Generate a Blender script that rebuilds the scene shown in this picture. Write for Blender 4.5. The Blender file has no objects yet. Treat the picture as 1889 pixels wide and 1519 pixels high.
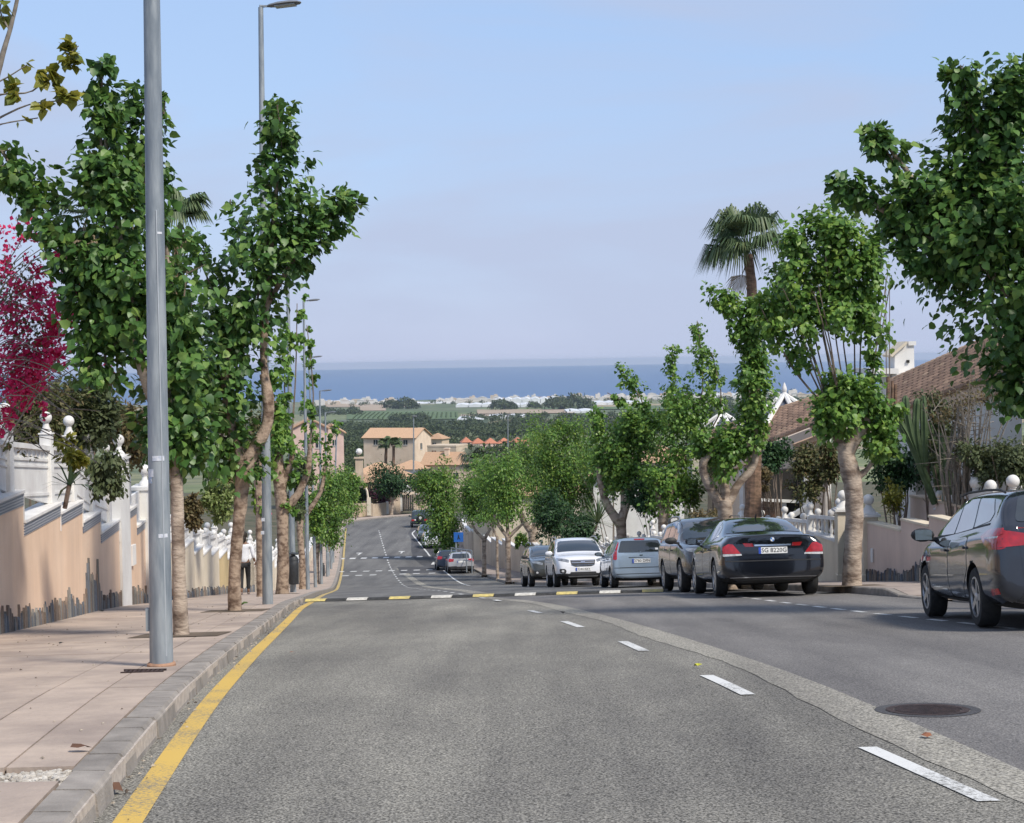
import bpy, bmesh, math, random
import numpy as np
from mathutils import Vector, Matrix
from mathutils.bvhtree import BVHTree
random.seed(7); np.random.seed(7)
scene = bpy.context.scene
COL = scene.collection
R_ = math.radians
# ------------------------------------------------------------------ camera, sky, sun, exposure
F = 3000.0
PITCH = math.atan((759.5 - 666) / F); ROLL = R_(0.95)
cam_d = bpy.data.cameras.new('camera'); cam = bpy.data.objects.new('camera', cam_d); COL.objects.link(cam)
scene.camera = cam
cam_d.sensor_width = 36; cam_d.lens = 36 * F / 1889; cam_d.clip_start = 0.2; cam_d.clip_end = 60000
r0 = Vector((1, 0, 0)); u0 = Vector((0, math.sin(PITCH), math.cos(PITCH))); fw = Vector((0, math.cos(PITCH), -math.sin(PITCH)))
cr = r0 * math.cos(ROLL) - u0 * math.sin(ROLL); cu = u0 * math.cos(ROLL) + r0 * math.sin(ROLL)
cam.matrix_world = Matrix(((cr.x, cu.x, -fw.x, 0), (cr.y, cu.y, -fw.y, 0), (cr.z, cu.z, -fw.z, 0), (0, 0, 0, 1)))

SUN_EL, SUN_AZ = R_(49), R_(134)          # azimuth clockwise from +Y: behind the camera on the right
world = bpy.data.worlds.new('World'); scene.world = world; world.use_nodes = True
wn, wl = world.node_tree.nodes, world.node_tree.links
wn.clear()
w_out = wn.new('ShaderNodeOutputWorld'); w_bg = wn.new('ShaderNodeBackground'); w_bg.inputs[1].default_value = 0.066
sky = wn.new('ShaderNodeTexSky'); sky.sky_type = 'NISHITA'; sky.sun_disc = False
sky.sun_elevation = SUN_EL; sky.sun_rotation = SUN_AZ; sky.altitude = 100; sky.air_density = 1.0; sky.dust_density = 0.0; sky.ozone_density = 1.5
# thin high veil of cloud, stretched along the horizon
w_tc = wn.new('ShaderNodeTexCoord'); w_mp = wn.new('ShaderNodeMapping'); w_mp.inputs['Scale'].default_value = (2.0, 2.0, 8.0); w_mp.inputs['Rotation'].default_value = (0.10, -0.16, 0.4); w_mp.inputs['Location'].default_value = (3.1, 1.7, 0.6)
w_ns = wn.new('ShaderNodeTexNoise'); w_ns.inputs['Scale'].default_value = 1.1; w_ns.inputs['Detail'].default_value = 6; w_ns.inputs['Roughness'].default_value = 0.5; w_ns.inputs['Distortion'].default_value = 0.5
w_rp = wn.new('ShaderNodeValToRGB'); w_rp.color_ramp.elements[0].position = 0.42; w_rp.color_ramp.elements[1].position = 0.58
w_rp.color_ramp.elements[0].color = (0, 0, 0, 1); w_rp.color_ramp.elements[1].color = (1, 1, 1, 1)
w_tint = wn.new('ShaderNodeMix'); w_tint.data_type = 'RGBA'; w_tint.blend_type = 'MULTIPLY'; w_tint.inputs[0].default_value = 1; w_tint.inputs[7].default_value = (1.75, 1.36, 1.10, 1)
w_mul = wn.new('ShaderNodeMath'); w_mul.operation = 'MULTIPLY'; w_mul.inputs[1].default_value = 0.8
w_mix = wn.new('ShaderNodeMix'); w_mix.data_type = 'RGBA'; w_mix.inputs[7].default_value = (2.55, 2.9, 3.85, 1)
wl.new(w_tc.outputs['Generated'], w_mp.inputs[0]); wl.new(w_mp.outputs[0], w_ns.inputs[0]); wl.new(w_ns.outputs[0], w_rp.inputs[0])
wl.new(sky.outputs[0], w_tint.inputs[6]); wl.new(w_rp.outputs[0], w_mul.inputs[0]); wl.new(w_mul.outputs[0], w_mix.inputs[0]); wl.new(w_tint.outputs[2], w_mix.inputs[6])
w_sx = wn.new('ShaderNodeSeparateXYZ'); w_mr = wn.new('ShaderNodeMapRange'); w_mr.inputs[1].default_value = -0.02; w_mr.inputs[2].default_value = 0.95; w_mr.inputs[3].default_value = 0.92; w_mr.inputs[4].default_value = 0.0
w_hz = wn.new('ShaderNodeMix'); w_hz.data_type = 'RGBA'; w_hz.inputs[7].default_value = (1.18, 2.08, 3.85, 1)
wl.new(w_tc.outputs['Generated'], w_sx.inputs[0]); wl.new(w_sx.outputs[2], w_mr.inputs[0]); wl.new(w_mr.outputs[0], w_hz.inputs[0]); wl.new(w_tint.outputs[2], w_hz.inputs[6]); wl.new(w_hz.outputs[2], w_mix.inputs[6])
wl.new(w_mix.outputs[2], w_bg.inputs[0]); wl.new(w_bg.outputs[0], w_out.inputs[0])

sun_d = bpy.data.lights.new('sun', 'SUN'); sun = bpy.data.objects.new('sun', sun_d); COL.objects.link(sun)
sun_d.energy = 1.5; sun_d.angle = R_(10); sun_d.color = (1.0, 0.93, 0.82)
sdir = Vector((math.sin(SUN_AZ) * math.cos(SUN_EL), math.cos(SUN_AZ) * math.cos(SUN_EL), math.sin(SUN_EL)))
sun.rotation_euler = (-sdir).to_track_quat('-Z', 'Y').to_euler()
scene.view_settings.view_transform = 'Standard'; scene.view_settings.look = 'None'
scene.view_settings.gamma = 1; scene.view_settings.exposure = 1.6; scene.view_settings.use_curve_mapping = False
scene.cycles.max_bounces = 6; scene.cycles.transparent_max_bounces = 8; scene.cycles.use_adaptive_sampling = True

# ------------------------------------------------------------------ photograph pixel -> place
def ray(px, py):
    v = cr * ((px - 944.5) / F) - cu * ((py - 759.5) / F) + fw
    return v / v.y
def U(px, py, Y): return ray(px, py) * Y
HT = [(-60, -1.5), (-30, -.15), (-10, .97), (0, 1.58), (7, 2.03), (12, 2.42), (15, 2.74), (17.3, 3.0), (20, 3.32), (25, 3.91), (30, 4.49), (37, 5.4), (50, 7.1), (70, 9.8),
      (90, 12.4), (110, 14.4), (125, 15.6), (145, 16.6), (172, 17.7), (200, 18.9), (230, 20.2), (330, 25.5), (500, 34), (800, 46.5), (1000, 55.5),
      (1500, 75), (2000, 88), (3000, 98), (4000, 105), (4600, 109.3), (5200, 112), (9000, 113)]
_hx = np.array([a for a, b in HT], float); _hy = np.array([b for a, b in HT], float)
_sl = np.gradient(_hy, _hx)
_dx = np.concatenate([np.arange(-60, 260, .25), np.arange(260, 9000, 5)])
def _herm(x):
    i = np.clip(np.searchsorted(_hx, x) - 1, 0, len(_hx) - 2); h = _hx[i+1] - _hx[i]; t = (x - _hx[i]) / h
    return ((2*t**3-3*t**2+1)*_hy[i] + (t**3-2*t**2+t)*h*_sl[i] + (-2*t**3+3*t**2)*_hy[i+1] + (t**3-t**2)*h*_sl[i+1])
_dy = _herm(_dx)
def XC(y): return 2.85 - .1 * y
def gz(x, y):
    s = max(-15, min(15, x - XC(y))) if y < 230 else 0
    if y > 190 and y < 230: s *= (230 - y) / 40
    return -float(np.interp(y - .1 * s, _dx, _dy))
def hit(px, py, off=0.0):
    v = ray(px, py); a = 4.0; b = None; y = 4.0
    while y < 8000:
        if v.z * y < gz(v.x * y, y) + off: b = y; break
        a = y; y *= 1.02
    if b is None: return v * 4600
    for _ in range(30):
        m = (a + b) / 2
        if v.z * m < gz(v.x * m, m) + off: b = m
        else: a = m
    return v * b
def interp(tab, y):
    return float(np.interp(y, [a for a, b in tab], [b for a, b in tab]))

# ------------------------------------------------------------------ materials
MATS = {}
def nodes(m): return m.node_tree.nodes, m.node_tree.links
def M(name, c, c2=None, rough=.8, scale=4., bump=0., bscale=None, metal=0., coat=0., spec=.4, mixlo=.35, mixhi=.65, detail=5, rnd=0., stretch=None, trans=0., dirt=0., ior=None):
    """procedural material: base colour c broken up towards c2 by noise, with relief and per-object variation"""
    if name in MATS: return MATS[name]
    m = bpy.data.materials.new(name); m.use_nodes = True; n, l = nodes(m)
    b = n['Principled BSDF']; b.inputs['Roughness'].default_value = rough; b.inputs['Metallic'].default_value = metal
    b.inputs['Specular IOR Level'].default_value = spec; b.inputs['Coat Weight'].default_value = coat; b.inputs['Coat Roughness'].default_value = .04
    tc = n.new('ShaderNodeTexCoord'); mp = n.new('ShaderNodeMapping'); l.new(tc.outputs['Object'], mp.inputs[0])
    if stretch: mp.inputs['Scale'].default_value = stretch
    if c2 is None: c2 = tuple(x * .82 for x in c)
    ns = n.new('ShaderNodeTexNoise'); ns.inputs['Scale'].default_value = scale; ns.inputs['Detail'].default_value = detail
    l.new(mp.outputs[0], ns.inputs[0])
    rp = n.new('ShaderNodeValToRGB'); rp.color_ramp.elements[0].position = mixlo; rp.color_ramp.elements[1].position = mixhi
    rp.color_ramp.elements[0].color = (*c2, 1); rp.color_ramp.elements[1].color = (*c, 1)
    l.new(ns.outputs[0], rp.inputs[0]); out = rp.outputs[0]
    if dirt:
        n2 = n.new('ShaderNodeTexNoise'); n2.inputs['Scale'].default_value = .7; n2.inputs['Detail'].default_value = 6; n2.inputs['Roughness'].default_value = .7
        m2 = n.new('ShaderNodeMapping'); m2.inputs['Scale'].default_value = (1.6, 1.6, .25); l.new(tc.outputs['Object'], m2.inputs[0]); l.new(m2.outputs[0], n2.inputs[0])
        r2 = n.new('ShaderNodeValToRGB'); r2.color_ramp.elements[0].position = .4; r2.color_ramp.elements[1].position = .62
        r2.color_ramp.elements[0].color = (1 - dirt, 1 - dirt, 1 - dirt * .9, 1); r2.color_ramp.elements[1].color = (1, 1, 1, 1)
        mx = n.new('ShaderNodeMix'); mx.data_type = 'RGBA'; mx.blend_type = 'MULTIPLY'; mx.inputs[0].default_value = 1
        l.new(n2.outputs[0], r2.inputs[0]); l.new(out, mx.inputs[6]); l.new(r2.outputs[0], mx.inputs[7]); out = mx.outputs[2]
    if rnd:
        oi = n.new('ShaderNodeObjectInfo'); hs = n.new('ShaderNodeHueSaturation')
        mr = n.new('ShaderNodeMapRange'); mr.inputs[3].default_value = 1 - rnd; mr.inputs[4].default_value = 1 + rnd
        l.new(oi.outputs['Random'], mr.inputs[0]); l.new(mr.outputs[0], hs.inputs['Value']); l.new(out, hs.inputs['Color']); out = hs.outputs[0]
    l.new(out, b.inputs['Base Color'])
    if bump:
        nb = n.new('ShaderNodeTexNoise'); nb.inputs['Scale'].default_value = bscale or scale * 6; nb.inputs['Detail'].default_value = 6; l.new(mp.outputs[0], nb.inputs[0])
        bp = n.new('ShaderNodeBump'); bp.inputs['Strength'].default_value = bump; bp.inputs['Distance'].default_value = .02
        l.new(nb.outputs[0], bp.inputs['Height']); l.new(bp.outputs[0], b.inputs['Normal'])
    MATS[name] = m; return m
def leafmat(name, cols, rough=.42, trans=.3, spec=.35):
    if name in MATS: return MATS[name]
    m = bpy.data.materials.new(name); m.use_nodes = True; n, l = nodes(m); b = n['Principled BSDF']
    b.inputs['Roughness'].default_value = rough; b.inputs['Specular IOR Level'].default_value = spec
    g = n.new('ShaderNodeNewGeometry'); oi = n.new('ShaderNodeObjectInfo'); ad = n.new('ShaderNodeMath'); ad.operation = 'ADD'
    fr = n.new('ShaderNodeMath'); fr.operation = 'FRACT'
    l.new(g.outputs['Random Per Island'], ad.inputs[0]); l.new(oi.outputs['Random'], ad.inputs[1]); l.new(ad.outputs[0], fr.inputs[0])
    tc = n.new('ShaderNodeTexCoord'); ns = n.new('ShaderNodeTexNoise'); ns.inputs['Scale'].default_value = 1.3; ns.inputs['Detail'].default_value = 2
    l.new(tc.outputs['Object'], ns.inputs[0])
    mx = n.new('ShaderNodeMix'); mx.data_type = 'FLOAT'; mx.inputs[0].default_value = .4; l.new(fr.outputs[0], mx.inputs[2]); l.new(ns.outputs[0], mx.inputs[3])
    rp = n.new('ShaderNodeValToRGB'); e = rp.color_ramp.elements
    for i, c in enumerate(cols):
        p = .12 + .76 * i / max(1, len(cols) - 1)
        if i < 2: e[i].position = p; e[i].color = (*c, 1)
        else: x = e.new(p); x.color = (*c, 1)
    l.new(mx.outputs[0], rp.inputs[0]); l.new(rp.outputs[0], b.inputs['Base Color'])
    tr = n.new('ShaderNodeBsdfTranslucent'); hs = n.new('ShaderNodeHueSaturation'); hs.inputs['Value'].default_value = 1.5; hs.inputs['Hue'].default_value = .485
    l.new(rp.outputs[0], hs.inputs['Color']); l.new(hs.outputs[0], tr.inputs[0])
    ms = n.new('ShaderNodeMixShader'); ms.inputs[0].default_value = trans
    l.new(b.outputs[0], ms.inputs[1]); l.new(tr.outputs[0], ms.inputs[2]); l.new(ms.outputs[0], n['Material Output'].inputs[0])
    MATS[name] = m; return m

# ------------------------------------------------------------------ mesh building
ORG = {}
def org(o): return ORG.get(o.name, Vector((0, 0, 0))) if o else Vector((0, 0, 0))
def tag(o, label=None, cat=None, group=None, kind=None):
    if label: o['label'] = label
    if cat: o['category'] = cat
    if group: o['group'] = group
    if kind: o['kind'] = kind
    return o
def thing(name, label, cat, loc=(0, 0, 0), group=None):
    o = bpy.data.objects.new(name, None); COL.objects.link(o); o.location = loc; o.empty_display_size = .2
    ORG[o.name] = Vector(loc); return tag(o, label, cat, group)
def link(name, me, parent=None, mat=None):
    o = bpy.data.objects.new(name, me); COL.objects.link(o)
    if mat and not me.materials: me.materials.append(mat)
    if parent: o.parent = parent; ORG[o.name] = org(parent)
    return o
def copy_thing(root):
    """copy a thing with its parts and sub-parts"""
    c = root.copy(); COL.objects.link(c)
    for ch in list(root.children):
        d = ch.copy(); COL.objects.link(d); d.parent = c
        for g in list(ch.children):
            e = g.copy(); COL.objects.link(e); e.parent = d
    return c
class MB:
    def __init__(s): s.v = []; s.f = []
    def add(s, vs, fs):
        k = len(s.v); s.v += [tuple(v) for v in vs]; s.f += [tuple(i + k for i in f) for f in fs]; return s
    def box(s, c, d, rz=0., m=None):
        x, y, z = d[0] / 2, d[1] / 2, d[2] / 2; R = m or Matrix.Rotation(rz, 3, 'Z'); c = Vector(c)
        vs = [c + R @ Vector((a * x, b * y, e * z)) for a in (-1, 1) for b in (-1, 1) for e in (-1, 1)]
        return s.add(vs, [(0, 1, 3, 2), (4, 6, 7, 5), (0, 4, 5, 1), (2, 3, 7, 6), (0, 2, 6, 4), (1, 5, 7, 3)])
    def tube(s, pts, rad, n=8, cap=True, wob=0.):
        pts = [Vector(p) for p in pts]; k = len(pts)
        if not isinstance(rad, (list, tuple)): rad = [rad] * k
        vs = []; up = Vector((0, 0, 1)); ref = Vector((1, 0, 0))
        for i, p in enumerate(pts):
            t = (pts[min(i + 1, k - 1)] - pts[max(i - 1, 0)]).normalized()
            a = t.cross(ref)
            if a.length < .2: a = t.cross(Vector((0, 1, 0)))
            a.normalize(); b = t.cross(a)
            for j in range(n):
                th = 2 * math.pi * j / n; rr = rad[i] * (1 + (random.uniform(-wob, wob) if wob else 0))
                vs.append(p + a * math.cos(th) * rr + b * math.sin(th) * rr)
        fs = [(i * n + j, i * n + (j + 1) % n, (i + 1) * n + (j + 1) % n, (i + 1) * n + j) for i in range(k - 1) for j in range(n)]
        if cap: fs += [tuple(range(n))[::-1], tuple((k - 1) * n + j for j in range(n))]
        return s.add(vs, fs)
    def lathe(s, prof, n=12, c=(0, 0, 0), axis='z'):
        vs = []; k = len(prof)
        for r, z in prof:
            for j in range(n):
                th = 2 * math.pi * j / n; x, y = r * math.cos(th), r * math.sin(th)
                vs.append((c[0] + x, c[1] + y, c[2] + z) if axis == 'z' else (c[0] + z, c[1] + x, c[2] + y))
        fs = [(i * n + j, i * n + (j + 1) % n, (i + 1) * n + (j + 1) % n, (i + 1) * n + j) for i in range(k - 1) for j in range(n)]
        fs += [tuple(range(n))[::-1], tuple((k - 1) * n + j for j in range(n))]
        return s.add(vs, fs)
    def prism(s, poly, dirv):
        """polygon (3D points) pushed along dirv"""
        n = len(poly); d = Vector(dirv); a = [Vector(p) for p in poly]; b = [p + d for p in a]
        return s.add(a + b, [tuple(range(n))[::-1], tuple(n + i for i in range(n))] + [(i, (i + 1) % n, n + (i + 1) % n, n + i) for i in range(n)])
    def sphere(s, c, r, n=10, m=6, sc=(1, 1, 1)):
        prof = [(math.sin(math.pi * i / m) * r, -math.cos(math.pi * i / m) * r) for i in range(m + 1)]
        prof[0] = (1e-4, -r); prof[-1] = (1e-4, r); k = len(s.v); s.lathe(prof, n)
        s.v[k:] = [(c[0] + x * sc[0], c[1] + y * sc[1], c[2] + z * sc[2]) for x, y, z in s.v[k:]]; return s
    def build(s, name, mat, parent=None, smooth=False, world=True, bevel=0.):
        o_ = org(parent) if world else Vector((0, 0, 0))
        me = bpy.data.meshes.new(name); me.from_pydata([(x - o_.x, y - o_.y, z - o_.z) for x, y, z in s.v], [], s.f)
        bm = bmesh.new(); bm.from_mesh(me); bmesh.ops.recalc_face_normals(bm, faces=bm.faces)
        if bevel: bmesh.ops.bevel(bm, geom=[e for e in bm.edges if len(e.link_faces) == 2 and e.calc_face_angle(0) > .6], offset=bevel, segments=1, affect='EDGES')
        bm.to_mesh(me); bm.free()
        if smooth:
            me.polygons.foreach_set('use_smooth', [True] * len(me.polygons))
            me.set_sharp_from_angle(angle=R_(42))
        return link(name, me, parent, mat)
def struct(o, kind='structure'): o['kind'] = kind; return o
def solo(o, label, cat, group=None): return tag(o, label, cat, group)
def recenter(o):
    """put a single-mesh thing's origin at its base"""
    me = o.data; n = len(me.vertices); a = np.empty(n * 3, np.float32); me.vertices.foreach_get('co', a); a = a.reshape(-1, 3)
    c = np.array([(a[:, 0].min() + a[:, 0].max()) / 2, (a[:, 1].min() + a[:, 1].max()) / 2, a[:, 2].min()], np.float32)
    me.vertices.foreach_set('co', (a - c).ravel()); me.update(); o.location = c.tolist(); return o
def smooth_path(pts, n=4):
    pts = [Vector(p) for p in pts]
    if len(pts) < 3: return pts
    out = []
    for i in range(len(pts) - 1):
        p0, p1, p2, p3 = pts[max(i - 1, 0)], pts[i], pts[i + 1], pts[min(i + 2, len(pts) - 1)]
        for k in range(n):
            t = k / n; out.append(.5 * ((2 * p1) + (p2 - p0) * t + (2 * p0 - 5 * p1 + 4 * p2 - p3) * t * t + (3 * p1 - p0 - 3 * p2 + p3) * t ** 3))
    out.append(pts[-1]); return out
def lerpl(l, k):
    return [float(np.interp(i / (k - 1), np.linspace(0, 1, len(l)), l)) for i in range(k)]

# ------------------------------------------------------------------ foliage
HEART = (np.array([(0, 0, 0), (-.40, .12, .05), (-.42, .52, .07), (0, 1.06, -.10), (.42, .52, .07), (.40, .12, .05), (0, .5, 0)], float), [(0, 1, 2, 6), (6, 2, 3), (0, 6, 4, 5), (6, 3, 4)])
SLIM = (np.array([(0, 0, 0), (-.26, .5, .06), (0, 1, -.05), (.26, .5, .06)], float), [(0, 1, 2), (0, 2, 3)])
PETAL = (np.array([(0, 0, 0), (-.5, .5, .15), (0, 1, 0), (.5, .5, .15)], float), [(0, 1, 2), (0, 2, 3)])
def frames(D, N):
    D = D / np.linalg.norm(D, axis=1, keepdims=True); X = np.cross(D, N); X /= (np.linalg.norm(X, axis=1, keepdims=True) + 1e-9); Z = np.cross(X, D)
    return X, D, Z
def leaves_mesh(name, P, D, N, S, tpl):
    T, fc = tpl; X, Y, Z = frames(D, N); n = len(P); k = len(T)
    V = P[:, None, :] + S[:, None, None] * (T[None, :, 0:1] * X[:, None, :] + T[None, :, 1:2] * Y[:, None, :] + T[None, :, 2:3] * Z[:, None, :])
    V = V.reshape(-1, 3); me = bpy.data.meshes.new(name)
    loops = np.concatenate([np.array([i for f in fc for i in f])[None, :] + (np.arange(n) * k)[:, None]], axis=0).ravel()
    lens = np.tile([len(f) for f in fc], n); starts = np.concatenate([[0], np.cumsum(lens)[:-1]])
    me.vertices.add(len(V)); me.vertices.foreach_set('co', V.astype(np.float32).ravel())
    me.loops.add(len(loops)); me.loops.foreach_set('vertex_index', loops.astype(np.int32))
    me.polygons.add(len(lens)); me.polygons.foreach_set('loop_start', starts.astype(np.int32)); me.polygons.foreach_set('loop_total', lens.astype(np.int32))
    me.update(); me.validate(); return me
_leaf_single = {}
def single_leaf(tpl, key, mat):
    if key not in _leaf_single:
        me = bpy.data.meshes.new('leaf'); me.from_pydata([tuple(v) for v in tpl[0]], [], tpl[1]); me.materials.append(mat); _leaf_single[key] = me
    return _leaf_single[key]
def sample_plume(path, r0_, r1_, n, clump=1.0):
    """random leaf positions round a branch path; returns P and outward vectors"""
    path = [Vector(p) for p in path]; seg = [(path[i + 1] - path[i]).length for i in range(len(path) - 1)]; tot = sum(seg) or 1
    nc = max(4, int(n / 14)); C = []; O = []
    ph = random.random() * 6; sprigs = [(random.random() * tot, Vector(np.random.normal(size=3)).normalized()) for _ in range(max(2, int(tot / max(r0_, .05) * 2.2)))]
    for _ in range(nc):
        sp = random.choice(sprigs) if random.random() < .2 else None
        t = sp[0] if sp else random.random() * tot; a = 0
        for i, s in enumerate(seg):
            if a + s >= t or i == len(seg) - 1: break
            a += s
        q = path[i].lerp(path[i + 1], min(1, (t - a) / (s or 1))); fr = t / tot; R = (r0_ + (r1_ - r0_) * fr) * (.72 + .42 * abs(math.sin(fr * tot / max(.1, (r0_ + r1_)) * 1.6 + ph)))
        d = Vector(np.random.normal(size=3)).normalized(); rr = R * random.random() ** .5 * (1.32 if random.random() < .14 else .94)
        if sp: d = sp[1]; d = Vector((d.x, d.y, d.z * .7 + .25)).normalized(); rr = R * random.uniform(.7, 1.55)
        C.append(q + d * rr); O.append(d * (rr / (R + 1e-6)))
    C = np.array([list(c) for c in C]); O = np.array([list(o) for o in O])
    idx = np.random.randint(0, nc, n); rad = (r0_ + r1_) / 2
    P = C[idx] + np.random.normal(size=(n, 3)) * rad * .24 * clump
    return P, O[idx]
def label_of(o): return o.get('label', '') if o else ''
def py_ok(t): return 'trailing' not in t and 'bare twigs' not in t
def foliage(name, parent, mat, plumes, size, tpl=HEART, droop=.7, up=.6, singles=0, jit=.45, single_key=None):
    """plumes: list of (path, r0, r1, n) in metres; one mesh of leaves, the nearest ones as leaf objects"""
    k_ = 2.2 if tpl is SLIM and name == 'crown' else (1.65 if name == 'crown' and mat.name == 'mulberry_leaf_dark' else (2.1 if name == 'crown' and len(plumes) > 2 else 1.5))
    if mat.name == 'bougainvillea_bract' or mat.name == 'yellowing_leaf': k_ = 1
    if name == 'leaves' and parent.name.split('.')[0] == 'shrub': k_ = 2.2 if py_ok(label_of(parent)) else 1.5
    plumes = [(p[0], p[1] * 1.0, p[2] * 1.0, int(p[3] * k_)) for p in plumes]
    Ps, Os = [], []
    for pl in plumes:
        P, O = sample_plume(*pl[:4]); Ps.append(P); Os.append(O)
    P = np.concatenate(Ps); O = np.concatenate(Os); n = len(P)
    D = O * .8 + np.random.normal(size=(n, 3)) * .55; D[:, 2] -= droop
    N = O * .8 + np.random.normal(size=(n, 3)) * .35; N[:, 2] += up
    S = size * np.random.uniform(1 - jit, 1 + jit, n); o_ = np.array(list(org(parent)))
    if singles:
        score = P[:, 1] - 1.5 * np.linalg.norm(O, axis=1) * .3 - S * 2; ordr = np.argsort(score); pick = ordr[:singles]; rest = ordr[singles:]
        X, Y, Z = frames(D[pick], N[pick]); me = single_leaf(tpl, single_key or mat.name, mat)
        for k, i in enumerate(pick):
            o = bpy.data.objects.new('leaf', me); COL.objects.link(o); o.parent = parent
            Mx = Matrix((tuple(X[k] * S[i]), tuple(Y[k] * S[i]), tuple(Z[k] * S[i]))).transposed().to_4x4(); Mx.translation = Vector(P[i] - o_)
            o.matrix_local = Mx
        P, D, N, S = P[rest], D[rest], N[rest], S[rest]
    me = leaves_mesh(name, P - o_, D, N, S, tpl); o = link(name, me, parent, mat); o['kind'] = 'stuff'; return o
# ------------------------------------------------------------------ ground materials
def asphalt(name, dark, light, lo=.42, hi=.62, sc=70, patch=.12):
    m = bpy.data.materials.new(name); m.use_nodes = True; n, l = nodes(m); b = n['Principled BSDF']; b.inputs['Roughness'].default_value = .9; b.inputs['Specular IOR Level'].default_value = .25
    tc = n.new('ShaderNodeTexCoord')
    a = n.new('ShaderNodeTexNoise'); a.inputs['Scale'].default_value = sc; a.inputs['Detail'].default_value = 2.5; a.inputs['Roughness'].default_value = .65
    v = n.new('ShaderNodeTexVoronoi'); v.inputs['Scale'].default_value = sc * 1.1
    g = n.new('ShaderNodeTexNoise'); g.inputs['Scale'].default_value = .55; g.inputs['Detail'].default_value = 7; g.inputs['Roughness'].default_value = .65
    mp = n.new('ShaderNodeMapping'); mp.inputs['Scale'].default_value = (1, .35, 1); mp.inputs['Rotation'].default_value = (0, 0, .1); l.new(tc.outputs['Object'], mp.inputs[0])
    l.new(tc.outputs['Object'], a.inputs[0]); l.new(tc.outputs['Object'], v.inputs[0]); l.new(mp.outputs[0], g.inputs[0])
    rp = n.new('ShaderNodeValToRGB'); rp.color_ramp.elements[0].position = lo; rp.color_ramp.elements[1].position = hi
    rp.color_ramp.elements[0].color = (*dark, 1); rp.color_ramp.elements[1].color = (*light, 1); l.new(a.outputs[0], rp.inputs[0])
    rv = n.new('ShaderNodeValToRGB'); rv.color_ramp.elements[0].color = (.78, .78, .8, 1); rv.color_ramp.elements[1].color = (1.2, 1.18, 1.14, 1)
    l.new(v.outputs['Color'], rv.inputs[0])
    m1 = n.new('ShaderNodeMix'); m1.data_type = 'RGBA'; m1.blend_type = 'MULTIPLY'; m1.inputs[0].default_value = 1; l.new(rp.outputs[0], m1.inputs[6]); l.new(rv.outputs[0], m1.inputs[7])
    rg = n.new('ShaderNodeValToRGB'); rg.color_ramp.elements[0].position = .34; rg.color_ramp.elements[1].position = .68
    rg.color_ramp.elements[0].color = (1 - patch * 2, 1 - patch * 2, 1 - patch * 1.8, 1); rg.color_ramp.elements[1].color = (1 + patch, 1 + patch, 1 + patch, 1); l.new(g.outputs[0], rg.inputs[0])
    m2 = n.new('ShaderNodeMix'); m2.data_type = 'RGBA'; m2.blend_type = 'MULTIPLY'; m2.inputs[0].default_value = 1; l.new(m1.outputs[2], m2.inputs[6]); l.new(rg.outputs[0], m2.inputs[7])
    tk = n.new('ShaderNodeTexNoise'); tk.inputs['Scale'].default_value = 1.1; tk.inputs['Detail'].default_value = 4; mt = n.new('ShaderNodeMapping'); mt.inputs['Scale'].default_value = (1.3, .035, 1); mt.inputs['Rotation'].default_value = (0, 0, .098); l.new(tc.outputs['Object'], mt.inputs[0]); l.new(mt.outputs[0], tk.inputs[0])
    rt = n.new('ShaderNodeValToRGB'); rt.color_ramp.elements[0].position = .36; rt.color_ramp.elements[1].position = .64; rt.color_ramp.elements[0].color = (.80, .80, .81, 1); rt.color_ramp.elements[1].color = (1.12, 1.12, 1.11, 1); l.new(tk.outputs[0], rt.inputs[0])
    m3 = n.new('ShaderNodeMix'); m3.data_type = 'RGBA'; m3.blend_type = 'MULTIPLY'; m3.inputs[0].default_value = 1; l.new(m2.outputs[2], m3.inputs[6]); l.new(rt.outputs[0], m3.inputs[7]); l.new(m3.outputs[2], b.inputs['Base Color'])
    bp = n.new('ShaderNodeBump'); bp.inputs['Strength'].default_value = .35; bp.inputs['Distance'].default_value = .012; l.new(a.outputs[0], bp.inputs['Height']); l.new(bp.outputs[0], b.inputs['Normal'])
    MATS[name] = m; return m
def paint(name, c, wear, sc=9):
    """road paint worn through to the asphalt in places"""
    m = bpy.data.materials.new(name); m.use_nodes = True; n, l = nodes(m); b = n['Principled BSDF']; b.inputs['Roughness'].default_value = .75
    tc = n.new('ShaderNodeTexCoord'); a = n.new('ShaderNodeTexNoise'); a.inputs['Scale'].default_value = sc * 5; a.inputs['Detail'].default_value = 8; a.inputs['Roughness'].default_value = .8
    g = n.new('ShaderNodeTexNoise'); g.inputs['Scale'].default_value = sc * .15; g.inputs['Detail'].default_value = 3
    l.new(tc.outputs['Object'], a.inputs[0]); l.new(tc.outputs['Object'], g.inputs[0])
    mx = n.new('ShaderNodeMath'); mx.operation = 'MULTIPLY_ADD'; mx.inputs[1].default_value = .7; l.new(a.outputs[0], mx.inputs[0])
    m3 = n.new('ShaderNodeMath'); m3.operation = 'MULTIPLY'; m3.inputs[1].default_value = .3; l.new(g.outputs[0], m3.inputs[0]); l.new(m3.outputs[0], mx.inputs[2])
    rp = n.new('ShaderNodeValToRGB'); rp.color_ramp.elements[0].position = wear - .04; rp.color_ramp.elements[1].position = wear + .06
    rp.color_ramp.elements[0].color = (.16, .155, .14, 1); rp.color_ramp.elements[1].color = (*c, 1); l.new(mx.outputs[0], rp.inputs[0]); l.new(rp.outputs[0], b.inputs['Base Color'])
    MATS[name] = m; return m
A_OLD = asphalt('old_asphalt', (.075, .072, .062), (.37, .355, .31), .40, .62, 76, .15)
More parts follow.
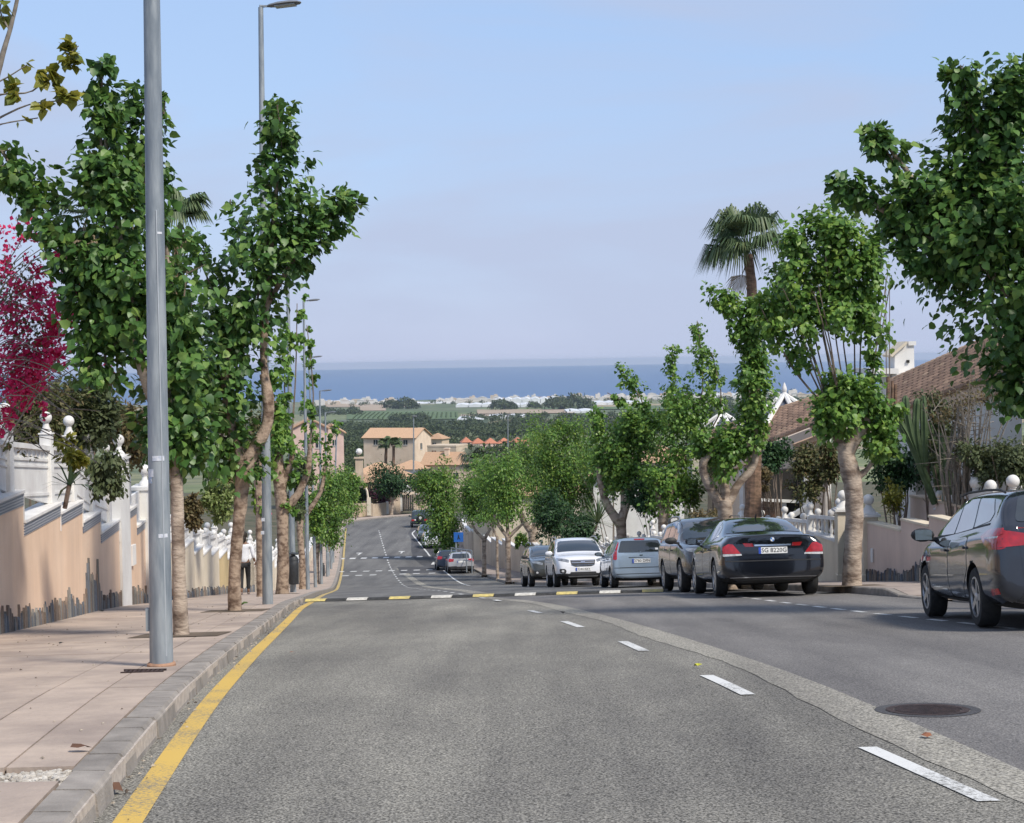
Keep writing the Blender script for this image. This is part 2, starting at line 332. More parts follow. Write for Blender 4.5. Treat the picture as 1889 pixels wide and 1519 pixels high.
A_NEW = asphalt('smooth_asphalt', (.10, .096, .092), (.26, .25, .24), .38, .64, 75, .13)
A_SEAM = asphalt('pale_aggregate', (.12, .113, .096), (.43, .41, .355), .38, .60, 58, .08)
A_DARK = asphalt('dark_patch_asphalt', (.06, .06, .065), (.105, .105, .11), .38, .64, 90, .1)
A_MID = asphalt('far_asphalt', (.105, .103, .10), (.20, .198, .19), .38, .64, 60, .1)
P_YEL = paint('yellow_road_paint', (.58, .385, .085), .435); P_WHT = paint('white_road_paint', (.62, .62, .60), .44); P_FAR = paint('far_white_paint', (.6, .6, .58), .40)
P_YFAR = paint('faded_yellow_paint', (.50, .36, .12), .44)
KERB = M('kerb_concrete', (.30, .27, .24), (.20, .18, .16), .92, 5, .35, 60, rnd=.10)
SLAB = M('pavement_slab', (.49, .395, .32), (.38, .305, .25), .9, 1.3, .3, 28, stretch=(1, 1, 1), rnd=.06, dirt=.26, mixlo=.3, mixhi=.7)
MORTAR = M('mortar', (.50, .44, .38), (.36, .31, .27), .95, 20, .2)
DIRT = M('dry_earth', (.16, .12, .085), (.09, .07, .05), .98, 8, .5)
GARDEN = M('garden_earth', (.12, .10, .065), (.05, .06, .03), .98, .5, .4, 9)

# ------------------------------------------------------------------ terrain and sea
def grid_sheet(name, ys, xfn, nx, z, mat, kind='structure', zf=None):
    """sheet that follows the slope: xfn(y) gives left and right x at each station"""
    vs = []; fs = []
    for y in ys:
        a, b = xfn(y)
        for i in range(nx + 1):
            x = a + (b - a) * i / nx; vs.append((x, y, (zf or gz)(x, y) + z))
    for j in range(len(ys) - 1):
        for i in range(nx):
            k = j * (nx + 1) + i; fs.append((k, k + 1, k + nx + 2, k + nx + 1))
    me = bpy.data.meshes.new(name); me.from_pydata(vs, [], fs); me.polygons.foreach_set('use_smooth', [True] * len(fs))
    o = link(name, me, None, mat)
    if kind: o['kind'] = kind
    return o
def terr_z(x, y):
    z = gz(x, y) - (.16 if y < 215 else 0)
    if y > 300:
        w = min(1, (y - 300) / 600); z += w * 1.6 * math.sin(x * .011 + y * .004) * math.sin(y * .0063 + 1) * min(1, 1800 / y)
    return z
PLAIN = bpy.data.materials.new('farmland'); PLAIN.use_nodes = True
_n, _l = nodes(PLAIN); _b = _n['Principled BSDF']; _b.inputs['Roughness'].default_value = .95
_tc = _n.new('ShaderNodeTexCoord'); _v = _n.new('ShaderNodeTexVoronoi'); _v.inputs['Scale'].default_value = .006; _mp = _n.new('ShaderNodeMapping'); _mp.inputs['Scale'].default_value = (1, .55, 1); _mp.inputs['Rotation'].default_value = (0, 0, .3)
_l.new(_tc.outputs['Object'], _mp.inputs[0]); _l.new(_mp.outputs[0], _v.inputs[0])
_sp = _n.new('ShaderNodeSeparateColor'); _l.new(_v.outputs['Color'], _sp.inputs[0]); _rp = _n.new('ShaderNodeValToRGB'); _e = _rp.color_ramp.elements
_e[0].position = 0; _e[0].color = (.10, .13, .065, 1); _e[1].position = .25; _e[1].color = (.16, .19, .09, 1)
for _p, _c in ((.5, (.17, .18, .10)), (.7, (.32, .27, .18)), (.85, (.12, .15, .08)), (1, (.38, .31, .22))): _x = _e.new(_p); _x.color = (*_c, 1)
_rp.color_ramp.interpolation = 'CONSTANT'; _l.new(_sp.outputs[0], _rp.inputs[0])
_ns = _n.new('ShaderNodeTexNoise'); _ns.inputs['Scale'].default_value = .03; _ns.inputs['Detail'].default_value = 8; _l.new(_tc.outputs['Object'], _ns.inputs[0])
_r2 = _n.new('ShaderNodeValToRGB'); _r2.color_ramp.elements[0].position = .35; _r2.color_ramp.elements[1].position = .65; _r2.color_ramp.elements[0].color = (.6, .65, .6, 1); _r2.color_ramp.elements[1].color = (1.15, 1.1, 1.05, 1); _l.new(_ns.outputs[0], _r2.inputs[0])
_mm = _n.new('ShaderNodeMix'); _mm.data_type = 'RGBA'; _mm.blend_type = 'MULTIPLY'; _mm.inputs[0].default_value = 1; _l.new(_rp.outputs[0], _mm.inputs[6]); _l.new(_r2.outputs[0], _mm.inputs[7]); _l.new(_mm.outputs[2], _b.inputs['Base Color'])
ys_ = list(np.arange(-40, 240, 4)) + list(np.arange(240, 700, 20)) + list(np.arange(700, 5300, 60))
def _tx(y):
    w = 60 + max(y, 0) * .75; return (-w, w)
grid_sheet('hillside', [y for y in ys_ if y <= 330], _tx, 60, 0, GARDEN, zf=terr_z)
grid_sheet('plain', [320 - .5] + [y for y in ys_ if y >= 340], _tx, 60, 0, PLAIN, zf=terr_z)
SEA = M('sea_water', (.018, .075, .195), (.024, .088, .215), .32, .0006, .25, .05, spec=.3, stretch=(1, .25, 1))
_m = MB(); _m.add([(-9000, 4300, -110), (9000, 4300, -110), (30000, 30000, -110), (-30000, 30000, -110)], [(0, 1, 2, 3)])
struct(_m.build('sea', SEA))

# ------------------------------------------------------------------ road
def XY(y): return -1.07 - .0975 * y                       # centre of the yellow line
XYT = [(-20, XY(-20)), (172, XY(172)), (183, -18.7), (190, -18.2), (196, -15.6), (201, -11), (206, -3), (210, 8)]
def XKL(y): return interp(XYT, y) - .16
PLT = [(-20, 9.0), (10, 6.0), (16.9, 5.34), (22, 4.81), (29, 4.2), (37, 3.3), (46, 2.2), (54, 1.35), (85, -2.44), (112, -4.74), (138, -7.36), (165, -10.4), (180, -10.2), (190, -6)]
def XP(y): return interp(PLT, y)
KRT = [(-20, 11.5), (5, 8.7), (16, 7.6), (24, 6.85), (30, 6.25), (37, 5.45), (46, 4.6), (54, 3.55), (60, 2.8), (80, .45), (112, -2.65), (119, -3.4), (121.5, -5.2), (134, -6.8), (137, -5.5), (160, -7.8), (175, -8.2), (190, -2), (200, 8)]
def XKR(y): return interp(KRT, y)
WRT = [(-20, 15), (16, 10.6), (28, 8.95), (33, 8.3), (36, 7.8), (46, 6.6), (60, 5.0), (80, 3.0), (105, .6), (117, -1.5), (140, -4.3), (175, -6.0), (200, 12)]
def XWR(y): return interp(WRT, y)
_w = [hit(0, 1170, .13), hit(275, 1112, .13), hit(430, 1095, .13)]
WLT = [(-20, _w[0].x + (_w[0].y + 20) * .085), (_w[0].y, _w[0].x), (_w[1].y, _w[1].x), (_w[2].y, _w[2].x), (80, XKL(80) - 2.4), (172, XKL(172) - 2.4), (190, XKL(190) - 3)]
def XWL(y): return interp(WLT, y)
print('WALL', WLT)
st = list(np.arange(-16, 60, 1.0)) + list(np.arange(60, 209, 2.0))
grid_sheet('road', st, lambda y: (XKL(y) - .05, XKR(y) + .05), 14, 0, A_OLD)
_e = [hit(1889, 1421), hit(1620, 1310), hit(1300, 1190), hit(1100, 1131), hit(970, 1108)]
SMT = [(-16, _e[0].x + (_e[0].y + 16) * .105)] + [(p.y, p.x) for p in _e] + [(41, -.9)]
SOFF = [(-16, .42), (8, .50), (11, .52), (14, .60), (17, .68), (21, .79), (25, .84), (28, .76), (32, .55), (41, .2)]
def XS(y): return XC(y) + sum(interp(SOFF, y + k) for k in (-1.5, -.7, 0, .7, 1.5)) / 5
def wob(y, k=0): return .05 * math.sin(y * .8 + k) + .015 * math.sin(y * 5.3 + k * 2)
grid_sheet('road_resurfaced_lane', [y for y in np.arange(-16, 38, .5)], lambda y: (XS(y), XKR(y) + .05), 8, .003, A_NEW)
grid_sheet('road_seam', [y for y in np.arange(-16, 38, .5)], lambda y: (XS(y) - .33 - wob(y), XS(y)), 2, .0035, A_SEAM)
grid_sheet('road_lower_stretch', list(np.arange(38, 209, 2)), lambda y: (XKL(y) - .04, XKR(y) + .04), 12, .006, A_MID)
grid_sheet('road_seam_lower', list(np.arange(44, 122, 2)), lambda y: (XC(y) + .35 + .5 * math.sin((y - 44) / 78 * 3.1), XC(y) + .8 + .5 * math.sin((y - 44) / 78 * 3.1)), 1, .010, A_SEAM)
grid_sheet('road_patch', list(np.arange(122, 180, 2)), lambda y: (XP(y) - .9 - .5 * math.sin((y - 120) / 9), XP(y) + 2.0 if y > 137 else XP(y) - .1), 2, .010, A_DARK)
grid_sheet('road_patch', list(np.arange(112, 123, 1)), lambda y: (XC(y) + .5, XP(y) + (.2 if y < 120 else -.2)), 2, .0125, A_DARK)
# kerbs: stones near the camera, then one run
def ribbon(name, ys, x0f, x1f, z0, z1, mat, parent=None):
    vs = []; fs = []
    for y in ys:
        a, b = x0f(y), x1f(y); g0, g1 = gz(a, y), gz(b, y)
        vs += [(a, y, g0 + z0), (a, y, g0 + z1), (b, y, g1 + z1), (b, y, g1 + z0)]
    n = len(ys)
    for j in range(n - 1):
        for i in range(4): fs.append((j * 4 + i, j * 4 + (i + 1) % 4, j * 4 + 4 + (i + 1) % 4, j * 4 + 4 + i))
    fs += [(3, 2, 1, 0), (n * 4 - 4, n * 4 - 3, n * 4 - 2, n * 4 - 1)]
    m = MB(); m.add(vs, fs); return m.build(name, mat, parent, bevel=0)
kl = thing('kerb', None, None, (XKL(20), 20, gz(XKL(20), 20))); kl['kind'] = 'structure'
y = 5.6; i = 0
while y < 38:
    L = random.choice((.5, .5, .5, .42)); j = random.uniform(-.008, .008)
    m = MB(); a, b = y + .012, y + L - .012; q = []
    for yy in (a, b):
        x = XKL(yy) + j; g = gz(x, yy)
        q.append([(x + .01, yy, g - .1), (x - .012, yy, g + .105), (x - .035, yy, g + .132), (x - .20, yy, g + .134 + j * .3), (x - .20, yy, g - .1)])
    m.add(q[0] + q[1], [(4, 3, 2, 1, 0), (5, 6, 7, 8, 9)] + [(k, (k + 1) % 5, 5 + (k + 1) % 5, 5 + k) for k in range(5)])
    m.build('kerb_stone', KERB, kl); y += L; i += 1
ys = list(np.arange(5.6, 38, .4)); ribbon('mortar_bed', ys, lambda y: XKL(y) - .18, lambda y: XKL(y) - .010, -.1, .112, MORTAR, kl)
ribbon('kerb_run', list(np.arange(38, 208, 1.5)), lambda y: XKL(y) - .2, lambda y: XKL(y), -.1, .13, KERB, kl)
ribbon('kerb_run', list(np.arange(-12, 6, 1)), lambda y: XKL(y) - .2, lambda y: XKL(y), -.1, .13, KERB, kl)
kr = thing('kerb', None, None, (XKR(60), 60, gz(XKR(60), 60))); kr['kind'] = 'structure'
ribbon('kerb_run', list(np.arange(-12, 26, 1)), lambda y: XKR(y), lambda y: XKR(y) + .15, -.1, .035, KERB, kr)
y = 26.0
while y < 70:
    m = MB(); h0, h1 = [.035 + .1 * min(1, max(0, (yy - 27.4) / .8)) for yy in (y, y + .74)]
    q = []
    for yy, h in ((y + .01, h0), (y + .735, h1)):
        x = XKR(yy); g = gz(x, yy); q += [(x, yy, g - .1), (x + .01, yy, g + h - .02), (x + .03, yy, g + h), (x + .16, yy, g + h), (x + .16, yy, g - .1)]
    m.add(q, [(4, 3, 2, 1, 0), (5, 6, 7, 8, 9)] + [(k, (k + 1) % 5, 5 + (k + 1) % 5, 5 + k) for k in range(5)]); m.build('kerb_stone', KERB, kr); y += .75
ribbon('kerb_run', list(np.arange(71, 199, .5)), lambda y: XKR(y), lambda y: XKR(y) + .15, -.1, .13, KERB, kr)

# left pavement: slabs near the camera, with the gravel tree pit left open
pit = [hit(0, 1417, .13), hit(128, 1417, .13), hit(104, 1442, .13), hit(-40, 1442, .13)]
PY1 = max(pit[0].y, pit[1].y); PY0 = min(pit[2].y, pit[3].y)
J1 = hit(140, 1312, .13); J2 = hit(30, 1310, .13); dj1 = J1.x - XKL(J1.y); dj2 = J2.x - XKL(J2.y)
pv = thing('pavement', None, None, (XKL(20) - 1.5, 20, gz(XKL(20) - 1.5, 20))); pv['kind'] = 'structure'
def slab_piece(y0, y1, d0, d1, name='slab', mat=SLAB, par=pv, z=.13):
    ys = [y0 + .006 + (y1 - y0 - .012) * k / 5 for k in range(6)]; vs = []; fs = []
    dz = random.uniform(-.003, .003)
    for yy in ys:
        a = XKL(yy) + d0 - .006 if d0 is not None else XWL(yy) + .006; b = XKL(yy) + d1 + .006 if d1 is not None else XWL(yy)
        g = gz(a, yy); g2 = gz(b, yy); vs += [(a, yy, g + z + dz), (b, yy, g2 + z + dz), (a, yy, g - .05), (b, yy, g2 - .05)]
    for k in range(5): q = k * 4; fs += [(q, q + 1, q + 5, q + 4), (q + 2, q + 6, q + 7, q + 3), (q, q + 4, q + 6, q + 2), (q + 1, q + 3, q + 7, q + 5)]
    fs += [(0, 2, 3, 1), (20, 21, 23, 22)]
    m = MB(); m.add(vs, fs); return m.build(name, mat, par)
cuts = [3.0, 5.2, PY0, PY1, 11.6, 15.3, 17.4, 20.8, 24.5, 28.5, 33, 38]
for a, b in zip(cuts[:-1], cuts[1:]):
    if (a, b) == (PY0, PY1):
        slab_piece(a, b, -2.05, dj2 + .0) if False else None
        slab_piece(a, b, -1.75, None); continue
    for d0, d1 in ((-.215, dj1), (dj1, dj2), (dj2, None)):
        slab_piece(a, b, d0, d1)
grid_sheet('pavement_bed', list(np.arange(3, 38, .5)), lambda y: (XWL(y) - .05, XKL(y) - .19), 3, .10, MATS['dry_earth'])
grid_sheet('pavement_lower', list(np.arange(38, 206, 1.5)), lambda y: (XWL(y) - .3 if y < 190 else XKL(y) - 3, XKL(y) - .19), 3, .13, SLAB)
# pebbles in the pit
PEB = M('white_pebble', (.62, .58, .52), (.36, .32, .27), .7, 12, .2, rnd=.2)
grid_sheet('pit_earth', [PY0, (PY0 + PY1) / 2, PY1], lambda y: (XKL(y) - 1.76, XKL(y) - .2), 4, .09, DIRT)
m = MB()
for _ in range(1500):
    y = random.uniform(PY0 + .01, PY1 - .01); x = XKL(y) - random.uniform(.22, 1.74); r = random.uniform(.009, .02)
    if math.sin(x * 9) + math.sin(y * 31) > 1.2: continue
    k = len(m.v); m.sphere((0, 0, 0), r, 5, 3, (1.2, .9, .7)); R = Matrix.Rotation(random.random() * 6, 3, 'Z') @ Matrix.Rotation(random.random(), 3, 'X'); c = Vector((x, y, gz(x, y) + .098 + random.uniform(0, .012)))
    m.v[k:] = [tuple(c + R @ Vector(v)) for v in m.v[k:]]
o = m.build('pebbles', PEB); o['kind'] = 'stuff'
# right pavement
RP = M('right_pavement', (.40, .33, .28), (.29, .24, .21), .9, 1.6, .3, 25, dirt=.15)
grid_sheet('pavement_right', [y for y in np.arange(-12, 27.4, 1)], lambda y: (XKR(y) + .14, XWR(y) + .3), 3, .034, RP)
pr = thing('pavement', None, None, (XKR(40) + 1, 40, gz(XKR(40) + 1, 40))); pr['kind'] = 'structure'
def rslab(y0, y1, f0, f1):
    vs = []
    for yy in (y0 + .008, y1 - .008):
        a, b = XKR(yy) + .165, XWR(yy) - .005; xa, xb = a + (b - a) * f0 + .006, a + (b - a) * f1 - .006; zt = .034 + .1 * min(1, max(0, (yy - 27.4) / .8)); 
        vs += [(xa, yy, gz(xa, yy) + zt), (xb, yy, gz(xb, yy) + zt), (xa, yy, gz(xa, yy) - .06), (xb, yy, gz(xb, yy) - .06)]
    m = MB(); m.add(vs, [(0, 1, 5, 4), (2, 6, 7, 3), (0, 4, 6, 2), (1, 3, 7, 5), (0, 2, 3, 1), (4, 5, 7, 6)]); m.build('slab', RP, pr)
y = 27.4
for L in (.8, 1.3, 1.3, 1.3, 1.3, 1.3, 1.3, 1.3, 1.3): rslab(y, y + L, 0, .5); rslab(y, y + L, .5, 1); y += L
YE = y
grid_sheet('pavement_right_lower', [YE] + [v for v in np.arange(40, 178, 1.0)], lambda y: (XKR(y) + .15, XWR(y) + .3), 3, .13, RP)

# ------------------------------------------------------------------ markings
def strip(name, y0, y1, xf, w, z, mat, step=.5, kind='structure'):
    n = max(1, int((y1 - y0) / step)); ys = [y0 + (y1 - y0) * k / n for k in range(n + 1)]
    o = grid_sheet(name, ys, lambda y: (xf(y) - w / 2, xf(y) + w / 2), 1, z, mat, kind); return o
strip('yellow_edge_line', 3, 38, XY, .14, .005, P_YEL)
strip('yellow_edge_line', 38, 176, XY, .16, .014, P_YFAR, 2)
ends = [((1600, 1380), (1825, 1480)), ((1303, 1247), (1380, 1283)), ((1148, 1184), (1188, 1202)), ((1040, 1147), (1072, 1158)), ((978, 1127), (997, 1132))]
for (a, b) in ends:
    A, B = hit(*a), hit(*b); strip('lane_dash', B.y, A.y, lambda y: A.x + (B.x - A.x) * (y - A.y) / (B.y - A.y), .105, .006, P_WHT, .3)
y = 31.5
while y < 172:
    strip('lane_dash', y, y + 1.2, XC, .11, .017, P_FAR, .6); y += 3.6 if y < 100 else 3.0
for k in range(26):
    y = 14.2 + k * 1.0
    if y > 36.5: break
    strip('parking_dash', y, y + .55, XP, .10, .007, P_WHT, .3)
strip('parking_line', 84, 118.5, XP, .12, .017, P_FAR, 1.5); strip('parking_line', 134.5, 170, XP, .14, .020, P_FAR, 2)
def mark_at(px, py, w, d, name='crossing_block', z=.021, mat=P_FAR):
    p = hit(px, py); m = MB(); vs = []
    for sx, sy in ((-1, -1), (1, -1), (1, 1), (-1, 1)):
        x, y = p.x + sx * w / 2, p.y + sy * d / 2; vs.append((x, y, gz(x, y) + z))
    m.add(vs, [(0, 1, 2, 3)]); return struct(m.build(name, mat))
for k in range(8): mark_at(630 + k * 20.6, 1031.5 - k * .55, .48, 1.3)
for k in range(8): mark_at(629 + k * 23.3, 1055.5 - k * .5, .46, 1.0)
for x in (637, 662, 688, 743, 768, 797): mark_at(x, 1063 - (x - 637) * .03, .46, 1.0)
mark_at(663, 1021, .5, .7); mark_at(663, 1023, .14, 2.2, z=.023); mark_at(741, 1018, .5, .7); mark_at(741, 1020, .14, 2.2, z=.023)
mark_at(802, 1040, .45, 3.2)

# speed bump
RUB = M('black_rubber', (.022, .022, .022), (.05, .05, .048), .85, 12, .3); YPAD = M('yellow_pad', (.62, .50, .16), (.40, .33, .15), .7, 14, .2); WPAD = M('white_pad', (.62, .60, .54), (.42, .40, .36), .7, 14, .2)
A, B = hit(566, 1111), hit(1232, 1092.5); bt = thing('speed_bump', 'black rubber speed bump with white and yellow pads across the road', 'speed bump', (A + B) / 2)
dv = (B - A); dv.z = 0; tot = dv.length; ux = dv.normalized(); uy = Vector((-ux.y, ux.x, 0))
def bump_seg(s0, s1, name, mat, h=.055, w=.42):
    prof = [(-w / 2, .0), (-w / 2 + .03, .018), (-w * .25, h * .85), (0, h), (w * .25, h * .85), (w / 2 - .03, .018), (w / 2, .0)]
    vs = []
    for s in (s0, s1):
        for a, b in prof: p = A + ux * s + uy * a; vs.append((p.x, p.y, gz(p.x, p.y) + .016 + b))
    n = len(prof); m = MB(); m.add(vs, [tuple(range(n)), tuple(range(2 * n - 1, n - 1, -1))] + [(i, i + 1, n + i + 1, n + i) for i in range(n - 1)] + [(0, n, 2 * n - 1, n - 1)]); m.build(name, mat, bt)
cs = [585, 663, 742, 820, 897, 974, 1050, 1128, 1205]; prev = 0
for k, px in enumerate(cs):
    s = (px - 566) / (1232 - 566) * tot; hw = .24
    if s - hw > prev: bump_seg(prev, s - hw - .008, 'rubber_section', RUB)
    bump_seg(s - hw, s + hw, 'pad', (YPAD, WPAD)[k % 2], .062, .46); prev = s + hw + .008
bump_seg(prev, tot, 'rubber_section', RUB)

# manhole, drain slot, litter
IRON = M('rusty_iron', (.075, .05, .045), (.035, .025, .024), .75, 30, .4, metal=.3)
p = hit(1711, 1311); mh = thing('manhole_cover', 'round dark iron manhole cover set in the asphalt of the right lane', 'manhole cover', (p.x, p.y, gz(p.x, p.y)))
def disc(R0, R1, z, name, mat, par, n=28):
    m = MB(); c = org(par); vs = []
    for R in (R0, R1):
        for k in range(n): t = 2 * math.pi * k / n; x, y = c.x + R * math.cos(t), c.y + R * math.sin(t); vs.append((x, y, gz(x, y) + z))
    m.add(vs, [(k, (k + 1) % n, n + (k + 1) % n, n + k) for k in range(n)]); return m.build(name, mat, par)
disc(.001, .205, .007, 'lid', IRON, mh); disc(.212, .26, .008, 'frame', IRON, mh); disc(.265, .33, .006, 'surround', A_DARK, mh)
lid_r = MB()
for k in range(-4, 5):
    L = math.sqrt(max(.01, max(.002, .20 ** 2 - (k * .045) ** 2))); x0, y0 = p.x, p.y + k * .045
    lid_r.add([(x0 - L, y0 - .01, gz(x0, y0) + .011), (x0 + L, y0 - .01, gz(x0, y0) + .011), (x0 + L, y0 + .01, gz(x0, y0) + .010), (x0 - L, y0 + .01, gz(x0, y0) + .010)], [(0, 1, 2, 3)])
lid_r.build('rib', IRON, mh)
def flat_litter(px, py, off, size, mat, label, cat, name='fallen_leaf', tall=.01):
    p = hit(px, py, off); m = MB(); n = 7; vs = [(p.x, p.y, p.z + tall + .012)]
    for k in range(n): t = 2 * math.pi * k / n; r = size * random.uniform(.6, 1); vs.append((p.x + r * math.cos(t) * 1.2, p.y + r * math.sin(t), p.z + .012 + random.uniform(0, tall)))
    m.add(vs, [(0, 1 + k, 1 + (k + 1) % n) for k in range(n)]); o = m.build(name, mat); tag(o, label, cat); return recenter(o)
flat_litter(1288, 1233, 0, .035, M('yellow_leaf', (.45, .45, .04)), 'small yellow green leaf lying near the second lane dash', 'leaf', tall=.03)
flat_litter(1711, 1363, 0, .04, M('brown_leaf', (.25, .10, .05)), 'dry brown leaf lying below the manhole cover', 'leaf', tall=.02)
flat_litter(1035, 1133, 0, .06, M('black_scrap', (.02, .02, .02)), 'dark scrap lying on the road beside the far lane dashes', 'debris', 'debris', .03)
flat_litter(188, 1129, .13, .05, M('black_scrap', (.02, .02, .02)), 'dark dropping on the pavement by the orange wall', 'debris', 'debris', .02)
flat_litter(113, 1189, .13, .035, M('black_scrap', (.02, .02, .02)), 'small dark spot on the pavement below the wall', 'debris', 'debris', .01)
flat_litter(206, 1466, 0, .05, M('dry_weed', (.12, .06, .035)), 'dry brown weed clump in the gutter by the kerb', 'weed', 'weed', .05)
flat_litter(150, 1387, .13, .05, M('dry_weed', (.12, .06, .035)), 'sprawling dry weed at the back of the kerb stones', 'weed', 'weed', .03)
flat_litter(538, 1208, 0, .03, M('brown_leaf', (.25, .10, .05)), 'small brown leaf on the left lane', 'leaf', tall=.02)
flat_litter(450, 1122, .13, .09, M('green_weed', (.06, .10, .02)), 'green weed tuft at the foot of the leaning tree', 'weed', 'weed', .1)
p = hit(265, 1240, .13); m = MB()
for k in range(9): m.box((p.x - .14 + k * .035, p.y, p.z + .006), (.02, .1, .012))
for s in (-1, 1): m.box((p.x, p.y + s * .056, p.z + .007), (.34, .014, .014))
recenter(solo(m.build('drain_grate', IRON), 'dark iron slot grate in the pavement below the nearest lamp post', 'grate'))

m = MB(); rs = random.Random(11)
for _ in range(420):
    if rs.random() < .5: y = rs.uniform(6, 30); x = XKL(y) - rs.uniform(.25, 3.2); z = .134
    else: y = rs.uniform(6, 34); x = XKL(y) + abs(rs.gauss(.03, .05)) + .01; z = .012
    r = rs.uniform(.006, .018); g = gz(x, y) + z; a = rs.random() * 6
    m.add([(x + r * math.cos(a), y + r * math.sin(a), g), (x + r * math.cos(a + 2), y + r * math.sin(a + 2) * 1.3, g), (x + r * math.cos(a + 4), y + r * math.sin(a + 4), g), (x, y, g + r * .6)], [(0, 1, 3), (1, 2, 3), (2, 0, 3)])
o = m.build('grit', M('grit', (.35, .30, .24), (.08, .06, .045), .95, 3, mixlo=.45, mixhi=.55)); o['kind'] = 'stuff'
# ------------------------------------------------------------------ walls, fences, gates
OR_ST = M('orange_stucco', (.80, .59, .43), (.72, .51, .36), .93, 1.2, .35, 70, dirt=.13, mixlo=.3, mixhi=.7)
CREAM = M('cream_stucco', (.74, .65, .51), (.64, .56, .43), .93, 1.2, .3, 70, dirt=.12)
YEL_ST = M('yellow_stucco', (.62, .48, .26), (.54, .42, .22), .93, 1.2, .3, 70, dirt=.12)
TERRA = M('terracotta_stucco', (.55, .22, .11), (.46, .18, .09), .93, 1.2, .3, 70, dirt=.12)
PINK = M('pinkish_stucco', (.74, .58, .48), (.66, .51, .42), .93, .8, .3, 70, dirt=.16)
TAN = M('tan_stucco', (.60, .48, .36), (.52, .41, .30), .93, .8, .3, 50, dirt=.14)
WHITE = M('white_paint', (.76, .75, .72), (.64, .62, .60), .75, 2.5, .15, 30, dirt=.10)
WHITE2 = M('white_plaster', (.74, .73, .70), (.66, .64, .61), .85, 2., .2, 40)
SLATE = [M('slate_blue', (.17, .19, .22), (.10, .11, .13), .85, 9, .5, 40, rnd=.3), M('slate_brown', (.26, .20, .16), (.15, .12, .10), .85, 9, .5, 40, rnd=.3), M('slate_grey', (.25, .24, .22), (.15, .145, .14), .85, 9, .5, 40, rnd=.3)]
IRONG = M('green_iron', (.02, .07, .05), (.012, .045, .035), .5, 10, .1); GOLD = M('gilt', (.5, .35, .08), metal=.6, rough=.4)
def tileband():
    m = bpy.data.materials.new('patterned_tile'); m.use_nodes = True; n, l = nodes(m); b = n['Principled BSDF']; b.inputs['Roughness'].default_value = .35
    tc = n.new('ShaderNodeTexCoord'); mp = n.new('ShaderNodeMapping'); mp.inputs['Scale'].default_value = (26, 26, 26); l.new(tc.outputs['Object'], mp.inputs[0])
    w = n.new('ShaderNodeTexWave'); w.bands_direction = 'Y'; w.inputs['Scale'].default_value = 1.0; w.inputs['Distortion'].default_value = 1.5; w.inputs['Detail'].default_value = 2
    w2 = n.new('ShaderNodeTexWave'); w2.bands_direction = 'Z'; w2.inputs['Scale'].default_value = .32; w2.inputs['Distortion'].default_value = 1.0
    l.new(mp.outputs[0], w.inputs[0]); l.new(mp.outputs[0], w2.inputs[0])
    mx = n.new('ShaderNodeMath'); mx.operation = 'MULTIPLY'; l.new(w.outputs['Fac'], mx.inputs[0]); l.new(w2.outputs['Fac'], mx.inputs[1])
    r = n.new('ShaderNodeValToRGB'); e = r.color_ramp.elements; e[0].position = .05; e[0].color = (.10, .115, .16, 1); e[1].position = .75; e[1].color = (.62, .60, .58, 1); x = e.new(.35); x.color = (.26, .29, .37, 1)
    l.new(mx.outputs[0], r.inputs[0]); l.new(r.outputs[0], b.inputs['Base Color']); return m
TILEB = tileband()
_stone = {}
def stone_mesh(v, mat):
    if (v, mat.name) not in _stone:
        rr = random.Random(v); m = MB(); w = .5; pts = [(-w, 0), (w, 0), (w * rr.uniform(.8, 1), .55), (w * rr.uniform(.35, .7), .82), (rr.uniform(-.3, .3), 1.0), (-w * rr.uniform(.35, .7), rr.uniform(.7, .85)), (-w * rr.uniform(.8, 1), .5)]
        m.prism([(0, a, b) for a, b in pts], (1, 0, 0)); me = bpy.data.meshes.new('stone'); me.from_pydata(m.v, [], m.f); b = bmesh.new(); b.from_mesh(me); bmesh.ops.recalc_face_normals(b, faces=b.faces); b.to_mesh(me); b.free(); me.materials.append(mat); _stone[(v, mat.name)] = me
    return _stone[(v, mat.name)]
def stones(par, P0, P1, side, base, hmean, peaks=(), w0=.085):
    """upright slate shards along the foot of a wall; side=+1 sticks out to +normal"""
    d = Vector((P1[0] - P0[0], P1[1] - P0[1], 0)); L = d.length; d.normalize(); nrm = Vector((d.y, -d.x, 0)) * side; s = 0; k = 0
    while s < L:
        w = w0 * random.uniform(.6, 1.5); q = Vector((P0[0], P0[1], 0)) + d * (s + w / 2); f = s / L; h = hmean * random.uniform(.55, 1.35)
        for pf, ph, pw in peaks:
            if abs(f - pf) < pw: h = max(h, ph * (1 - .55 * abs(f - pf) / pw) * random.uniform(.75, 1.05))
        t = random.uniform(.02, .045); mt = SLATE[random.choice((0, 0, 1, 2, 2)) if random.random() < .8 else 1]
        o = bpy.data.objects.new('stone', stone_mesh(random.randint(0, 5), mt)); COL.objects.link(o); o.parent = par
        g = gz(q.x, q.y) + base - .03; tilt = random.uniform(-.06, .06); U_ = (Vector((0, 0, 1)) + d * tilt).normalized()
        Mx = Matrix((tuple(nrm * t), tuple(d * w * .94), tuple(U_ * (h + .03)))).transposed().to_4x4(); Mx.translation = Vector((q.x, q.y, g)) - org(par); o.matrix_local = Mx
        s += w; k += 1
def wall_y(xf, px):
    """distance along a wall line x=xf(y) at which it crosses photo column px"""
    a, b = 3.0, 200.0
    sg = 1 if (lambda y: xf(y) / y)(3.0) < (lambda y: xf(y) / y)(199.) else -1
    lo = (px - 944.5) / F
    for _ in range(50):
        m = (a + b) / 2
        v = xf(m) / m + cr.z * 0
        if (v < lo) == (sg > 0): a = m
        else: b = m
    return (a + b) / 2
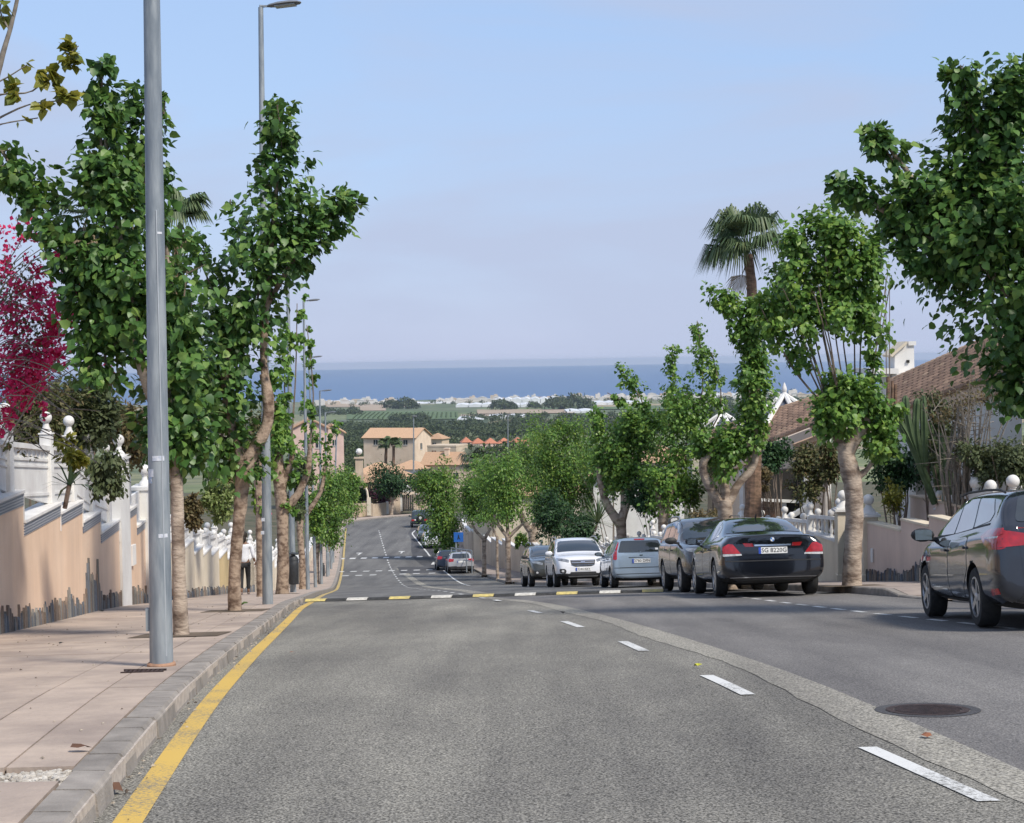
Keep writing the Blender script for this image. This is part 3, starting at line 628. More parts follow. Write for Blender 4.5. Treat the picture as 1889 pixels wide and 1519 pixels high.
def block(par, name, mat, xf, y0, y1, zt, th, zb=None, out=0., bevel=0.):
    """wall length from y0 to y1 with level top zt; its street face lies on xf, thickness th away from the street (sign gives the side)"""
    vs = []
    for yy in (y0, y1):
        x = xf(yy) + out * (1 if th < 0 else -1)
        g = gz(x, yy) - .1 if zb is None else zb
        vs += [(x, yy, g), (x, yy, zt), (x + th - out * 2 * (1 if th < 0 else -1), yy, zt), (x + th - out * 2 * (1 if th < 0 else -1), yy, g)]
    m = MB(); m.add(vs, [(0, 1, 2, 3), (4, 7, 6, 5), (0, 4, 5, 1), (1, 5, 6, 2), (2, 6, 7, 3), (3, 7, 4, 0)]); return m.build(name, mat, par, bevel=bevel)
def finial_prof(s=1.): 
    return [(.105 * s, 0), (.105 * s, .03 * s), (.085 * s, .06 * s), (.05 * s, .10 * s), (.042 * s, .16 * s), (.058 * s, .175 * s)] + [(.095 * s * math.sin(a), (.262 - .095 * math.cos(a)) * s) for a in np.linspace(.55, 3.1, 9)]
def ball(par, x, y, z, s=1., name='finial', mat=None):
    m = MB(); m.lathe(finial_prof(s), 14, (x, y, z)); return m.build(name, mat or WHITE, par, smooth=True)
# --- section A: orange wall, nearest on the left
yA = [wall_y(XWL, p) for p in (0, 38, 106, 147, 180, 214)]
wa = thing('garden_wall', 'orange stucco wall with stepped top, patterned tile band and slate shards along its foot', 'wall', (XWL(19), 19, gz(XWL(19), 19)))
tops = [U(38, 903, yA[1]).z, U(106, 926, yA[2]).z, U(146, 922, yA[3]).z, U(178, 940, yA[4]).z, U(212, 957, yA[5]).z]
cuts = [yA[0] - 1.9, yA[1], yA[2], yA[3], yA[4], yA[5]]
cuts = [9., 11.5, 14.0] + [yA[0] - 1.0] + yA[1:]
tops = [tops[0] + 1.05, tops[0] + .75, tops[0] + .38] + tops
for a, b, t in zip(cuts[:-1], cuts[1:], tops):
    block(wa, 'wall_panel', OR_ST, XWL, a, b, t - .215, -.22)
    block(wa, 'tile_band', TILEB, XWL, a, b - .012, t - .05, -.24, zb=t - .215, out=.012)
    block(wa, 'edge_trim', WHITE, XWL, b - .012, b + .012, t - .05, -.24, zb=t - .45, out=.016)
    block(wa, 'coping', WHITE, XWL, a, b + .01, t, -.28, zb=t - .05, out=.035, bevel=.006)
pk = [(.40, .62, .018), (.545, .95, .022), (.62, 1.12, .02), (.60, .8, .03)]
stones(wa, (XWL(yA[0] - .6), yA[0] - .6), (XWL(yA[5]), yA[5]), 1, .13, .26, [((p - 0) / 1., h, w) for p, h, w in [(.47, .60, .02), (.64, 1.0, .025), (.73, 1.1, .02), (.685, .75, .04)]])
# white rail above it: posts with ball finials and sloping panels
def post(par, x, y, z0, z1, w=.17, fin=1., name='post'):
    m = MB(); m.box((x, y, (z0 + z1) / 2), (w, w, z1 - z0)); m.box((x, y, z1 + .012), (w + .03, w + .03, .024))
    o = m.build(name, WHITE, par, bevel=.006)
    if fin:
        f = MB(); s = fin; prof = [(.085 * s, .024), (.08 * s, .06), (.05 * s, .12), (.042 * s, .17), (.055 * s, .18)] + [(.092 * s * math.sin(a), .18 + .075 * s - .092 * s * math.cos(a)) for a in np.linspace(.6, 3.1, 9)]
        f.lathe(prof, 14, (x, y, z1)); f.build('finial', WHITE, o, smooth=True)
    return o
wr = thing('balustrade', 'white precast rail with ball topped posts on the orange wall', 'balustrade', (XWL(21), 21, tops[4]))
def xr(y): return XWL(y) - .14
pp = []
for px, pt in ((8, 792), (84, 802), (126, 806), (160, 835), (192, 852)):
    yy = wall_y(xr, px); pp.append((yy, U(px, pt, yy).z))
pp = [(pp[0][0] - 2.2, pp[0][1] + .25)] + pp
def wall_top(y):
    for a, b, t in zip(cuts[:-1], cuts[1:], tops):
        if a <= y < b: return t
    return tops[0] if y < cuts[0] else tops[-1]
for (yy, zt) in pp: post(wr, xr(yy), yy, wall_top(yy) - .002, zt)
for (ya, za), (yb, zb) in zip(pp[:-1], pp[1:]):
    ya += .09; yb -= .09; drop = .17
    ztA, ztB = za - drop, zb - drop; xa, xb = xr(ya), xr(yb)
    lo = min(wall_top(ya), wall_top(yb))
    def quad(name, u0, u1, th, out):
        # band between heights (measured down from the sloping top)
        m = MB(); vs = []
        for x, y, zt in ((xa, ya, ztA), (xb, yb, ztB)):
            vs += [(x + out, y, max(zt - u1, wall_top(y - .001 if y == yb else y) + .001) if u1 > 9 else zt - u1), (x + out, y, zt - u0), (x + out - th, y, zt - u0), (x + out - th, y, zt - u1 if u1 < 9 else max(zt - u1, wall_top(y)))]
        m.add(vs, [(0, 1, 2, 3), (4, 7, 6, 5), (0, 4, 5, 1), (1, 5, 6, 2), (2, 6, 7, 3), (3, 7, 4, 0)]); return m.build(name, WHITE, wr)
    quad('top_rail', 0, .07, .15, .075); quad('panel', .07, 99, .06, .02); quad('moulding', .20, .235, .02, .038); quad('moulding', .30, .33, .02, .038); quad('bottom_moulding', .70, .74, .02, .04)
    for k in range(1, 9):
        f = k / 9; y = ya + (yb - ya) * f; zt = ztA + (ztB - ztA) * f; m = MB(); m.box((xa + (xb - xa) * f + .028, y, zt - .135), (.016, .02, .11)); m.build('rib', WHITE, wr)
# gate pillars and short orange panel beyond
y1 = wall_y(XWL, 214); y2 = wall_y(XWL, 231)
gp = thing('gate_pillar', 'tall white gate pillar at the end of the orange wall', 'pillar', (XWL(y1 + .2), y1 + .2, gz(XWL(y1), y1)))
zt = U(222, 850, y1 + .3).z; block(gp, 'shaft', WHITE2, lambda y: XWL(y) + .05, y1 + .013, y2, zt, -.32); block(gp, 'cap', WHITE, lambda y: XWL(y) + .05, y1 - .02, y2 + .04, zt + .07, -.32, zb=zt, out=.04)
ball(gp, XWL(y1 + .3) - .1, (y1 + y2) / 2, zt + .07, 1.2)
y3 = wall_y(XWL, 262); wb = thing('garden_wall', 'short orange wall with tile band between two white gate pillars', 'wall', (XWL(y2 + 1), y2 + 1, gz(XWL(y2), y2)))
for a, b, t in ((y2 + .004, (y2 + y3) / 2, U(240, 930, (y2 + y3) / 2).z), ((y2 + y3) / 2, y3, U(261, 958, y3).z)):
    block(wb, 'wall_panel', OR_ST, XWL, a, b, t - .2, -.2); block(wb, 'tile_band', TILEB, XWL, a, b - .012, t - .05, -.22, zb=t - .2, out=.012); block(wb, 'coping', WHITE, XWL, a, b, t, -.26, zb=t - .05, out=.035)
    block(wb, 'grille', WHITE, lambda y: XWL(y) - .1, a, b, t + .62, -.06, zb=t)
m = MB(); yy = y2 + .45; m.box((XWL(yy) + .03, yy, gz(XWL(yy), yy) + 1.15), (.06, .32, .42)); m.build('meter_box', WHITE2, wb, bevel=.005)
stones(wb, (XWL(y2), y2), (XWL(y3), y3), 1, .13, .3)
y4 = wall_y(XWL, 274); gp2 = thing('gate_pillar', 'white gate pillar hidden partly by the nearest lamp post', 'pillar', (XWL(y3 + .3), y3 + .3, gz(XWL(y3), y3)))
zt = U(266, 905, y3).z; block(gp2, 'shaft', WHITE2, lambda y: XWL(y) + .06, y3 + .004, y4, zt, -.34); block(gp2, 'cap', WHITE, lambda y: XWL(y) + .06, y3 - .03, y4 + .04, zt + .07, -.34, zb=zt, out=.04); ball(gp2, XWL(y3) - .1, (y3 + y4) / 2, zt + .07, 1.3)
# lower walls on the left, each house its own
def low_wall(y0, y1, mat, label, side=-1, xf=XWL, h=1.35, n=3, rail=True, stn=True, balls=2, capm=None, th=.22, sth=.24):
    w = thing('garden_wall', label, 'wall', (xf((y0 + y1) / 2), (y0 + y1) / 2, gz(xf((y0 + y1) / 2), (y0 + y1) / 2)))
    r = None
    if rail:
        nm = label.replace('wall', 'wall top', 1)
        r = thing('balustrade', 'white rail with finials on the ' + rail, 'balustrade', (xf((y0 + y1) / 2), (y0 + y1) / 2, gz(xf((y0 + y1) / 2), (y0 + y1) / 2) + h + .13))
    for k in range(n):
        a = y0 + (y1 - y0) * k / n; b = y0 + (y1 - y0) * (k + 1) / n; g = gz(xf(b), b) + .13; t = max(g + h, gz(xf(a), a) + .13 + h * .78)
        block(w, 'wall_panel', mat, xf, a, b - .003, t - .06, side * th); block(w, 'coping', capm or WHITE, xf, a, b + .006, t, side * (th + .04), zb=t - .06, out=.03, bevel=.005)
        if r:
            def xm(y): return xf(y) + side * .12
            post(r, xm(a + .1), a + .1, t, t + .62, .15, 1.)
            if k == n - 1: post(r, xm(b - .1), b - .1, t, t + .60, .15, 1.)
            ra, rb = a + .18, b - (.18 if k == n - 1 else .0); m = MB()
            m.add([(xm(ra) - .06, ra, t + .44), (xm(ra) + .06, ra, t + .44), (xm(ra) + .06, ra, t + .52), (xm(ra) - .06, ra, t + .52), (xm(rb) - .06, rb, t + .30), (xm(rb) + .06, rb, t + .30), (xm(rb) + .06, rb, t + .38), (xm(rb) - .06, rb, t + .38)], [(0, 1, 2, 3), (4, 7, 6, 5), (0, 4, 5, 1), (1, 5, 6, 2), (2, 6, 7, 3), (3, 7, 4, 0)])
            m.build('hand_rail', WHITE, r)
            nb = max(3, int((rb - ra) / .32))
            for q in range(nb):
                f = (q + .5) / nb; y = ra + (rb - ra) * f; hh = .44 - .14 * f - .001; m = MB()
                m.lathe([(.045, 0), (.045, .03), (.025, .06), (.052, hh * .35), (.03, hh * .6), (.024, hh * .8), (.04, hh - .03), (.04, hh)], 8, (xm(y), y, t)); m.build('baluster', WHITE, r, smooth=True)
                if balls > 1 and q % 3 == 1:
                    m = MB(); m.sphere((xm(y), y, t + hh + .08 + .085), .085, 10, 7); m.build('finial', WHITE, r, smooth=True)
    if stn: stones(w, (xf(y0), y0), (xf(y1), y1), -side, .13, .22, w0=.12)
    return w
yc = [wall_y(XWL, p) for p in (282, 340, 366)]
yb_ = [yc[0]] + [wall_y(XWL, p) for p in (352, 398, 428, 462, 494)] + [60.0]
print('YB', yb_)
low_wall(yb_[0], yb_[1], CREAM, 'cream stucco wall behind the trunk beside the nearest lamp post', rail='cream wall behind the nearest trunk', n=2, h=1.5)
low_wall(yb_[1] + .02, yb_[2], CREAM, 'pale cream wall under the hanging green shrub', rail='pale wall under the hanging shrub', n=3, h=1.5)
low_wall(yb_[2] + .02, yb_[3], YEL_ST, 'yellowish wall just left of the leaning tree', rail='yellowish wall left of the leaning tree', n=2, h=1.5)
low_wall(yb_[3] + .02, yb_[4], CREAM, 'cream wall just behind the walking person', rail='cream wall behind the person', n=3, h=1.5)
low_wall(yb_[4] + .02, yb_[5], TERRA, 'terracotta coloured wall left of the second lamp post', rail='terracotta wall', n=3, stn=False, h=1.5)
if yb_[5] < 59: low_wall(yb_[5] + .02, 60, CREAM, 'whitish wall between the second lamp post and the stout pollard', rail='whitish wall behind the second lamp post', n=3, stn=False, h=1.4)
low_wall(60.02, 78, CREAM, 'cream wall beyond the terracotta wall down the left pavement', rail='cream wall beyond the terracotta one', n=5, stn=False)
low_wall(78.02, 100, TAN, 'tan wall far down the left pavement', rail=None, n=5, stn=False)
low_wall(100.02, 140, CREAM, 'cream wall at the dip on the left side', rail=None, n=8, stn=False)
# --- right side: pink stepped wall and gate
def XR(y): return XWR(y)
rw = thing('garden_wall', 'pinkish stepped stucco wall behind the near estate car with slate shards along its foot', 'wall', (XR(32), 32, gz(XR(32), 32)))
yR = [wall_y(XR, p) for p in (1591, 1660, 1712, 1770, 1889)]
print('YR', yR)
tps = [U(1640, 968, (yR[0] + yR[1]) / 2).z, U(1686, 962, (yR[1] + yR[2]) / 2).z, U(1740, 957, (yR[2] + yR[3]) / 2).z]
seg = [(yR[0], yR[1], tps[0]), (yR[1], yR[2], tps[1]), (yR[2], yR[3], tps[2]), (yR[3], yR[3] - 2.4, tps[2] + .24), (yR[3] - 2.4, yR[3] - 5, tps[2] + .5), (yR[3] - 5, yR[3] - 9, tps[2] + .8)]
for a, b, t in seg:
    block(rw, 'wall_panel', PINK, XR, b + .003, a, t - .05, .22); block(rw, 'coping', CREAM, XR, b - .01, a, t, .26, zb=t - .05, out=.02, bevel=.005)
stones(rw, (XR(yR[3] - 3), yR[3] - 3), (XR(yR[0]), yR[0]), -1, .13, .22, [(.45, .38, .06), (.62, .42, .06), (.8, .33, .05)], .075)
m = MB(); yy = wall_y(XR, 1608); m.box((XR(yy) - .02, yy, U(1608, 1025, yy).z), (.04, .12, .3)); m.build('letter_box', WHITE2, rw, bevel=.005)
bw = thing('garden_wall', 'low upper terrace wall behind the pink stepped wall', 'wall', (XR(31) + 1.2, 31, gz(9, 31)))
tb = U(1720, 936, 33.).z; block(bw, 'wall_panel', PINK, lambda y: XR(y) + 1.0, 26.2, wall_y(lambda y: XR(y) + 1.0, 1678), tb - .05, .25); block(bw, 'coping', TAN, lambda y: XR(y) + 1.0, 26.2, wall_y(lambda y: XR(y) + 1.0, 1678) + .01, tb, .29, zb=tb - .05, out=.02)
rb_ = thing('balustrade', 'white stone coping rail with ball finials above the pink wall', 'balustrade', (XR(31) + 1.2, 31, tb))
def xq(y): return XR(y) + 1.12
for px, pb, s in ((1733, 914, 1.), (1760, 922, .95), (1799, 893, 1.25), (1827, 898, 1.2), (1868, 890, 1.3)):
    yy = wall_y(xq, px); zc = U(px, pb, yy).z; z0 = zc - .262 * s; post_h = z0 - tb
    m = MB(); m.box((xq(yy), yy, tb + post_h / 2), (.2, .2, max(.02, post_h))); m.box((xq(yy), yy, z0 - .02), (.3, .3, .04)); o = m.build('pedestal', WHITE, rb_, bevel=.008); ball(o, xq(yy), yy, z0, s * 1.05)
ya, yb = wall_y(xq, 1840), wall_y(xq, 1745); m = MB(); m.add([(xq(ya) - .1, ya, tb + .28), (xq(ya) + .1, ya, tb + .28), (xq(ya) + .1, ya, tb + .4), (xq(ya) - .1, ya, tb + .4), (xq(yb) - .1, yb, tb), (xq(yb) + .1, yb, tb), (xq(yb) + .1, yb, tb + .1), (xq(yb) - .1, yb, tb + .1)], [(0, 1, 2, 3), (4, 7, 6, 5), (0, 4, 5, 1), (1, 5, 6, 2), (2, 6, 7, 3), (3, 7, 4, 0)]); m.build('sloping_rail', WHITE, rb_)
def gate_pillar(px, ptop, label, yy, w=.34, s=1.25):
    x = XR(yy) + .1; g = gz(x, yy) + .05; zt = U(px, ptop, yy).z
    t = thing('gate_pillar', label, 'pillar', (x, yy, g))
    m = MB(); m.box((x, yy, (g + zt) / 2), (w, w, zt - g)); m.build('shaft', CREAM, t, bevel=.01)
    m = MB(); m.box((x, yy, g + .12), (w + .06, w + .06, .26)); m.build('plinth', CREAM, t, bevel=.01)
    m = MB(); m.box((x, yy, zt + .03), (w + .12, w + .12, .06)); m.box((x, yy, zt + .075), (w + .04, w + .04, .03)); m.build('cap', WHITE, t, bevel=.006)
    m = MB(); m.lathe([(.17, .09), (.15, .13), (.09, .19), (.06, .26)] + [(.125 * math.sin(a), .37 - .125 * math.cos(a)) for a in np.linspace(.5, 3.1, 10)], 16, (x, yy, zt)); m.build('finial', WHITE, t, smooth=True); return x, yy, g, zt
yg1 = wall_y(XR, 1600) + .25; yg0 = yg1 + 1.75
p1 = gate_pillar(1603, 953, 'cream gate pillar with white ball right of the pollarded trunk', yg1)
p0 = gate_pillar(1527, 944, 'cream gate pillar with white ball between the black saloon and the pollarded trunk', yg0)
gt = thing('garden_gate', 'dark green iron gate with gilt ornaments between the two cream pillars', 'gate', (XR(yg1 + .9), yg1 + .9, p0[2]))
m = MB(); gx = lambda y: XR(y) + .1; za, zb = p1[2] + .1, p1[3] - .45
for k in range(11):
    y = yg1 + .2 + k * (yg0 - yg1 - .4) / 10; b = MB(); b.box((gx(y), y, (za + zb) / 2), (.02, .02, zb - za)); b.build('bar', IRONG, gt)
for z in (za, za + .35, zb - .25, zb): b = MB(); b.tube([(gx(yg1 + .18), yg1 + .18, z), (gx(yg0 - .18), yg0 - .18, z)], .018, 6); b.build('cross_rail', IRONG, gt)
b = MB(); b.add([(gx(yg1 + .2) + .02, yg1 + .2, za), (gx(yg0 - .2) + .02, yg0 - .2, za), (gx(yg0 - .2) + .02, yg0 - .2, zb), (gx(yg1 + .2) + .02, yg1 + .2, zb), (gx(yg1 + .2) + .03, yg1 + .2, za), (gx(yg0 - .2) + .03, yg0 - .2, za), (gx(yg0 - .2) + .03, yg0 - .2, zb), (gx(yg1 + .2) + .03, yg1 + .2, zb)], [(0, 1, 2, 3), (4, 7, 6, 5), (0, 4, 5, 1), (1, 5, 6, 2), (2, 6, 7, 3), (3, 7, 4, 0)]); b.build('backing_sheet', IRONG, gt)
for y, z in ((yg0 - .55, zb - .02), (yg0 - .55, za + .75), (yg0 - .95, za + .5), (yg1 + .6, za + .75)): b = MB(); b.sphere((gx(y) - .03, y, z), .05, 8, 6, (.5, 1, 1.5)); b.build('gilt_ornament', GOLD, gt, smooth=True)
low_wall(yg0 + .25, 47, CREAM, 'cream wall behind the black saloon and dark people carrier', side=1, xf=XWR, rail='cream wall behind the black saloon', n=4, h=1.25, stn=False)
low_wall(47.02, 60, CREAM, 'cream wall behind the light blue hatchback and white off roader', side=1, xf=XWR, rail='wall behind the light blue hatchback', n=6, h=1.3, stn=False)
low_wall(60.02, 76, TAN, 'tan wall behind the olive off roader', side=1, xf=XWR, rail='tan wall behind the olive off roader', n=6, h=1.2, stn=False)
low_wall(76.02, 96, CREAM, 'cream wall behind the slim street trees on the right', side=1, xf=XWR, rail='cream wall behind the slim street trees', n=6, h=1.2, stn=False)
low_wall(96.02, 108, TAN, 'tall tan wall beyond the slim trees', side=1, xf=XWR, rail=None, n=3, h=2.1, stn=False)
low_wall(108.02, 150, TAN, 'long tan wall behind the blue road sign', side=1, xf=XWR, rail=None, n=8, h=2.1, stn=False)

# ------------------------------------------------------------------ houses
RTILE = [M('roof_tile_brown', (.42, .26, .165), (.25, .15, .10), .9, 7, .4, 30, rnd=.3), M('roof_tile_orange', (.46, .30, .19), (.36, .23, .145), .9, 7, .4, 30, rnd=.25), M('roof_tile_red', (.47, .19, .12), (.36, .15, .09), .9, 3, .3, 10, rnd=.1)]
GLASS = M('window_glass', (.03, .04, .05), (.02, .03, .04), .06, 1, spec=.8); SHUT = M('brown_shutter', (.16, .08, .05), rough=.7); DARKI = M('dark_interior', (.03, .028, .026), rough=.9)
PEACH = M('peach_render', (.72, .58, .45), (.64, .50, .38), .92, .7, .2, 20, dirt=.08); PINKR = M('pink_render', (.68, .50, .43), (.60, .44, .38), .92, .7, .2, 20, dirt=.08); BEIGE = M('beige_render', (.58, .48, .36), (.5, .41, .3), .92, .7, .2, 20, dirt=.08)
def house(label, px, pyb, Y, w, d, h, rz=0., rh=1.6, roof='gable', wall=None, rmat=None, wins=(), chim=None, name='house', group=None, eave=.35, ridge='x'):
    base = U(px, pyb, Y); t = thing(name, label, 'house', base, group); R = Matrix.Rotation(rz, 3, 'Z'); wall = wall or PEACH; rmat = rmat or RTILE[1]
    def W(x, y, z): return base + R @ Vector((x, y, z))
    m = MB(); a, b = w / 2, d / 2; c = [W(-a, -b, -3), W(a, -b, -3), W(a, b, -3), W(-a, b, -3)]; e = [W(-a, -b, h), W(a, -b, h), W(a, b, h), W(-a, b, h)]
    if roof == 'gable' and ridge == 'x': m.add(c + e + [W(-a, 0, h + rh), W(a, 0, h + rh)], [(0, 1, 5, 4), (2, 3, 7, 6), (1, 2, 6, 9, 5), (3, 0, 4, 8, 7), (0, 3, 2, 1), (4, 5, 9, 8), (8, 9, 6, 7)])
    elif roof == 'gable': m.add(c + e + [W(0, -b, h + rh), W(0, b, h + rh)], [(1, 2, 6, 5), (3, 0, 4, 7), (0, 1, 5, 8, 4), (2, 3, 7, 9, 6), (0, 3, 2, 1), (5, 6, 9, 8), (4, 8, 9, 7)])
    else: m.add(c + e, [(0, 1, 5, 4), (1, 2, 6, 5), (2, 3, 7, 6), (3, 0, 4, 7), (0, 3, 2, 1), (4, 5, 6, 7)])
    m.build('wall', wall, t)
    def slab(poly, th=.14, nm='roof'):
        n = (poly[1] - poly[0]).cross(poly[2] - poly[1]).normalized()
        if n.z < 0: n = -n
        q = MB(); q.prism([p + n * .02 for p in poly], n * th); return q.build(nm, rmat, t)
    A, B, E = a + eave, b + eave, eave; sl = rh / (b if ridge == 'x' else a) * E
    if roof == 'gable' and ridge == 'x':
        slab([W(-A, -B, h - sl), W(A, -B, h - sl), W(A, 0, h + rh), W(-A, 0, h + rh)]); slab([W(-A, B, h - sl), W(A, B, h - sl), W(A, 0, h + rh), W(-A, 0, h + rh)])
    elif roof == 'gable':
        slab([W(-A, -B, h - sl), W(-A, B, h - sl), W(0, B, h + rh), W(0, -B, h + rh)]); slab([W(A, -B, h - sl), W(A, B, h - sl), W(0, B, h + rh), W(0, -B, h + rh)])
    elif roof == 'hip':
        k = min(a, b) * .98; r1, r2 = (W(-(a - k) - .01, 0, h + rh), W((a - k) + .01, 0, h + rh)) if a >= b else (W(0, -(b - k) - .01, h + rh), W(0, (b - k) + .01, h + rh))
        q = MB(); v = [W(-A, -B, h), W(A, -B, h), W(A, B, h), W(-A, B, h), r1, r2]; q.add(v, [(0, 1, 5, 4), (1, 2, 5), (2, 3, 4, 5), (3, 0, 4), (0, 3, 2, 1)] if a >= b else [(0, 1, 4), (1, 2, 5, 4), (2, 3, 5), (3, 0, 4, 5), (0, 3, 2, 1)]); q.build('roof', rmat, t)
    else:
        q = MB(); q.box((0, 0, 0), (w + .1, d + .1, .3)); q.v = [tuple(W(x, y, z + h + .15)) for x, y, z in q.v]; q.build('parapet', wall, t)
    for wn_ in wins:
        x, z, ww, hh = wn_[:4]; face = wn_[4] if len(wn_) > 4 else 'f'; kind = wn_[5] if len(wn_) > 5 else GLASS
        def P(u, v, o): return W(u, -b - o, v) if face == 'f' else (W(a + o, u, v) if face == 'r' else W(-a - o, u, v))
        def rect(u0, u1, v0, v1, o0, o1, nm, mt, par):
            q = MB(); q.add([P(u0, v0, o0), P(u1, v0, o0), P(u1, v1, o0), P(u0, v1, o0), P(u0, v0, o1), P(u1, v0, o1), P(u1, v1, o1), P(u0, v1, o1)], [(0, 1, 2, 3), (4, 7, 6, 5), (0, 4, 5, 1), (1, 5, 6, 2), (2, 6, 7, 3), (3, 7, 4, 0)]); return q.build(nm, mt, par)
        f = rect(x - ww / 2, x + ww / 2, z, z + hh, .002, .03, 'window', kind, t); rect(x - ww / 2 - .08, x + ww / 2 + .08, z - .1, z - .02, .002, .10, 'sill', WHITE2, f); rect(x - .03, x + .03, z, z + hh, .032, .05, 'mullion', WHITE2, f)
    if chim:
        x, y, hh = chim; q = MB(); q.box((0, 0, 0), (.7, .7, hh)); q.box((0, 0, hh / 2 + .1), (.9, .9, .2)); q.v = [tuple(W(x + X, y + Yy, h + rh * .5 + hh / 2 + Z)) for X, Yy, Z in q.v]; q.build('chimney', wall, t)
    return t
house('long peach house with brown tiled roof and small windows behind two palms', 734, 848, 330, 11.4, 8, 4.6, R_(-21), 1.7, wins=[(-.6, 3.2, .8, 1.0), (1.0, 3.2, .9, 1.0), (3.6, 3.2, .9, 1.0), (2.3, 3.0, .7, .7), (-3, 3.2, .9, 1.0), (-1, 2.2, .9, 1.2, 'r')], chim=(4.8, .5, .8), wall=PEACH)
house('low beige flat roofed wing right of the long peach house', 826, 848, 315, 6.0, 6, 2.6, R_(-20), roof='flat', wall=BEIGE, wins=[(-1.6, 1.0, .9, .9, 'f', SHUT), (.6, .9, 1.8, .9, 'f', SHUT)])
house('small tan house with hipped roof behind the beige wing', 808, 835, 350, 3.6, 4, 3.0, R_(-20), 1.2, 'hip', wall=TAN, wins=[(0, 1.2, .8, 1)])
house('pinkish house with tiled gable behind the left lamp posts', 612, 852, 250, 3.6, 5.5, 4.6, R_(8), 1.1, ridge='y', wall=PINKR, wins=[(.4, 2.6, .6, .9)])
house('salmon coloured house behind the left street trees', 572, 870, 225, 5.0, 5.5, 6.0, R_(8), 1.3, ridge='y', wall=PINKR, wins=[(-.5, 3.4, .8, 1.1), (1.2, 3.4, .8, 1.1)])
house('house with brown hipped roof right behind the bend, mostly hidden by dark trees', 700, 935, 222, 9.5, 9, 3.6, R_(-10), 2.5, 'hip', wall=PEACH, rmat=RTILE[1], wins=[(-3.4, 1.2, .9, 1.2), (-1, 1.2, .9, 1.2)])
house('small tan house with tiled roof at the left of the bend', 672, 935, 212, 3.2, 4, 3.3, R_(5), 1.0, 'hip', wall=YEL_ST, rmat=RTILE[1], wins=[(0, 1, .8, 1.1)])
house('white house with low tiled roof between the bend and the long peach house', 760, 905, 260, 6, 6, 3.6, R_(-15), 1.3, 'hip', wall=WHITE2, rmat=RTILE[1], wins=[(-1, 1.4, .9, 1.1)])
house('house with brown roof and chimney right of the bend', 840, 905, 262, 9, 7, 4.4, R_(-12), 1.7, 'gable', wall=PEACH, rmat=RTILE[1], wins=[(-2, 2, .9, 1.1), (1, 2, .9, 1.1)], chim=(-1, -1, 1.5))
for k, (px, py, s) in enumerate(((860, 826, .8), (882, 828, 1.0), (905, 828, 1.0), (930, 828, 1.05), (955, 826, .9), (972, 828, 1.0))):
    lab = ['leftmost small red roofed house beyond the beige wing', 'second red roofed villa from the left in the far row', 'third red roofed villa from the left in the far row', 'fourth red roofed villa, tallest of the far row', 'fifth red roofed villa of the far row, tucked behind the lamp', 'rightmost red roofed villa of the far row beside the trees'][k]
    house(lab, px, py + 6, 800, 6.3 * s, 6, 4.3, R_(10), 2.6, 'hip', wall=PINKR, rmat=RTILE[2], wins=[(-1.2, 1.6, 1, 1.6), (1.2, 1.6, 1, 1.6)], group='red roofed villas in the middle distance')
# chimney with ball cowl left of the bend
b0 = U(663, 870, 205); ch = thing('chimney_stack', 'tan chimney stack with round white ball cowl left of the bend', 'chimney', b0); m = MB(); m.box(b0 + Vector((0, 0, -.2)), (.9, .9, 3.6)); m.build('stack', TAN, ch); m = MB(); m.box(b0 + Vector((0, 0, 1.72)), (1.2, 1.2, .2)); m.build('cap', TAN, ch); m = MB(); m.sphere(b0 + Vector((0, 0, 2.5)), .42, 10, 7); m.build('ball', WHITE, ch, smooth=True)
# walls beyond the bend
def flat_wall(a, b, h, mat, label, caps=None, name='garden_wall', th=.25):
    A, B = Vector(a), Vector(b); t = thing(name, label, 'wall', (A + B) / 2); d = (B - A); n = Vector((-d.y, d.x, 0)).normalized() * th
    m = MB(); m.add([A - Vector((0, 0, .5)), B - Vector((0, 0, .5)), B + Vector((0, 0, h)), A + Vector((0, 0, h)), A - Vector((0, 0, .5)) + n, B - Vector((0, 0, .5)) + n, B + n + Vector((0, 0, h)), A + n + Vector((0, 0, h))], [(0, 1, 2, 3), (4, 7, 6, 5), (0, 4, 5, 1), (1, 5, 6, 2), (2, 6, 7, 3), (3, 7, 4, 0)]); m.build('wall_panel', mat, t)
    k = max(1, int(d.length / 3))
    for i in range(k + 1): p = A + d * i / k; m = MB(); m.box(p + Vector((0, -.05, h / 2)), (.3, .4, h + .25)); m.build('pier', WHITE2 if i % 2 else mat, t)
    return t
bz = lambda px, py, off=.13: hit(px, py, off)
flat_wall(bz(652, 951), bz(683, 948), 1.4, TAN, 'brownish wall left of the yellow post beyond the bend')
flat_wall(bz(686, 950), bz(742, 943), 1.3, TAN, 'tan wall following the outside of the bend under the dark tree')
flat_wall(bz(766, 946), bz(795, 944), 2.2, TAN, 'tan wall right of the dark gate beyond the bend')
p = bz(681, 951); y_ = thing('gate_pillar', 'pale yellow slender post at the bend', 'pillar', p); m = MB(); m.box(p + Vector((0, 0, 1.1)), (.45, .4, 2.2)); m.build('shaft', CREAM, y_); m = MB(); m.tube([p + Vector((-.1, 0, 2.2)), p + Vector((-.2, 0, 3.0)), p + Vector((-.35, 0, 3.4))], .14, 6); m.build('bracket', CREAM, y_)
p = bz(754, 943); y_ = thing('garden_gate', 'dark grey gate with white posts and a white canopy beyond the bend', 'gate', p)
for s in (-1, 1): m = MB(); m.box(p + Vector((s * .95, 0, 1.15)), (.3, .3, 2.3)); m.build('post', WHITE2, y_)
for k in range(7): m = MB(); m.box(p + Vector((-.7 + k * .235, 0, 1.05)), (.2, .06, 2.1)); m.build('board', M('dark_gate', (.05, .05, .055)), y_)
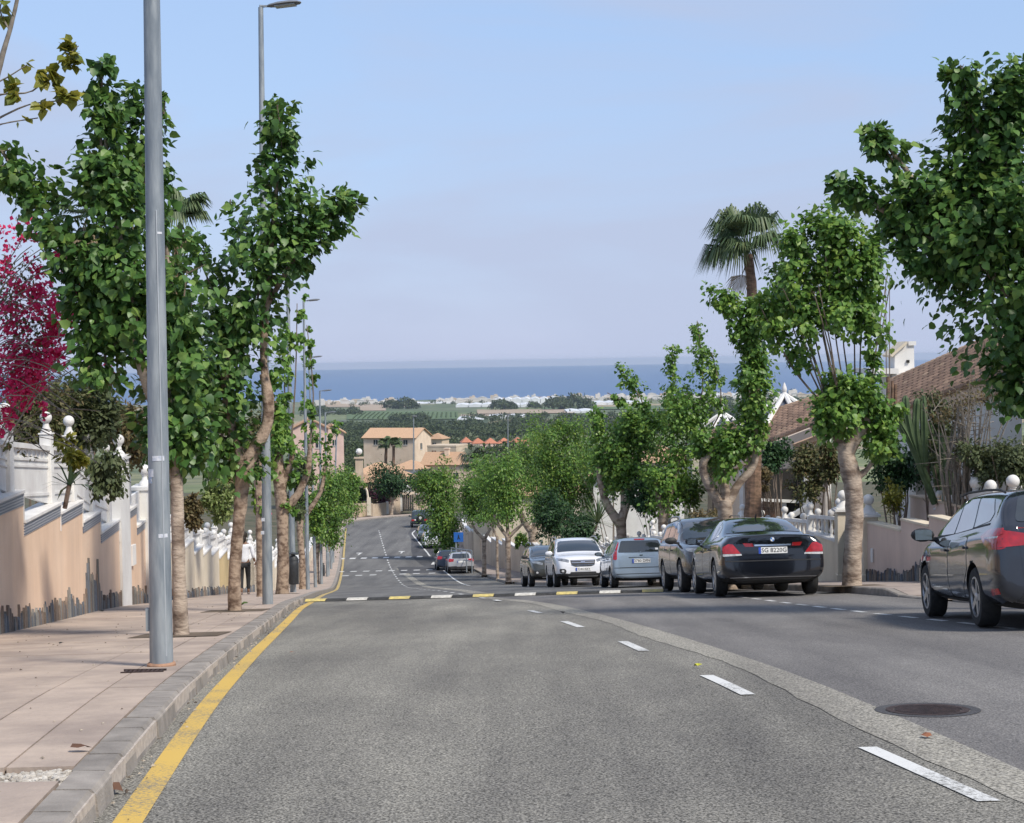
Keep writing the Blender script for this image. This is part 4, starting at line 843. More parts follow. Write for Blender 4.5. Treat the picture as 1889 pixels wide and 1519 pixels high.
m = MB(); m.prism([p + Vector((-2.0, -.6, 2.5)), p + Vector((-1.6, -.6, 3.1)), p + Vector((-.3, -.6, 3.35)), p + Vector((.6, -.6, 2.9)), p + Vector((.6, -.6, 2.5))], (0, 1.6, 0)); m.build('canopy', WHITE2, y_)
p = bz(783, 944); 

# --- the two terraced houses on the right, defined by the corners of their roof planes
def quad_house(label, c, fascia, wallh, tile=(.34, .24), inset=.3, wallm=None, chimney=None):
    """c: roof plane corners (px,py,Y): upper far, upper near, lower near, lower far"""
    P = [U(*q) for q in c]; n = (P[1] - P[0]).cross(P[3] - P[0]).normalized()
    if n.z < 0: n = -n
    base = sum(P, Vector()) / 4 - Vector((0, 0, wallh)); t = thing('terraced_house', label, 'house', base)
    m = MB(); m.prism([p - n * .02 for p in P], -n * .16); m.build('roof_deck', TAN, t)
    e1 = P[1] - P[0]; e2 = P[3] - P[0]; L1, L2 = e1.length, e2.length; nu = max(4, int(L1 / tile[0])); nv = max(3, int(L2 / tile[1]))
    while nu * nv > 290: nu = int(nu * .93); nv = max(3, int(nv * .93))
    w = L2 / nv; me = bpy.data.meshes.new('roof_tile'); vs = []; K = 5
    for y, sc in ((0, 1.), (1.12, .86)):
        for k in range(K + 1): a = math.pi * k / K; vs.append((math.cos(a) * .5 * sc, y, math.sin(a) * .30 * sc + (.0 if y else .06)))
    me.from_pydata(vs, [], [(k, k + 1, K + 2 + k, K + 1 + k) for k in range(K)] + [tuple(range(K, -1, -1))]); me.materials.append(RTILE[0]); me.materials.append(RTILE[1])
    me2 = me.copy(); me2.materials.clear(); me2.materials.append(RTILE[1])
    for i in range(nu):
        for j in range(nv):
            # courses run along e1 (down the slope), columns across e2
            q = P[0] + e1 * ((i) / nu) + e2 * ((j + .5) / nv)
            q = (P[0].lerp(P[1], i / nu)).lerp(P[3].lerp(P[2], i / nu), (j + .5) / nv)
            o = bpy.data.objects.new('roof_tile', me2 if (j == 0 or random.random() < .06) else me); COL.objects.link(o); o.parent = t
            yv = e1.normalized(); xv = n.cross(yv).normalized(); s = e1.length / nu
            Mx = Matrix((tuple(xv * w * .96), tuple(yv * s), tuple(n * w * 1.0))).transposed().to_4x4(); Mx.translation = q - org(t) + n * .0; o.matrix_local = Mx
    # gutter-side fascia on the street side
    a, b = P[3], P[2]; m = MB(); d = (Vector((0, 0, -fascia)))
    m.prism([a, b, b + d, a + d], n.cross(b - a).normalized() * .0 + Vector((.12, .02, 0))); m.build('fascia', OR_ST, t)
    C = sum(P, Vector()) / 4; Q = [C + (p - C) * (1 - inset * .12) for p in P]
    m = MB(); lo = min(p.z for p in P) - wallh; vs = [p - n * .19 for p in Q] + [Vector((p.x, p.y, lo)) for p in Q]
    m.add(vs, [(0, 1, 2, 3), (4, 7, 6, 5), (0, 4, 5, 1), (1, 5, 6, 2), (2, 6, 7, 3), (3, 7, 4, 0)]); m.build('wall', wallm or WHITE2, t)
    return t, P, Q
hb, PB, QB = quad_house('white house with long brown tiled roof rising behind the cactus at right', [(1648, 702, 46), (1880, 600, 37), (1880, 680, 33.5), (1640, 764, 42)], .35, 5.2)
ha, PA, QA = quad_house('peach house with brown tiled roof stepping down behind the palm trunk', [(1300, 800, 66), (1520, 730, 54), (1520, 778, 50), (1296, 860, 62)], .5, 5.0, wallm=PEACH)
def slabbox(par, name, mat, corners, push):
    m = MB(); m.prism([U(*c) for c in corners], push); return m.build(name, mat, par)
# parapet and chimney of the white house
slabbox(hb, 'parapet', WHITE2, [(1608, 680, 46.5), (1658, 680, 46.5), (1658, 690, 46.5), (1608, 690, 46.5)], (0, 2.5, 0))
slabbox(hb, 'parapet_post', WHITE2, [(1634, 690, 46.6), (1640, 690, 46.6), (1640, 745, 46.6), (1634, 745, 46.6)], (0, .3, 0))
slabbox(hb, 'parapet_wall', WHITE2, [(1645, 690, 46.7), (1720, 680, 46.7), (1720, 760, 46.7), (1645, 760, 46.7)], (0, 1.5, 0))
cb = thing('chimney_stack', 'white chimney block with sloping tiled cap above the brown roof', 'chimney', U(1666, 690, 47))
m = MB(); m.prism([U(1650, 690, 47), U(1687, 690, 47), U(1686, 636, 47), U(1672, 634, 47), U(1651, 652, 47)], (0, .9, 0)); m.build('stack', WHITE2, cb)
m = MB(); m.prism([U(1643, 655, 46.9), U(1672, 630, 46.9), U(1674, 634, 46.9), U(1646, 659, 46.9)], (0, 1.1, 0)); m.build('cap', CREAM, cb)
m = MB(); m.box(U(1676, 634, 47.4), (.22, .9, .12)); m.build('flue_rim', WHITE2, cb)
m = MB(); m.box(U(1675, 667, 46.97), (.08, .05, .08)); m.build('vent', DARKI, cb)
# second roof piece at 1480-1500 and band of peach wall between
BY = 47.2
slabbox(ha, 'painted_balcony_shade', DARKI, [(1400, 868, BY), (1488, 864, BY), (1488, 922, BY), (1400, 922, BY)], (0, .3, 0))  # near-black slab: the shade under the balcony is put in as colour
slabbox(ha, 'white_post', WHITE2, [(1484, 862, BY - .3), (1500, 862, BY - .3), (1500, 962, BY - .3), (1484, 962, BY - .3)], (0, .3, 0))
slabbox(ha, 'lintel', WHITE2, [(1400, 920, BY - .1), (1482, 924, BY - .1), (1482, 929, BY - .1), (1400, 925, BY - .1)], (0, .4, 0))
slabbox(ha, 'white_post', WHITE2, [(1441, 925, BY), (1451, 925, BY), (1449, 965, BY), (1439, 965, BY)], (0, .3, 0))
slabbox(ha, 'door', SHUT, [(1408, 925, BY + .1), (1441, 925, BY + .1), (1441, 968, BY + .1), (1408, 968, BY + .1)], (0, .2, 0))
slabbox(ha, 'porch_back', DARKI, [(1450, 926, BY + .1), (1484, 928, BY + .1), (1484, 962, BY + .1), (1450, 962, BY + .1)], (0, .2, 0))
slabbox(ha, 'stair_rail', WHITE2, [(1452, 954, BY - 1), (1498, 928, BY - 1), (1498, 934, BY - 1), (1458, 960, BY - 1)], (0, .3, 0))
slabbox(ha, 'upper_wall', PEACH, [(1398, 828, 49.5), (1496, 790, 47.6), (1496, 866, 47.6), (1398, 868, 49.5)], (0, .3, 0))
slabbox(ha, 'lower_eave', RTILE[1], [(1465, 820, 47.3), (1530, 795, 46.4), (1530, 802, 46.4), (1468, 828, 47.3)], (0, .3, 0))
slabbox(hb, 'white_wing', WHITE2, [(1690, 790, 38.5), (1885, 745, 38.5), (1885, 900, 38.5), (1690, 930, 38.5)], (0, .6, 0))
slabbox(hb, 'window', GLASS, [(1790, 800, 38.4), (1805, 798, 38.4), (1805, 835, 38.4), (1790, 837, 38.4)], (0, .08, 0))
# white ribbed pergola caps
def pergola(px, py, Y, w, h, label):
    c = U(px, py, Y); t = thing('pergola_roof', label, 'roof', c - Vector((0, 0, h * 2.2))); N = 8; GREY = M('blue_grey_tile', (.12, .14, .19), (.08, .09, .13), .7, 8, .3)
    B = [c + Vector((w * math.cos(2 * math.pi * k / N + .2), w * math.sin(2 * math.pi * k / N + .2), -h)) for k in range(N)]
    for k in range(N):
        p, q = B[k], B[(k + 1) % N]
        for s in range(5):
            a, b = p.lerp(q, (s + .08) / 5), p.lerp(q, (s + .92) / 5); apex = c - Vector((0, 0, .12)); m = MB(); m.prism([a, b, b.lerp(apex, .96), a.lerp(apex, .96)], (0, 0, -.08)); m.build('tile_strip', GREY, t)
        m = MB(); m.tube([B[k] + Vector((0, 0, .02)), c + Vector((0, 0, .02))], [.12, .07], 6); m.build('rib', WHITE, t)
    m = MB(); m.lathe([(.14, -.15), (.13, 0), (.07, .08), (.10, .16), (.08, .25), (.02, .42)], 10, c); m.build('finial', WHITE, t, smooth=True)
    for k in range(0, N, 2): m = MB(); m.tube([B[k] + (c - B[k]) * .08 - Vector((0, 0, .05)), B[k] + (c - B[k]) * .08 - Vector((0, 0, h * 1.2 + 2))], .12, 6); m.build('column', WHITE, t)
    return t
pergola(1447, 728, 58, 1.75, 1.15, 'white ribbed conical pergola roof with blue grey tiles behind the brown roof')
pergola(1333, 762, 68, 1.6, 1.0, 'smaller white ribbed pergola roof left of the palm trunk')
house('white house glimpsed high between the crowns left of the palm', 1218, 925, 78, 2.2, 4, 2.0, R_(-5), .7, 'hip', wall=WHITE2, rmat=RTILE[1], wins=[(-.3, .9, .6, .9)])
house('white house glimpsed left of the forked plane tree', 1140, 935, 92, 2.6, 4, 1.9, R_(-5), .7, 'hip', wall=WHITE2, rmat=RTILE[1], wins=[(-.4, .8, .7, .9)])
house('cream house behind the slim street trees on the right', 975, 980, 130, 8, 8, 3.2, R_(-5), 1.5, 'hip', wall=CREAM, rmat=RTILE[1], wins=[(-1.5, 1.4, .9, 1.1), (1.2, 1.4, .9, 1.1)])

# ------------------------------------------------------------------ the plain: fields, greenhouses, woods, coastal town
def field(px0, px1, py0, py1, mat, label_z=.6, name='field'):
    a = [hit(px0, py1), hit(px1, py1 - .3), hit(px1, py0 - .3), hit(px0, py0)]; zz = max(p.z for p in a)
    m = MB(); nx, ny = 8, 4; vs = []
    for j in range(ny + 1):
        for i in range(nx + 1):
            q = a[0].lerp(a[1], i / nx).lerp(a[3].lerp(a[2], i / nx), j / ny); vs.append((q.x, q.y, terr_z(q.x, q.y) + label_z))
    m.add(vs, [(j * (nx + 1) + i, j * (nx + 1) + i + 1, (j + 1) * (nx + 1) + i + 1, (j + 1) * (nx + 1) + i) for j in range(ny) for i in range(nx)]); return struct(m.build(name, mat))
FG = M('crop_green', (.10, .15, .06), (.08, .12, .05), .95, .05); FT = M('ploughed_tan', (.38, .30, .22), (.30, .235, .17), .95, .03); FG2 = M('dark_scrub', (.06, .085, .04), (.04, .06, .03), .95, .05)
PLASTIC = M('greenhouse_plastic', (.72, .73, .74), (.60, .62, .64), .5, .05)
field(600, 760, 746, 752, FT, 1.2); field(640, 845, 760, 775, FG, 1.4); field(880, 1060, 757, 764, FT, 1.3); field(664, 712, 750, 760, FT, 2.2); field(850, 960, 766, 770, FT, 1.8); field(1000, 1250, 752, 757, FG, 1.6); field(740, 900, 777, 783, FG2, 1.5)
# crop rows in the green field
m = MB()
for k in range(22):
    a = hit(652 + k * 9, 774 - k * .1); b = hit(668 + k * 8.2, 762)
    for s in range(9):
        q = a.lerp(b, s / 9); m.sphere((q.x, q.y, terr_z(q.x, q.y) + 2.4), 1.6, 5, 3, (1.2, 3, .7))
struct(m.build('crop_rows', M('orchard_green', (.07, .11, .04), (.05, .08, .03), .95, .1)), 'stuff')
def greenhouse(px0, px1, pyt, pyb, label):
    a, b = hit(px0, pyb), hit(px1, pyb - (px1 - px0) * .0166); h = abs(U(px0, pyt, a.y).z - a.z); t = thing('greenhouse', label, 'greenhouse', (a + b) / 2, 'plastic greenhouses on the plain'); L = (b - a).length; n = max(2, min(14, int(L / 22)))
    for k in range(n):
        p, q = a.lerp(b, (k + .03) / n), a.lerp(b, (k + .97) / n); mid = p.lerp(q, .5); m = MB()
        m.prism([p, q, q + Vector((0, 0, h * .72)), mid + Vector((0, 0, h)), p + Vector((0, 0, h * .72))], (0, 140, 0)); m.build('bay', PLASTIC, t)
    return t
greenhouse(912, 1031, 735, 746, 'large white plastic greenhouse below the town'); greenhouse(840, 912, 746, 752, 'low white greenhouse left of the large one'); greenhouse(940, 1000, 746, 752, 'low white greenhouse in front of the large one'); greenhouse(842, 893, 773, 777.5, 'white plastic strip in front of the dark wood'); greenhouse(900, 970, 769, 774, 'white plastic strip right of centre on the plain'); greenhouse(1045, 1098, 758, 763, 'white greenhouse right of the dark tree clump'); greenhouse(1100, 1200, 742, 748, 'white greenhouse far right below the town'); greenhouse(590, 640, 741, 743.5, 'pale low greenhouse at the far left below the town'); greenhouse(760, 838, 744, 746.5, 'pale narrow greenhouse left of centre'); greenhouse(1290, 1420, 728, 735, 'greenhouse seen between the crowns at right')
TW = [M('town_white', (.62, .60, .57), (.55, .53, .5), .9, .05), M('town_cream', (.55, .47, .38), rough=.9), M('town_pink', (.52, .38, .31), rough=.9)]; TR = M('town_roof', (.36, .20, .14), rough=.9)
def coast_house(px, k):
    rr = random.Random(k); base = hit(px, 741 - (px - 900) * .0166 + rr.uniform(-2.5, 3)); w = rr.uniform(10, 30); h = rr.choice((5, 6, 7, 8, 10)) if k % 9 else 14; d = 15
    m = MB(); m.box((base.x, base.y, base.z + h / 2), (w, d, h))
    if k % 3 == 0: m.box((base.x + w * .2, base.y, base.z + h + 1.5), (w * .4, d * .6, 3.2))
    elif k % 3 == 1: m.prism([(base.x - w * .52, base.y - d * .55, base.z + h), (base.x + w * .52, base.y - d * .55, base.z + h), (base.x, base.y - d * .55, base.z + h + 3.5)], (0, d * 1.1, 0))
    return recenter(m.build('coast_house', TW[0 if rr.random() < .72 else (1 if rr.random() < .6 else 2)]))
k = 0; px = 590
while px < 1480 and k < 210:
    dens = 1.0 if (px > 810 or 660 < px < 730 or 612 < px < 640) else .35
    if random.random() < dens:
        o = coast_house(px + random.uniform(-1, 1), k); tag(o, 'small pale building in the far coastal town by the sea', 'building', 'buildings of the far coastal town')
    k += 1; px += random.uniform(3.2, 5.5)
# woods on the plain
WOODM = leafmat('wood_green', [(.045, .065, .035), (.062, .085, .042), (.085, .105, .055)], .8, .1, .1)
def wood(name, cells, kind='stuff', label=None, cat=None, size=1.6, mat=WOODM, per=70, group=None):
    Ps = []; Ss = []; Os = []
    for (c, r, h) in cells:
        n = per; d = np.random.normal(size=(n, 3)); d /= np.linalg.norm(d, axis=1, keepdims=True); d[:, 2] = np.abs(d[:, 2]) * 1.0 - .12
        rr = (.75 + .35 * np.random.random(n))[:, None]; Ps.append(np.array(list(c))[None] + d * rr * np.array([r, r, h])[None]); Os.append(d); Ss.append(np.full(n, size * (r / 6) ** .5) * np.random.uniform(.7, 1.3, n))
    P = np.concatenate(Ps); O = np.concatenate(Os); S = np.concatenate(Ss); N = O + np.random.normal(size=O.shape) * .3; D = np.random.normal(size=O.shape); D[:, 2] -= .5
    if kind == 'thing':
        base = P.min(axis=0); cx = P.mean(axis=0); b0 = np.array([cx[0], cx[1], base[2]]); me = leaves_mesh(name, P - b0, D, N, S * 1.0, SLIM); o = link(name, me, None, mat); o.location = b0.tolist(); return tag(o, label, cat, group)
    me = leaves_mesh(name, P, D, N, S, SLIM); o = link(name, me, None, mat); o['kind'] = 'stuff'; return o
def scatter(px0, px1, py0, py1, n, r0, r1):
    out = []
    for _ in range(n):
        px = random.uniform(px0, px1); py = random.uniform(py0, py1); p = hit(px, py - (px - 944) * .0166); r = random.uniform(r0, r1); out.append((p + Vector((0, 0, r * .4)), r, r * .95))
    return out
wood('woodland', scatter(770, 1300, 784, 808, 260, 6, 11), per=110, size=3.2)
wood('woodland', scatter(600, 800, 786, 812, 200, 6, 11), per=100, size=3.0)
wood('woodland', scatter(560, 1300, 742, 745, 60, 5, 9), per=40, size=3.4)
wood('woodland', scatter(560, 660, 752, 764, 40, 6, 10), per=70, size=4); wood('woodland', scatter(850, 1250, 770, 778, 70, 5, 9), per=70, size=3.4)
wood('woodland', scatter(640, 1000, 812, 850, 90, 4, 7), per=130, size=1.8); wood('woodland', scatter(590, 680, 815, 875, 50, 3, 5.5), per=130, size=1.4)
wood('woodland', scatter(1300, 1480, 735, 800, 120, 8, 14), per=80, size=3.4)
for k, (px, py, r, lab) in enumerate(((722, 755, 20, 'left of the two dark trees on the far tan field'), (748, 755, 24, 'right of the two dark trees on the far tan field'), (732, 780, 13, 'leftmost dark round tree before the green field'), (755, 782, 15, 'middle dark round tree before the green field'), (777, 776, 12, 'rightmost dark round tree before the green field'), (922, 757, 21, 'dark tree clump below the large greenhouse'), (938, 755, 16, 'smaller dark tree right of the clump below the greenhouse'), (984, 754, 14, 'dark round tree left of the long grove on the plain'), (1028, 757, 26, 'left part of the long dark grove on the plain'), (1062, 756, 28, 'right part of the long dark grove on the plain'), (638, 798, 9, 'dark tree left of the long peach house'), (955, 800, 10, 'dark tree just behind the red roofed villas'))):
    p = hit(px, py - (px - 944) * .0166 * 0); wood('field_tree', [(p + Vector((0, 0, r * .35)), r, r * .8), (p + Vector((r * .7, 0, r * .2)), r * .6, r * .55)], 'thing', lab, 'tree', per=420, size=2.6 * (r / 15) ** .5, group='dark trees on the plain')
# ------------------------------------------------------------------ vehicles
def carpaint(name, c, metal=.0, rough=.28, coat=1.):
    return M(name, c, tuple(x * .94 for x in c), rough, 2, metal=metal, coat=coat, spec=.5)
TYRE = M('tyre_rubber', (.018, .018, .019), (.03, .03, .029), .88, 20, .2); ALLOY = M('alloy', (.52, .53, .55), (.42, .43, .45), .32, 6, metal=.85); DKRIM = M('dark_hub', (.03, .03, .03), rough=.7)
BLKP = M('black_trim', (.022, .022, .024), (.03, .03, .03), .6, 10); CHROME = M('chrome', (.7, .7, .72), metal=1., rough=.15); CGLASS = M('car_glass', (.018, .024, .028), (.022, .028, .03), .03, 2, coat=1., spec=.9)
SGLASS = M('side_glass', (.10, .13, .14), (.07, .09, .10), .03, 2, coat=1., spec=1.)
REDL = M('red_lamp', (.42, .012, .018), (.26, .008, .012), .12, 14, coat=1.); REDD = M('dark_red_lamp', (.22, .01, .012), (.16, .008, .01), .12, 14, coat=1.); CLRL = M('clear_lamp', (.62, .62, .62), (.35, .35, .36), .1, 20, coat=1.); HEADL = M('headlamp', (.30, .32, .34), (.12, .13, .14), .06, 9, coat=1., metal=.3)
PLATE = M('plate_white', (.78, .78, .76), rough=.5); PLBLUE = M('plate_blue', (.02, .07, .40), rough=.5); INK = M('plate_ink', (.012, .012, .014), rough=.6); ROUNDB = M('emblem_blue', (.05, .2, .55), rough=.3); WELL = M('wheel_well', (.008, .008, .008), rough=.95)
def rpoly(pts, r=.03, n=3):
    out = []; k = len(pts)
    for i in range(k):
        p, a, b = Vector(pts[i]), Vector(pts[i - 1]), Vector(pts[(i + 1) % k]); u, v = (a - p), (b - p); q = min(r, u.length * .45, v.length * .45); s, e = p + u.normalized() * q, p + v.normalized() * q
        for t in range(n + 1): t /= n; out.append(((1 - t) ** 2 * s + 2 * t * (1 - t) * p + t * t * e)[:])
    return out
class Car:
    def __init__(s, label, spec, paint, group='cars parked along the right kerb', low=None):
        s.sp = spec; s.paint = paint
        s.root = thing('parked_car', label, 'car', (0, 0, 0), group)
        L, Wd, H = spec['L'], spec['W'], spec['H']; st_ = spec['st']; w_ = Wd / 2
        rows = []
        for (yl, yt, w, wt, zb, zs, zt) in st_:
            zm = zb * .45 + zs * .55; yq = yl * .6 + yt * .4; half = [(0, yl, zb), (w * .72, yl, zb), (w * .95, yl, zb + .09), (w * .995, yl, zb * .7 + zs * .3), (w, yl, zm), (w * .985, yl, zs - .09), (w * .95, yq, zs - .01), (w * .915, yq, zs + .015)]
            gh = max(0, zt - zs)
            half += [(wt + (w * .90 - wt) * .5, yq * .5 + yt * .5, zs + gh * .5), (wt + .015, yt, zt - min(.06, gh * .3)), (wt - .06, yt, zt - .004), (wt * .5, yt, zt + .02), (0, yt, zt + .028)]
            rows.append(half)
        m = len(rows[0]); vs = []; idx = {}
        ring = []
        for i, h in enumerate(rows):
            r = []
            for j, (x, y, z) in enumerate(h): r.append(len(vs)); vs.append((x, y, z))
            for j in range(m - 2, 0, -1): x, y, z = h[j]; r.append(len(vs)); vs.append((-x, y, z))
            ring.append(r)
        n = len(ring[0]); fs = []
        for i in range(len(ring) - 1):
            for j in range(n): fs.append((ring[i][j], ring[i][(j + 1) % n], ring[i + 1][(j + 1) % n], ring[i + 1][j]))
        for r, rev in ((ring[0], True), (ring[-1], False)):
            for j in range(m - 1):
                a, b = r[j], r[j + 1]; c, d = r[(n - j - 1) % n] if j + 1 < m - 1 else r[m - 1], r[(n - j) % n]
                q = [a, b] + ([c] if c != b else []) + ([d] if d != a else [])
                fs.append(tuple(q if rev else q[::-1]))
        me = bpy.data.meshes.new('body'); me.from_pydata(vs, [], fs)
        b = bmesh.new(); b.from_mesh(me); bmesh.ops.recalc_face_normals(b, faces=b.faces); b.to_mesh(me); b.free()
        tmp = bpy.data.objects.new('tmp', me); COL.objects.link(tmp); sd = tmp.modifiers.new('s', 'SUBSURF'); sd.levels = 2; sd.render_levels = 2
        dg = bpy.context.evaluated_depsgraph_get(); me1 = bpy.data.meshes.new_from_object(tmp.evaluated_get(dg))
        bx = [v.co for v in me1.vertices]; mnx = max(v.x for v in bx); my0, my1 = min(v.y for v in bx), max(v.y for v in bx); mz = max(v.z for v in bx)
        S = Matrix.Diagonal((w_ / mnx, L / (my1 - my0), H / mz, 1)); me.transform(S); me1.transform(S); me.update()
        b = bmesh.new(); b.from_mesh(me1); s.bvh = BVHTree.FromBMesh(b); b.free()
        # wheel arches
        wr = spec['wr']; ya = spec['axles']; ar = wr + .055; cut = MB()
        for yy in ya:
            for sx in (-1, 1):
                c = MB(); prof = [(ar, -.16), (ar, .22)]; c.lathe(prof, 32, (sx * (w_ - .10), yy, wr + .0), 'x'); cut.add(c.v, c.f)
        mc = bpy.data.meshes.new('c'); mc.from_pydata(cut.v, [], cut.f); b = bmesh.new(); b.from_mesh(mc); bmesh.ops.recalc_face_normals(b, faces=b.faces); b.to_mesh(mc); b.free()
        oc = bpy.data.objects.new('tmpc', mc); COL.objects.link(oc)
        bo = tmp.modifiers.new('b', 'BOOLEAN'); bo.operation = 'DIFFERENCE'; bo.object = oc; bo.solver = 'EXACT'
        dg = bpy.context.evaluated_depsgraph_get(); dg.update(); me2 = bpy.data.meshes.new_from_object(tmp.evaluated_get(dg)); me2.name = 'body'
        bpy.data.objects.remove(tmp); bpy.data.objects.remove(oc)
        me2.materials.clear(); me2.materials.append(paint); me2.materials.append(WELL); me2.materials.append(low or paint); zl = spec.get('zlow', 0)
        for p in me2.polygons:
            c = p.center; p.use_smooth = True
            for yy in ya:
                rr = math.hypot(c.y - yy, c.z - wr)
                if rr < ar + .004 and (abs(c.x) < w_ - .15 or rr > ar - .02) and abs(c.x) < w_ + .02 and c.z < wr + ar + .01 and (abs(p.normal.x) > .9 and abs(c.x) < w_ - .2 or rr > ar - .012): p.material_index = 1; p.use_smooth = False
            if p.material_index == 0 and c.z < zl: p.material_index = 2
            if p.normal.z < -.8 and c.z < .4: p.material_index = 1
        me2.set_sharp_from_angle(angle=R_(38))
        s.body = link('body', me2, s.root)
        for k, yy in enumerate(ya):
            for sx in (-1, 1): s.wheel(sx, yy, wr)
    def wheel(s, sx, yy, wr):
        sp = s.sp; c = (sx * (sp['W'] / 2 - .115), yy, wr); tw = .105
        m = MB(); m.lathe([(wr * .66, -tw * .8), (wr * .70, -tw), (wr * .93, -tw), (wr, -tw * .72), (wr, tw * .72), (wr * .93, tw), (wr * .70, tw), (wr * .66, tw * .8)], 36, c, 'x'); t = m.build('wheel', TYRE, s.root, smooth=True, world=False); 
        m = MB(); o = sx * tw; rr = wr * .67
        m.lathe([(rr, o * .78), (rr * 1.02, o * .98), (rr * .93, o * 1.0), (rr * .90, o * .4), (rr * .3, o * .3)], 28, c, 'x'); m.build('rim', ALLOY, t, smooth=True, world=False)
        m = MB(); m.lathe([(rr * .9, o * .35), (rr * .88, o * .42)], 24, c, 'x'); m.build('brake', DKRIM, t, world=False)
        ns = sp.get('spokes', 5); m = MB()
        for k in range(ns):
            a = 2 * math.pi * k / ns + .3; R = Matrix.Rotation(a, 3, 'X'); w0, w1 = rr * 1.3 / ns * .75, rr * 1.3 / ns * .5
            v = [(o * .86, -w0, rr * .14), (o * .86, w0, rr * .14), (o * .95, w1, rr * .92), (o * .95, -w1, rr * .92), (o * .5, -w0, rr * .14), (o * .5, w0, rr * .14), (o * .6, w1, rr * .92), (o * .6, -w1, rr * .92)]
            m.add([tuple(Vector(c) + R @ Vector(q)) for q in v], [(0, 1, 2, 3), (4, 7, 6, 5), (0, 4, 5, 1), (1, 5, 6, 2), (2, 6, 7, 3), (3, 7, 4, 0)])
        m.lathe([(rr * .22, o * .5), (rr * .22, o * .9), (rr * .12, o * .96)], 14, c, 'x'); m.build('spokes', ALLOY, t, world=False)
    def cast(s, d, u, v):
        """shoot onto the body from the named side"""
        if d in 'lr': o, dr = Vector((3 if d == 'r' else -3, u, v)), Vector((-1 if d == 'r' else 1, 0, 0))
        elif d == 'b': o, dr = Vector((u, -5, v)), Vector((0, 1, 0))
        elif d == 'f': o, dr = Vector((u, 5, v)), Vector((0, -1, 0))
        else: o, dr = Vector((u, v, 4)), Vector((0, 0, -1))
        h = s.bvh.ray_cast(o, dr)
        if h[0] is not None and ((d == 'b' and h[0].y > -s.sp['L'] / 2 + .9) or (d == 'f' and h[0].y < s.sp['L'] / 2 - .9)): h = (None,)
        if h[0] is None:
            # off the silhouette: slide to the nearest point of the body seen from that side
            w = s.bvh.find_nearest(o + dr * (3 - s.sp['W'] / 2 if d in 'lr' else (5 - s.sp['L'] / 2 + .15 if d in 'fb' else 3))); return w[0], w[1]
        n = h[1]; return h[0], (n if n.dot(dr) < 0 else -n)
    def patch(s, name, d, poly, mat, off=.004, th=.012, par=None, r=.02, sub=.09, smooth=True):
        """panel that lies on the body, cut to a polygon seen from one side"""
        pts = rpoly(poly, r) if r else poly; b = bmesh.new(); v = [b.verts.new((x, y, 0)) for x, y in pts]; f = b.faces.new(v)
        bmesh.ops.triangulate(b, faces=[f])
        for _ in range(5):
            es = [e for e in b.edges if e.calc_length() > sub]
            if not es: break
            bmesh.ops.subdivide_edges(b, edges=es, cuts=1); bmesh.ops.triangulate(b, faces=b.faces)
        bnd = {v for e in b.edges if e.is_boundary for v in e.verts}; res = {}
        for vv in list(b.verts): res[vv] = s.cast(d, vv.co.x, vv.co.y)
        bl = [e for e in b.edges if e.is_boundary]
        for vv, (p, n) in res.items(): vv.co = p + n * off
        ex = bmesh.ops.extrude_edge_only(b, edges=bl); nv = [g for g in ex['geom'] if isinstance(g, bmesh.types.BMVert)]
        for w in nv:
            h = s.bvh.find_nearest(w.co); w.co = w.co - h[1] * (th)
        bmesh.ops.recalc_face_normals(b, faces=b.faces); me = bpy.data.meshes.new(name)
        for f in b.faces: f.smooth = smooth
        b.to_mesh(me); b.free(); me.set_sharp_from_angle(angle=R_(40)) if smooth else None
        return link(name, me, par or s.root, mat)
    def text(s, name, txt, d, u, z, size, mat, par=None, off=.012, sx=1.):
        """lettering laid on the body; seen from behind ('b') or in front ('f')"""
        cu_ = bpy.data.curves.new('t', 'FONT'); cu_.body = txt; cu_.size = size; cu_.align_x = 'CENTER'; cu_.align_y = 'CENTER'; cu_.extrude = .001; cu_.resolution_u = 2; cu_.offset = size * .012
        o = bpy.data.objects.new('t', cu_); COL.objects.link(o); dg = bpy.context.evaluated_depsgraph_get(); me = bpy.data.meshes.new_from_object(o.evaluated_get(dg)); bpy.data.objects.remove(o)
        sg = 1 if d == 'b' else -1; me.name = name
        for v in me.vertices:
            x, y, z_ = v.co; p, n = s.cast(d, u, z); v.co = Vector((u + sg * x * sx, p.y - sg * (off + z_) , z + y))
        me.materials.clear(); return link(name, me, par or s.root, mat)
    def plate(s, d, u, z, txt, w=.52, h=.112, blue=True):
        p, n = s.cast(d, u, z); sg = 1 if d == 'b' else -1; m = MB(); m.box((u, p.y - sg * .012, z), (w, .014, h)); pl = m.build('number_plate', PLATE, s.root, world=False, bevel=.003)
        m = MB(); m.box((u - sg * (w / 2 - .022), p.y - sg * .0205, z), (.044, .003, h)); m.build('blue_band', PLBLUE, pl, world=False)
        txt and s.text('lettering', txt, d, u + sg * .02, z, h * .95, INK, pl, off=.0200); return pl
    def mirror(s, sx, y, z, mat, w=.22, h=.15):
        W2 = s.sp['W'] / 2; m = MB(); x = sx * (W2 + .085)
        m.lathe([(.02, -.06), (.055, -.05), (.075, .0), (.070, .04), (.02, .075)], 14, (0, 0, 0)); m.v = [(x + a * w / .13, y + c * 1.0, z + b * h / .15) for a, b, c in m.v]; o = m.build('mirror', mat, s.root, smooth=True, world=False)
        m = MB(); m.tube([(sx * (W2 - .09), y + .02, z - .06), (x, y + .02, z - .035)], [.03, .022], 6); m.build('mirror_arm', BLKP, o, world=False)
        m = MB(); m.box((x, y - .058, z), (w * .8, .006, h * .72)); m.build('mirror_glass', SGLASS, o, world=False); return o
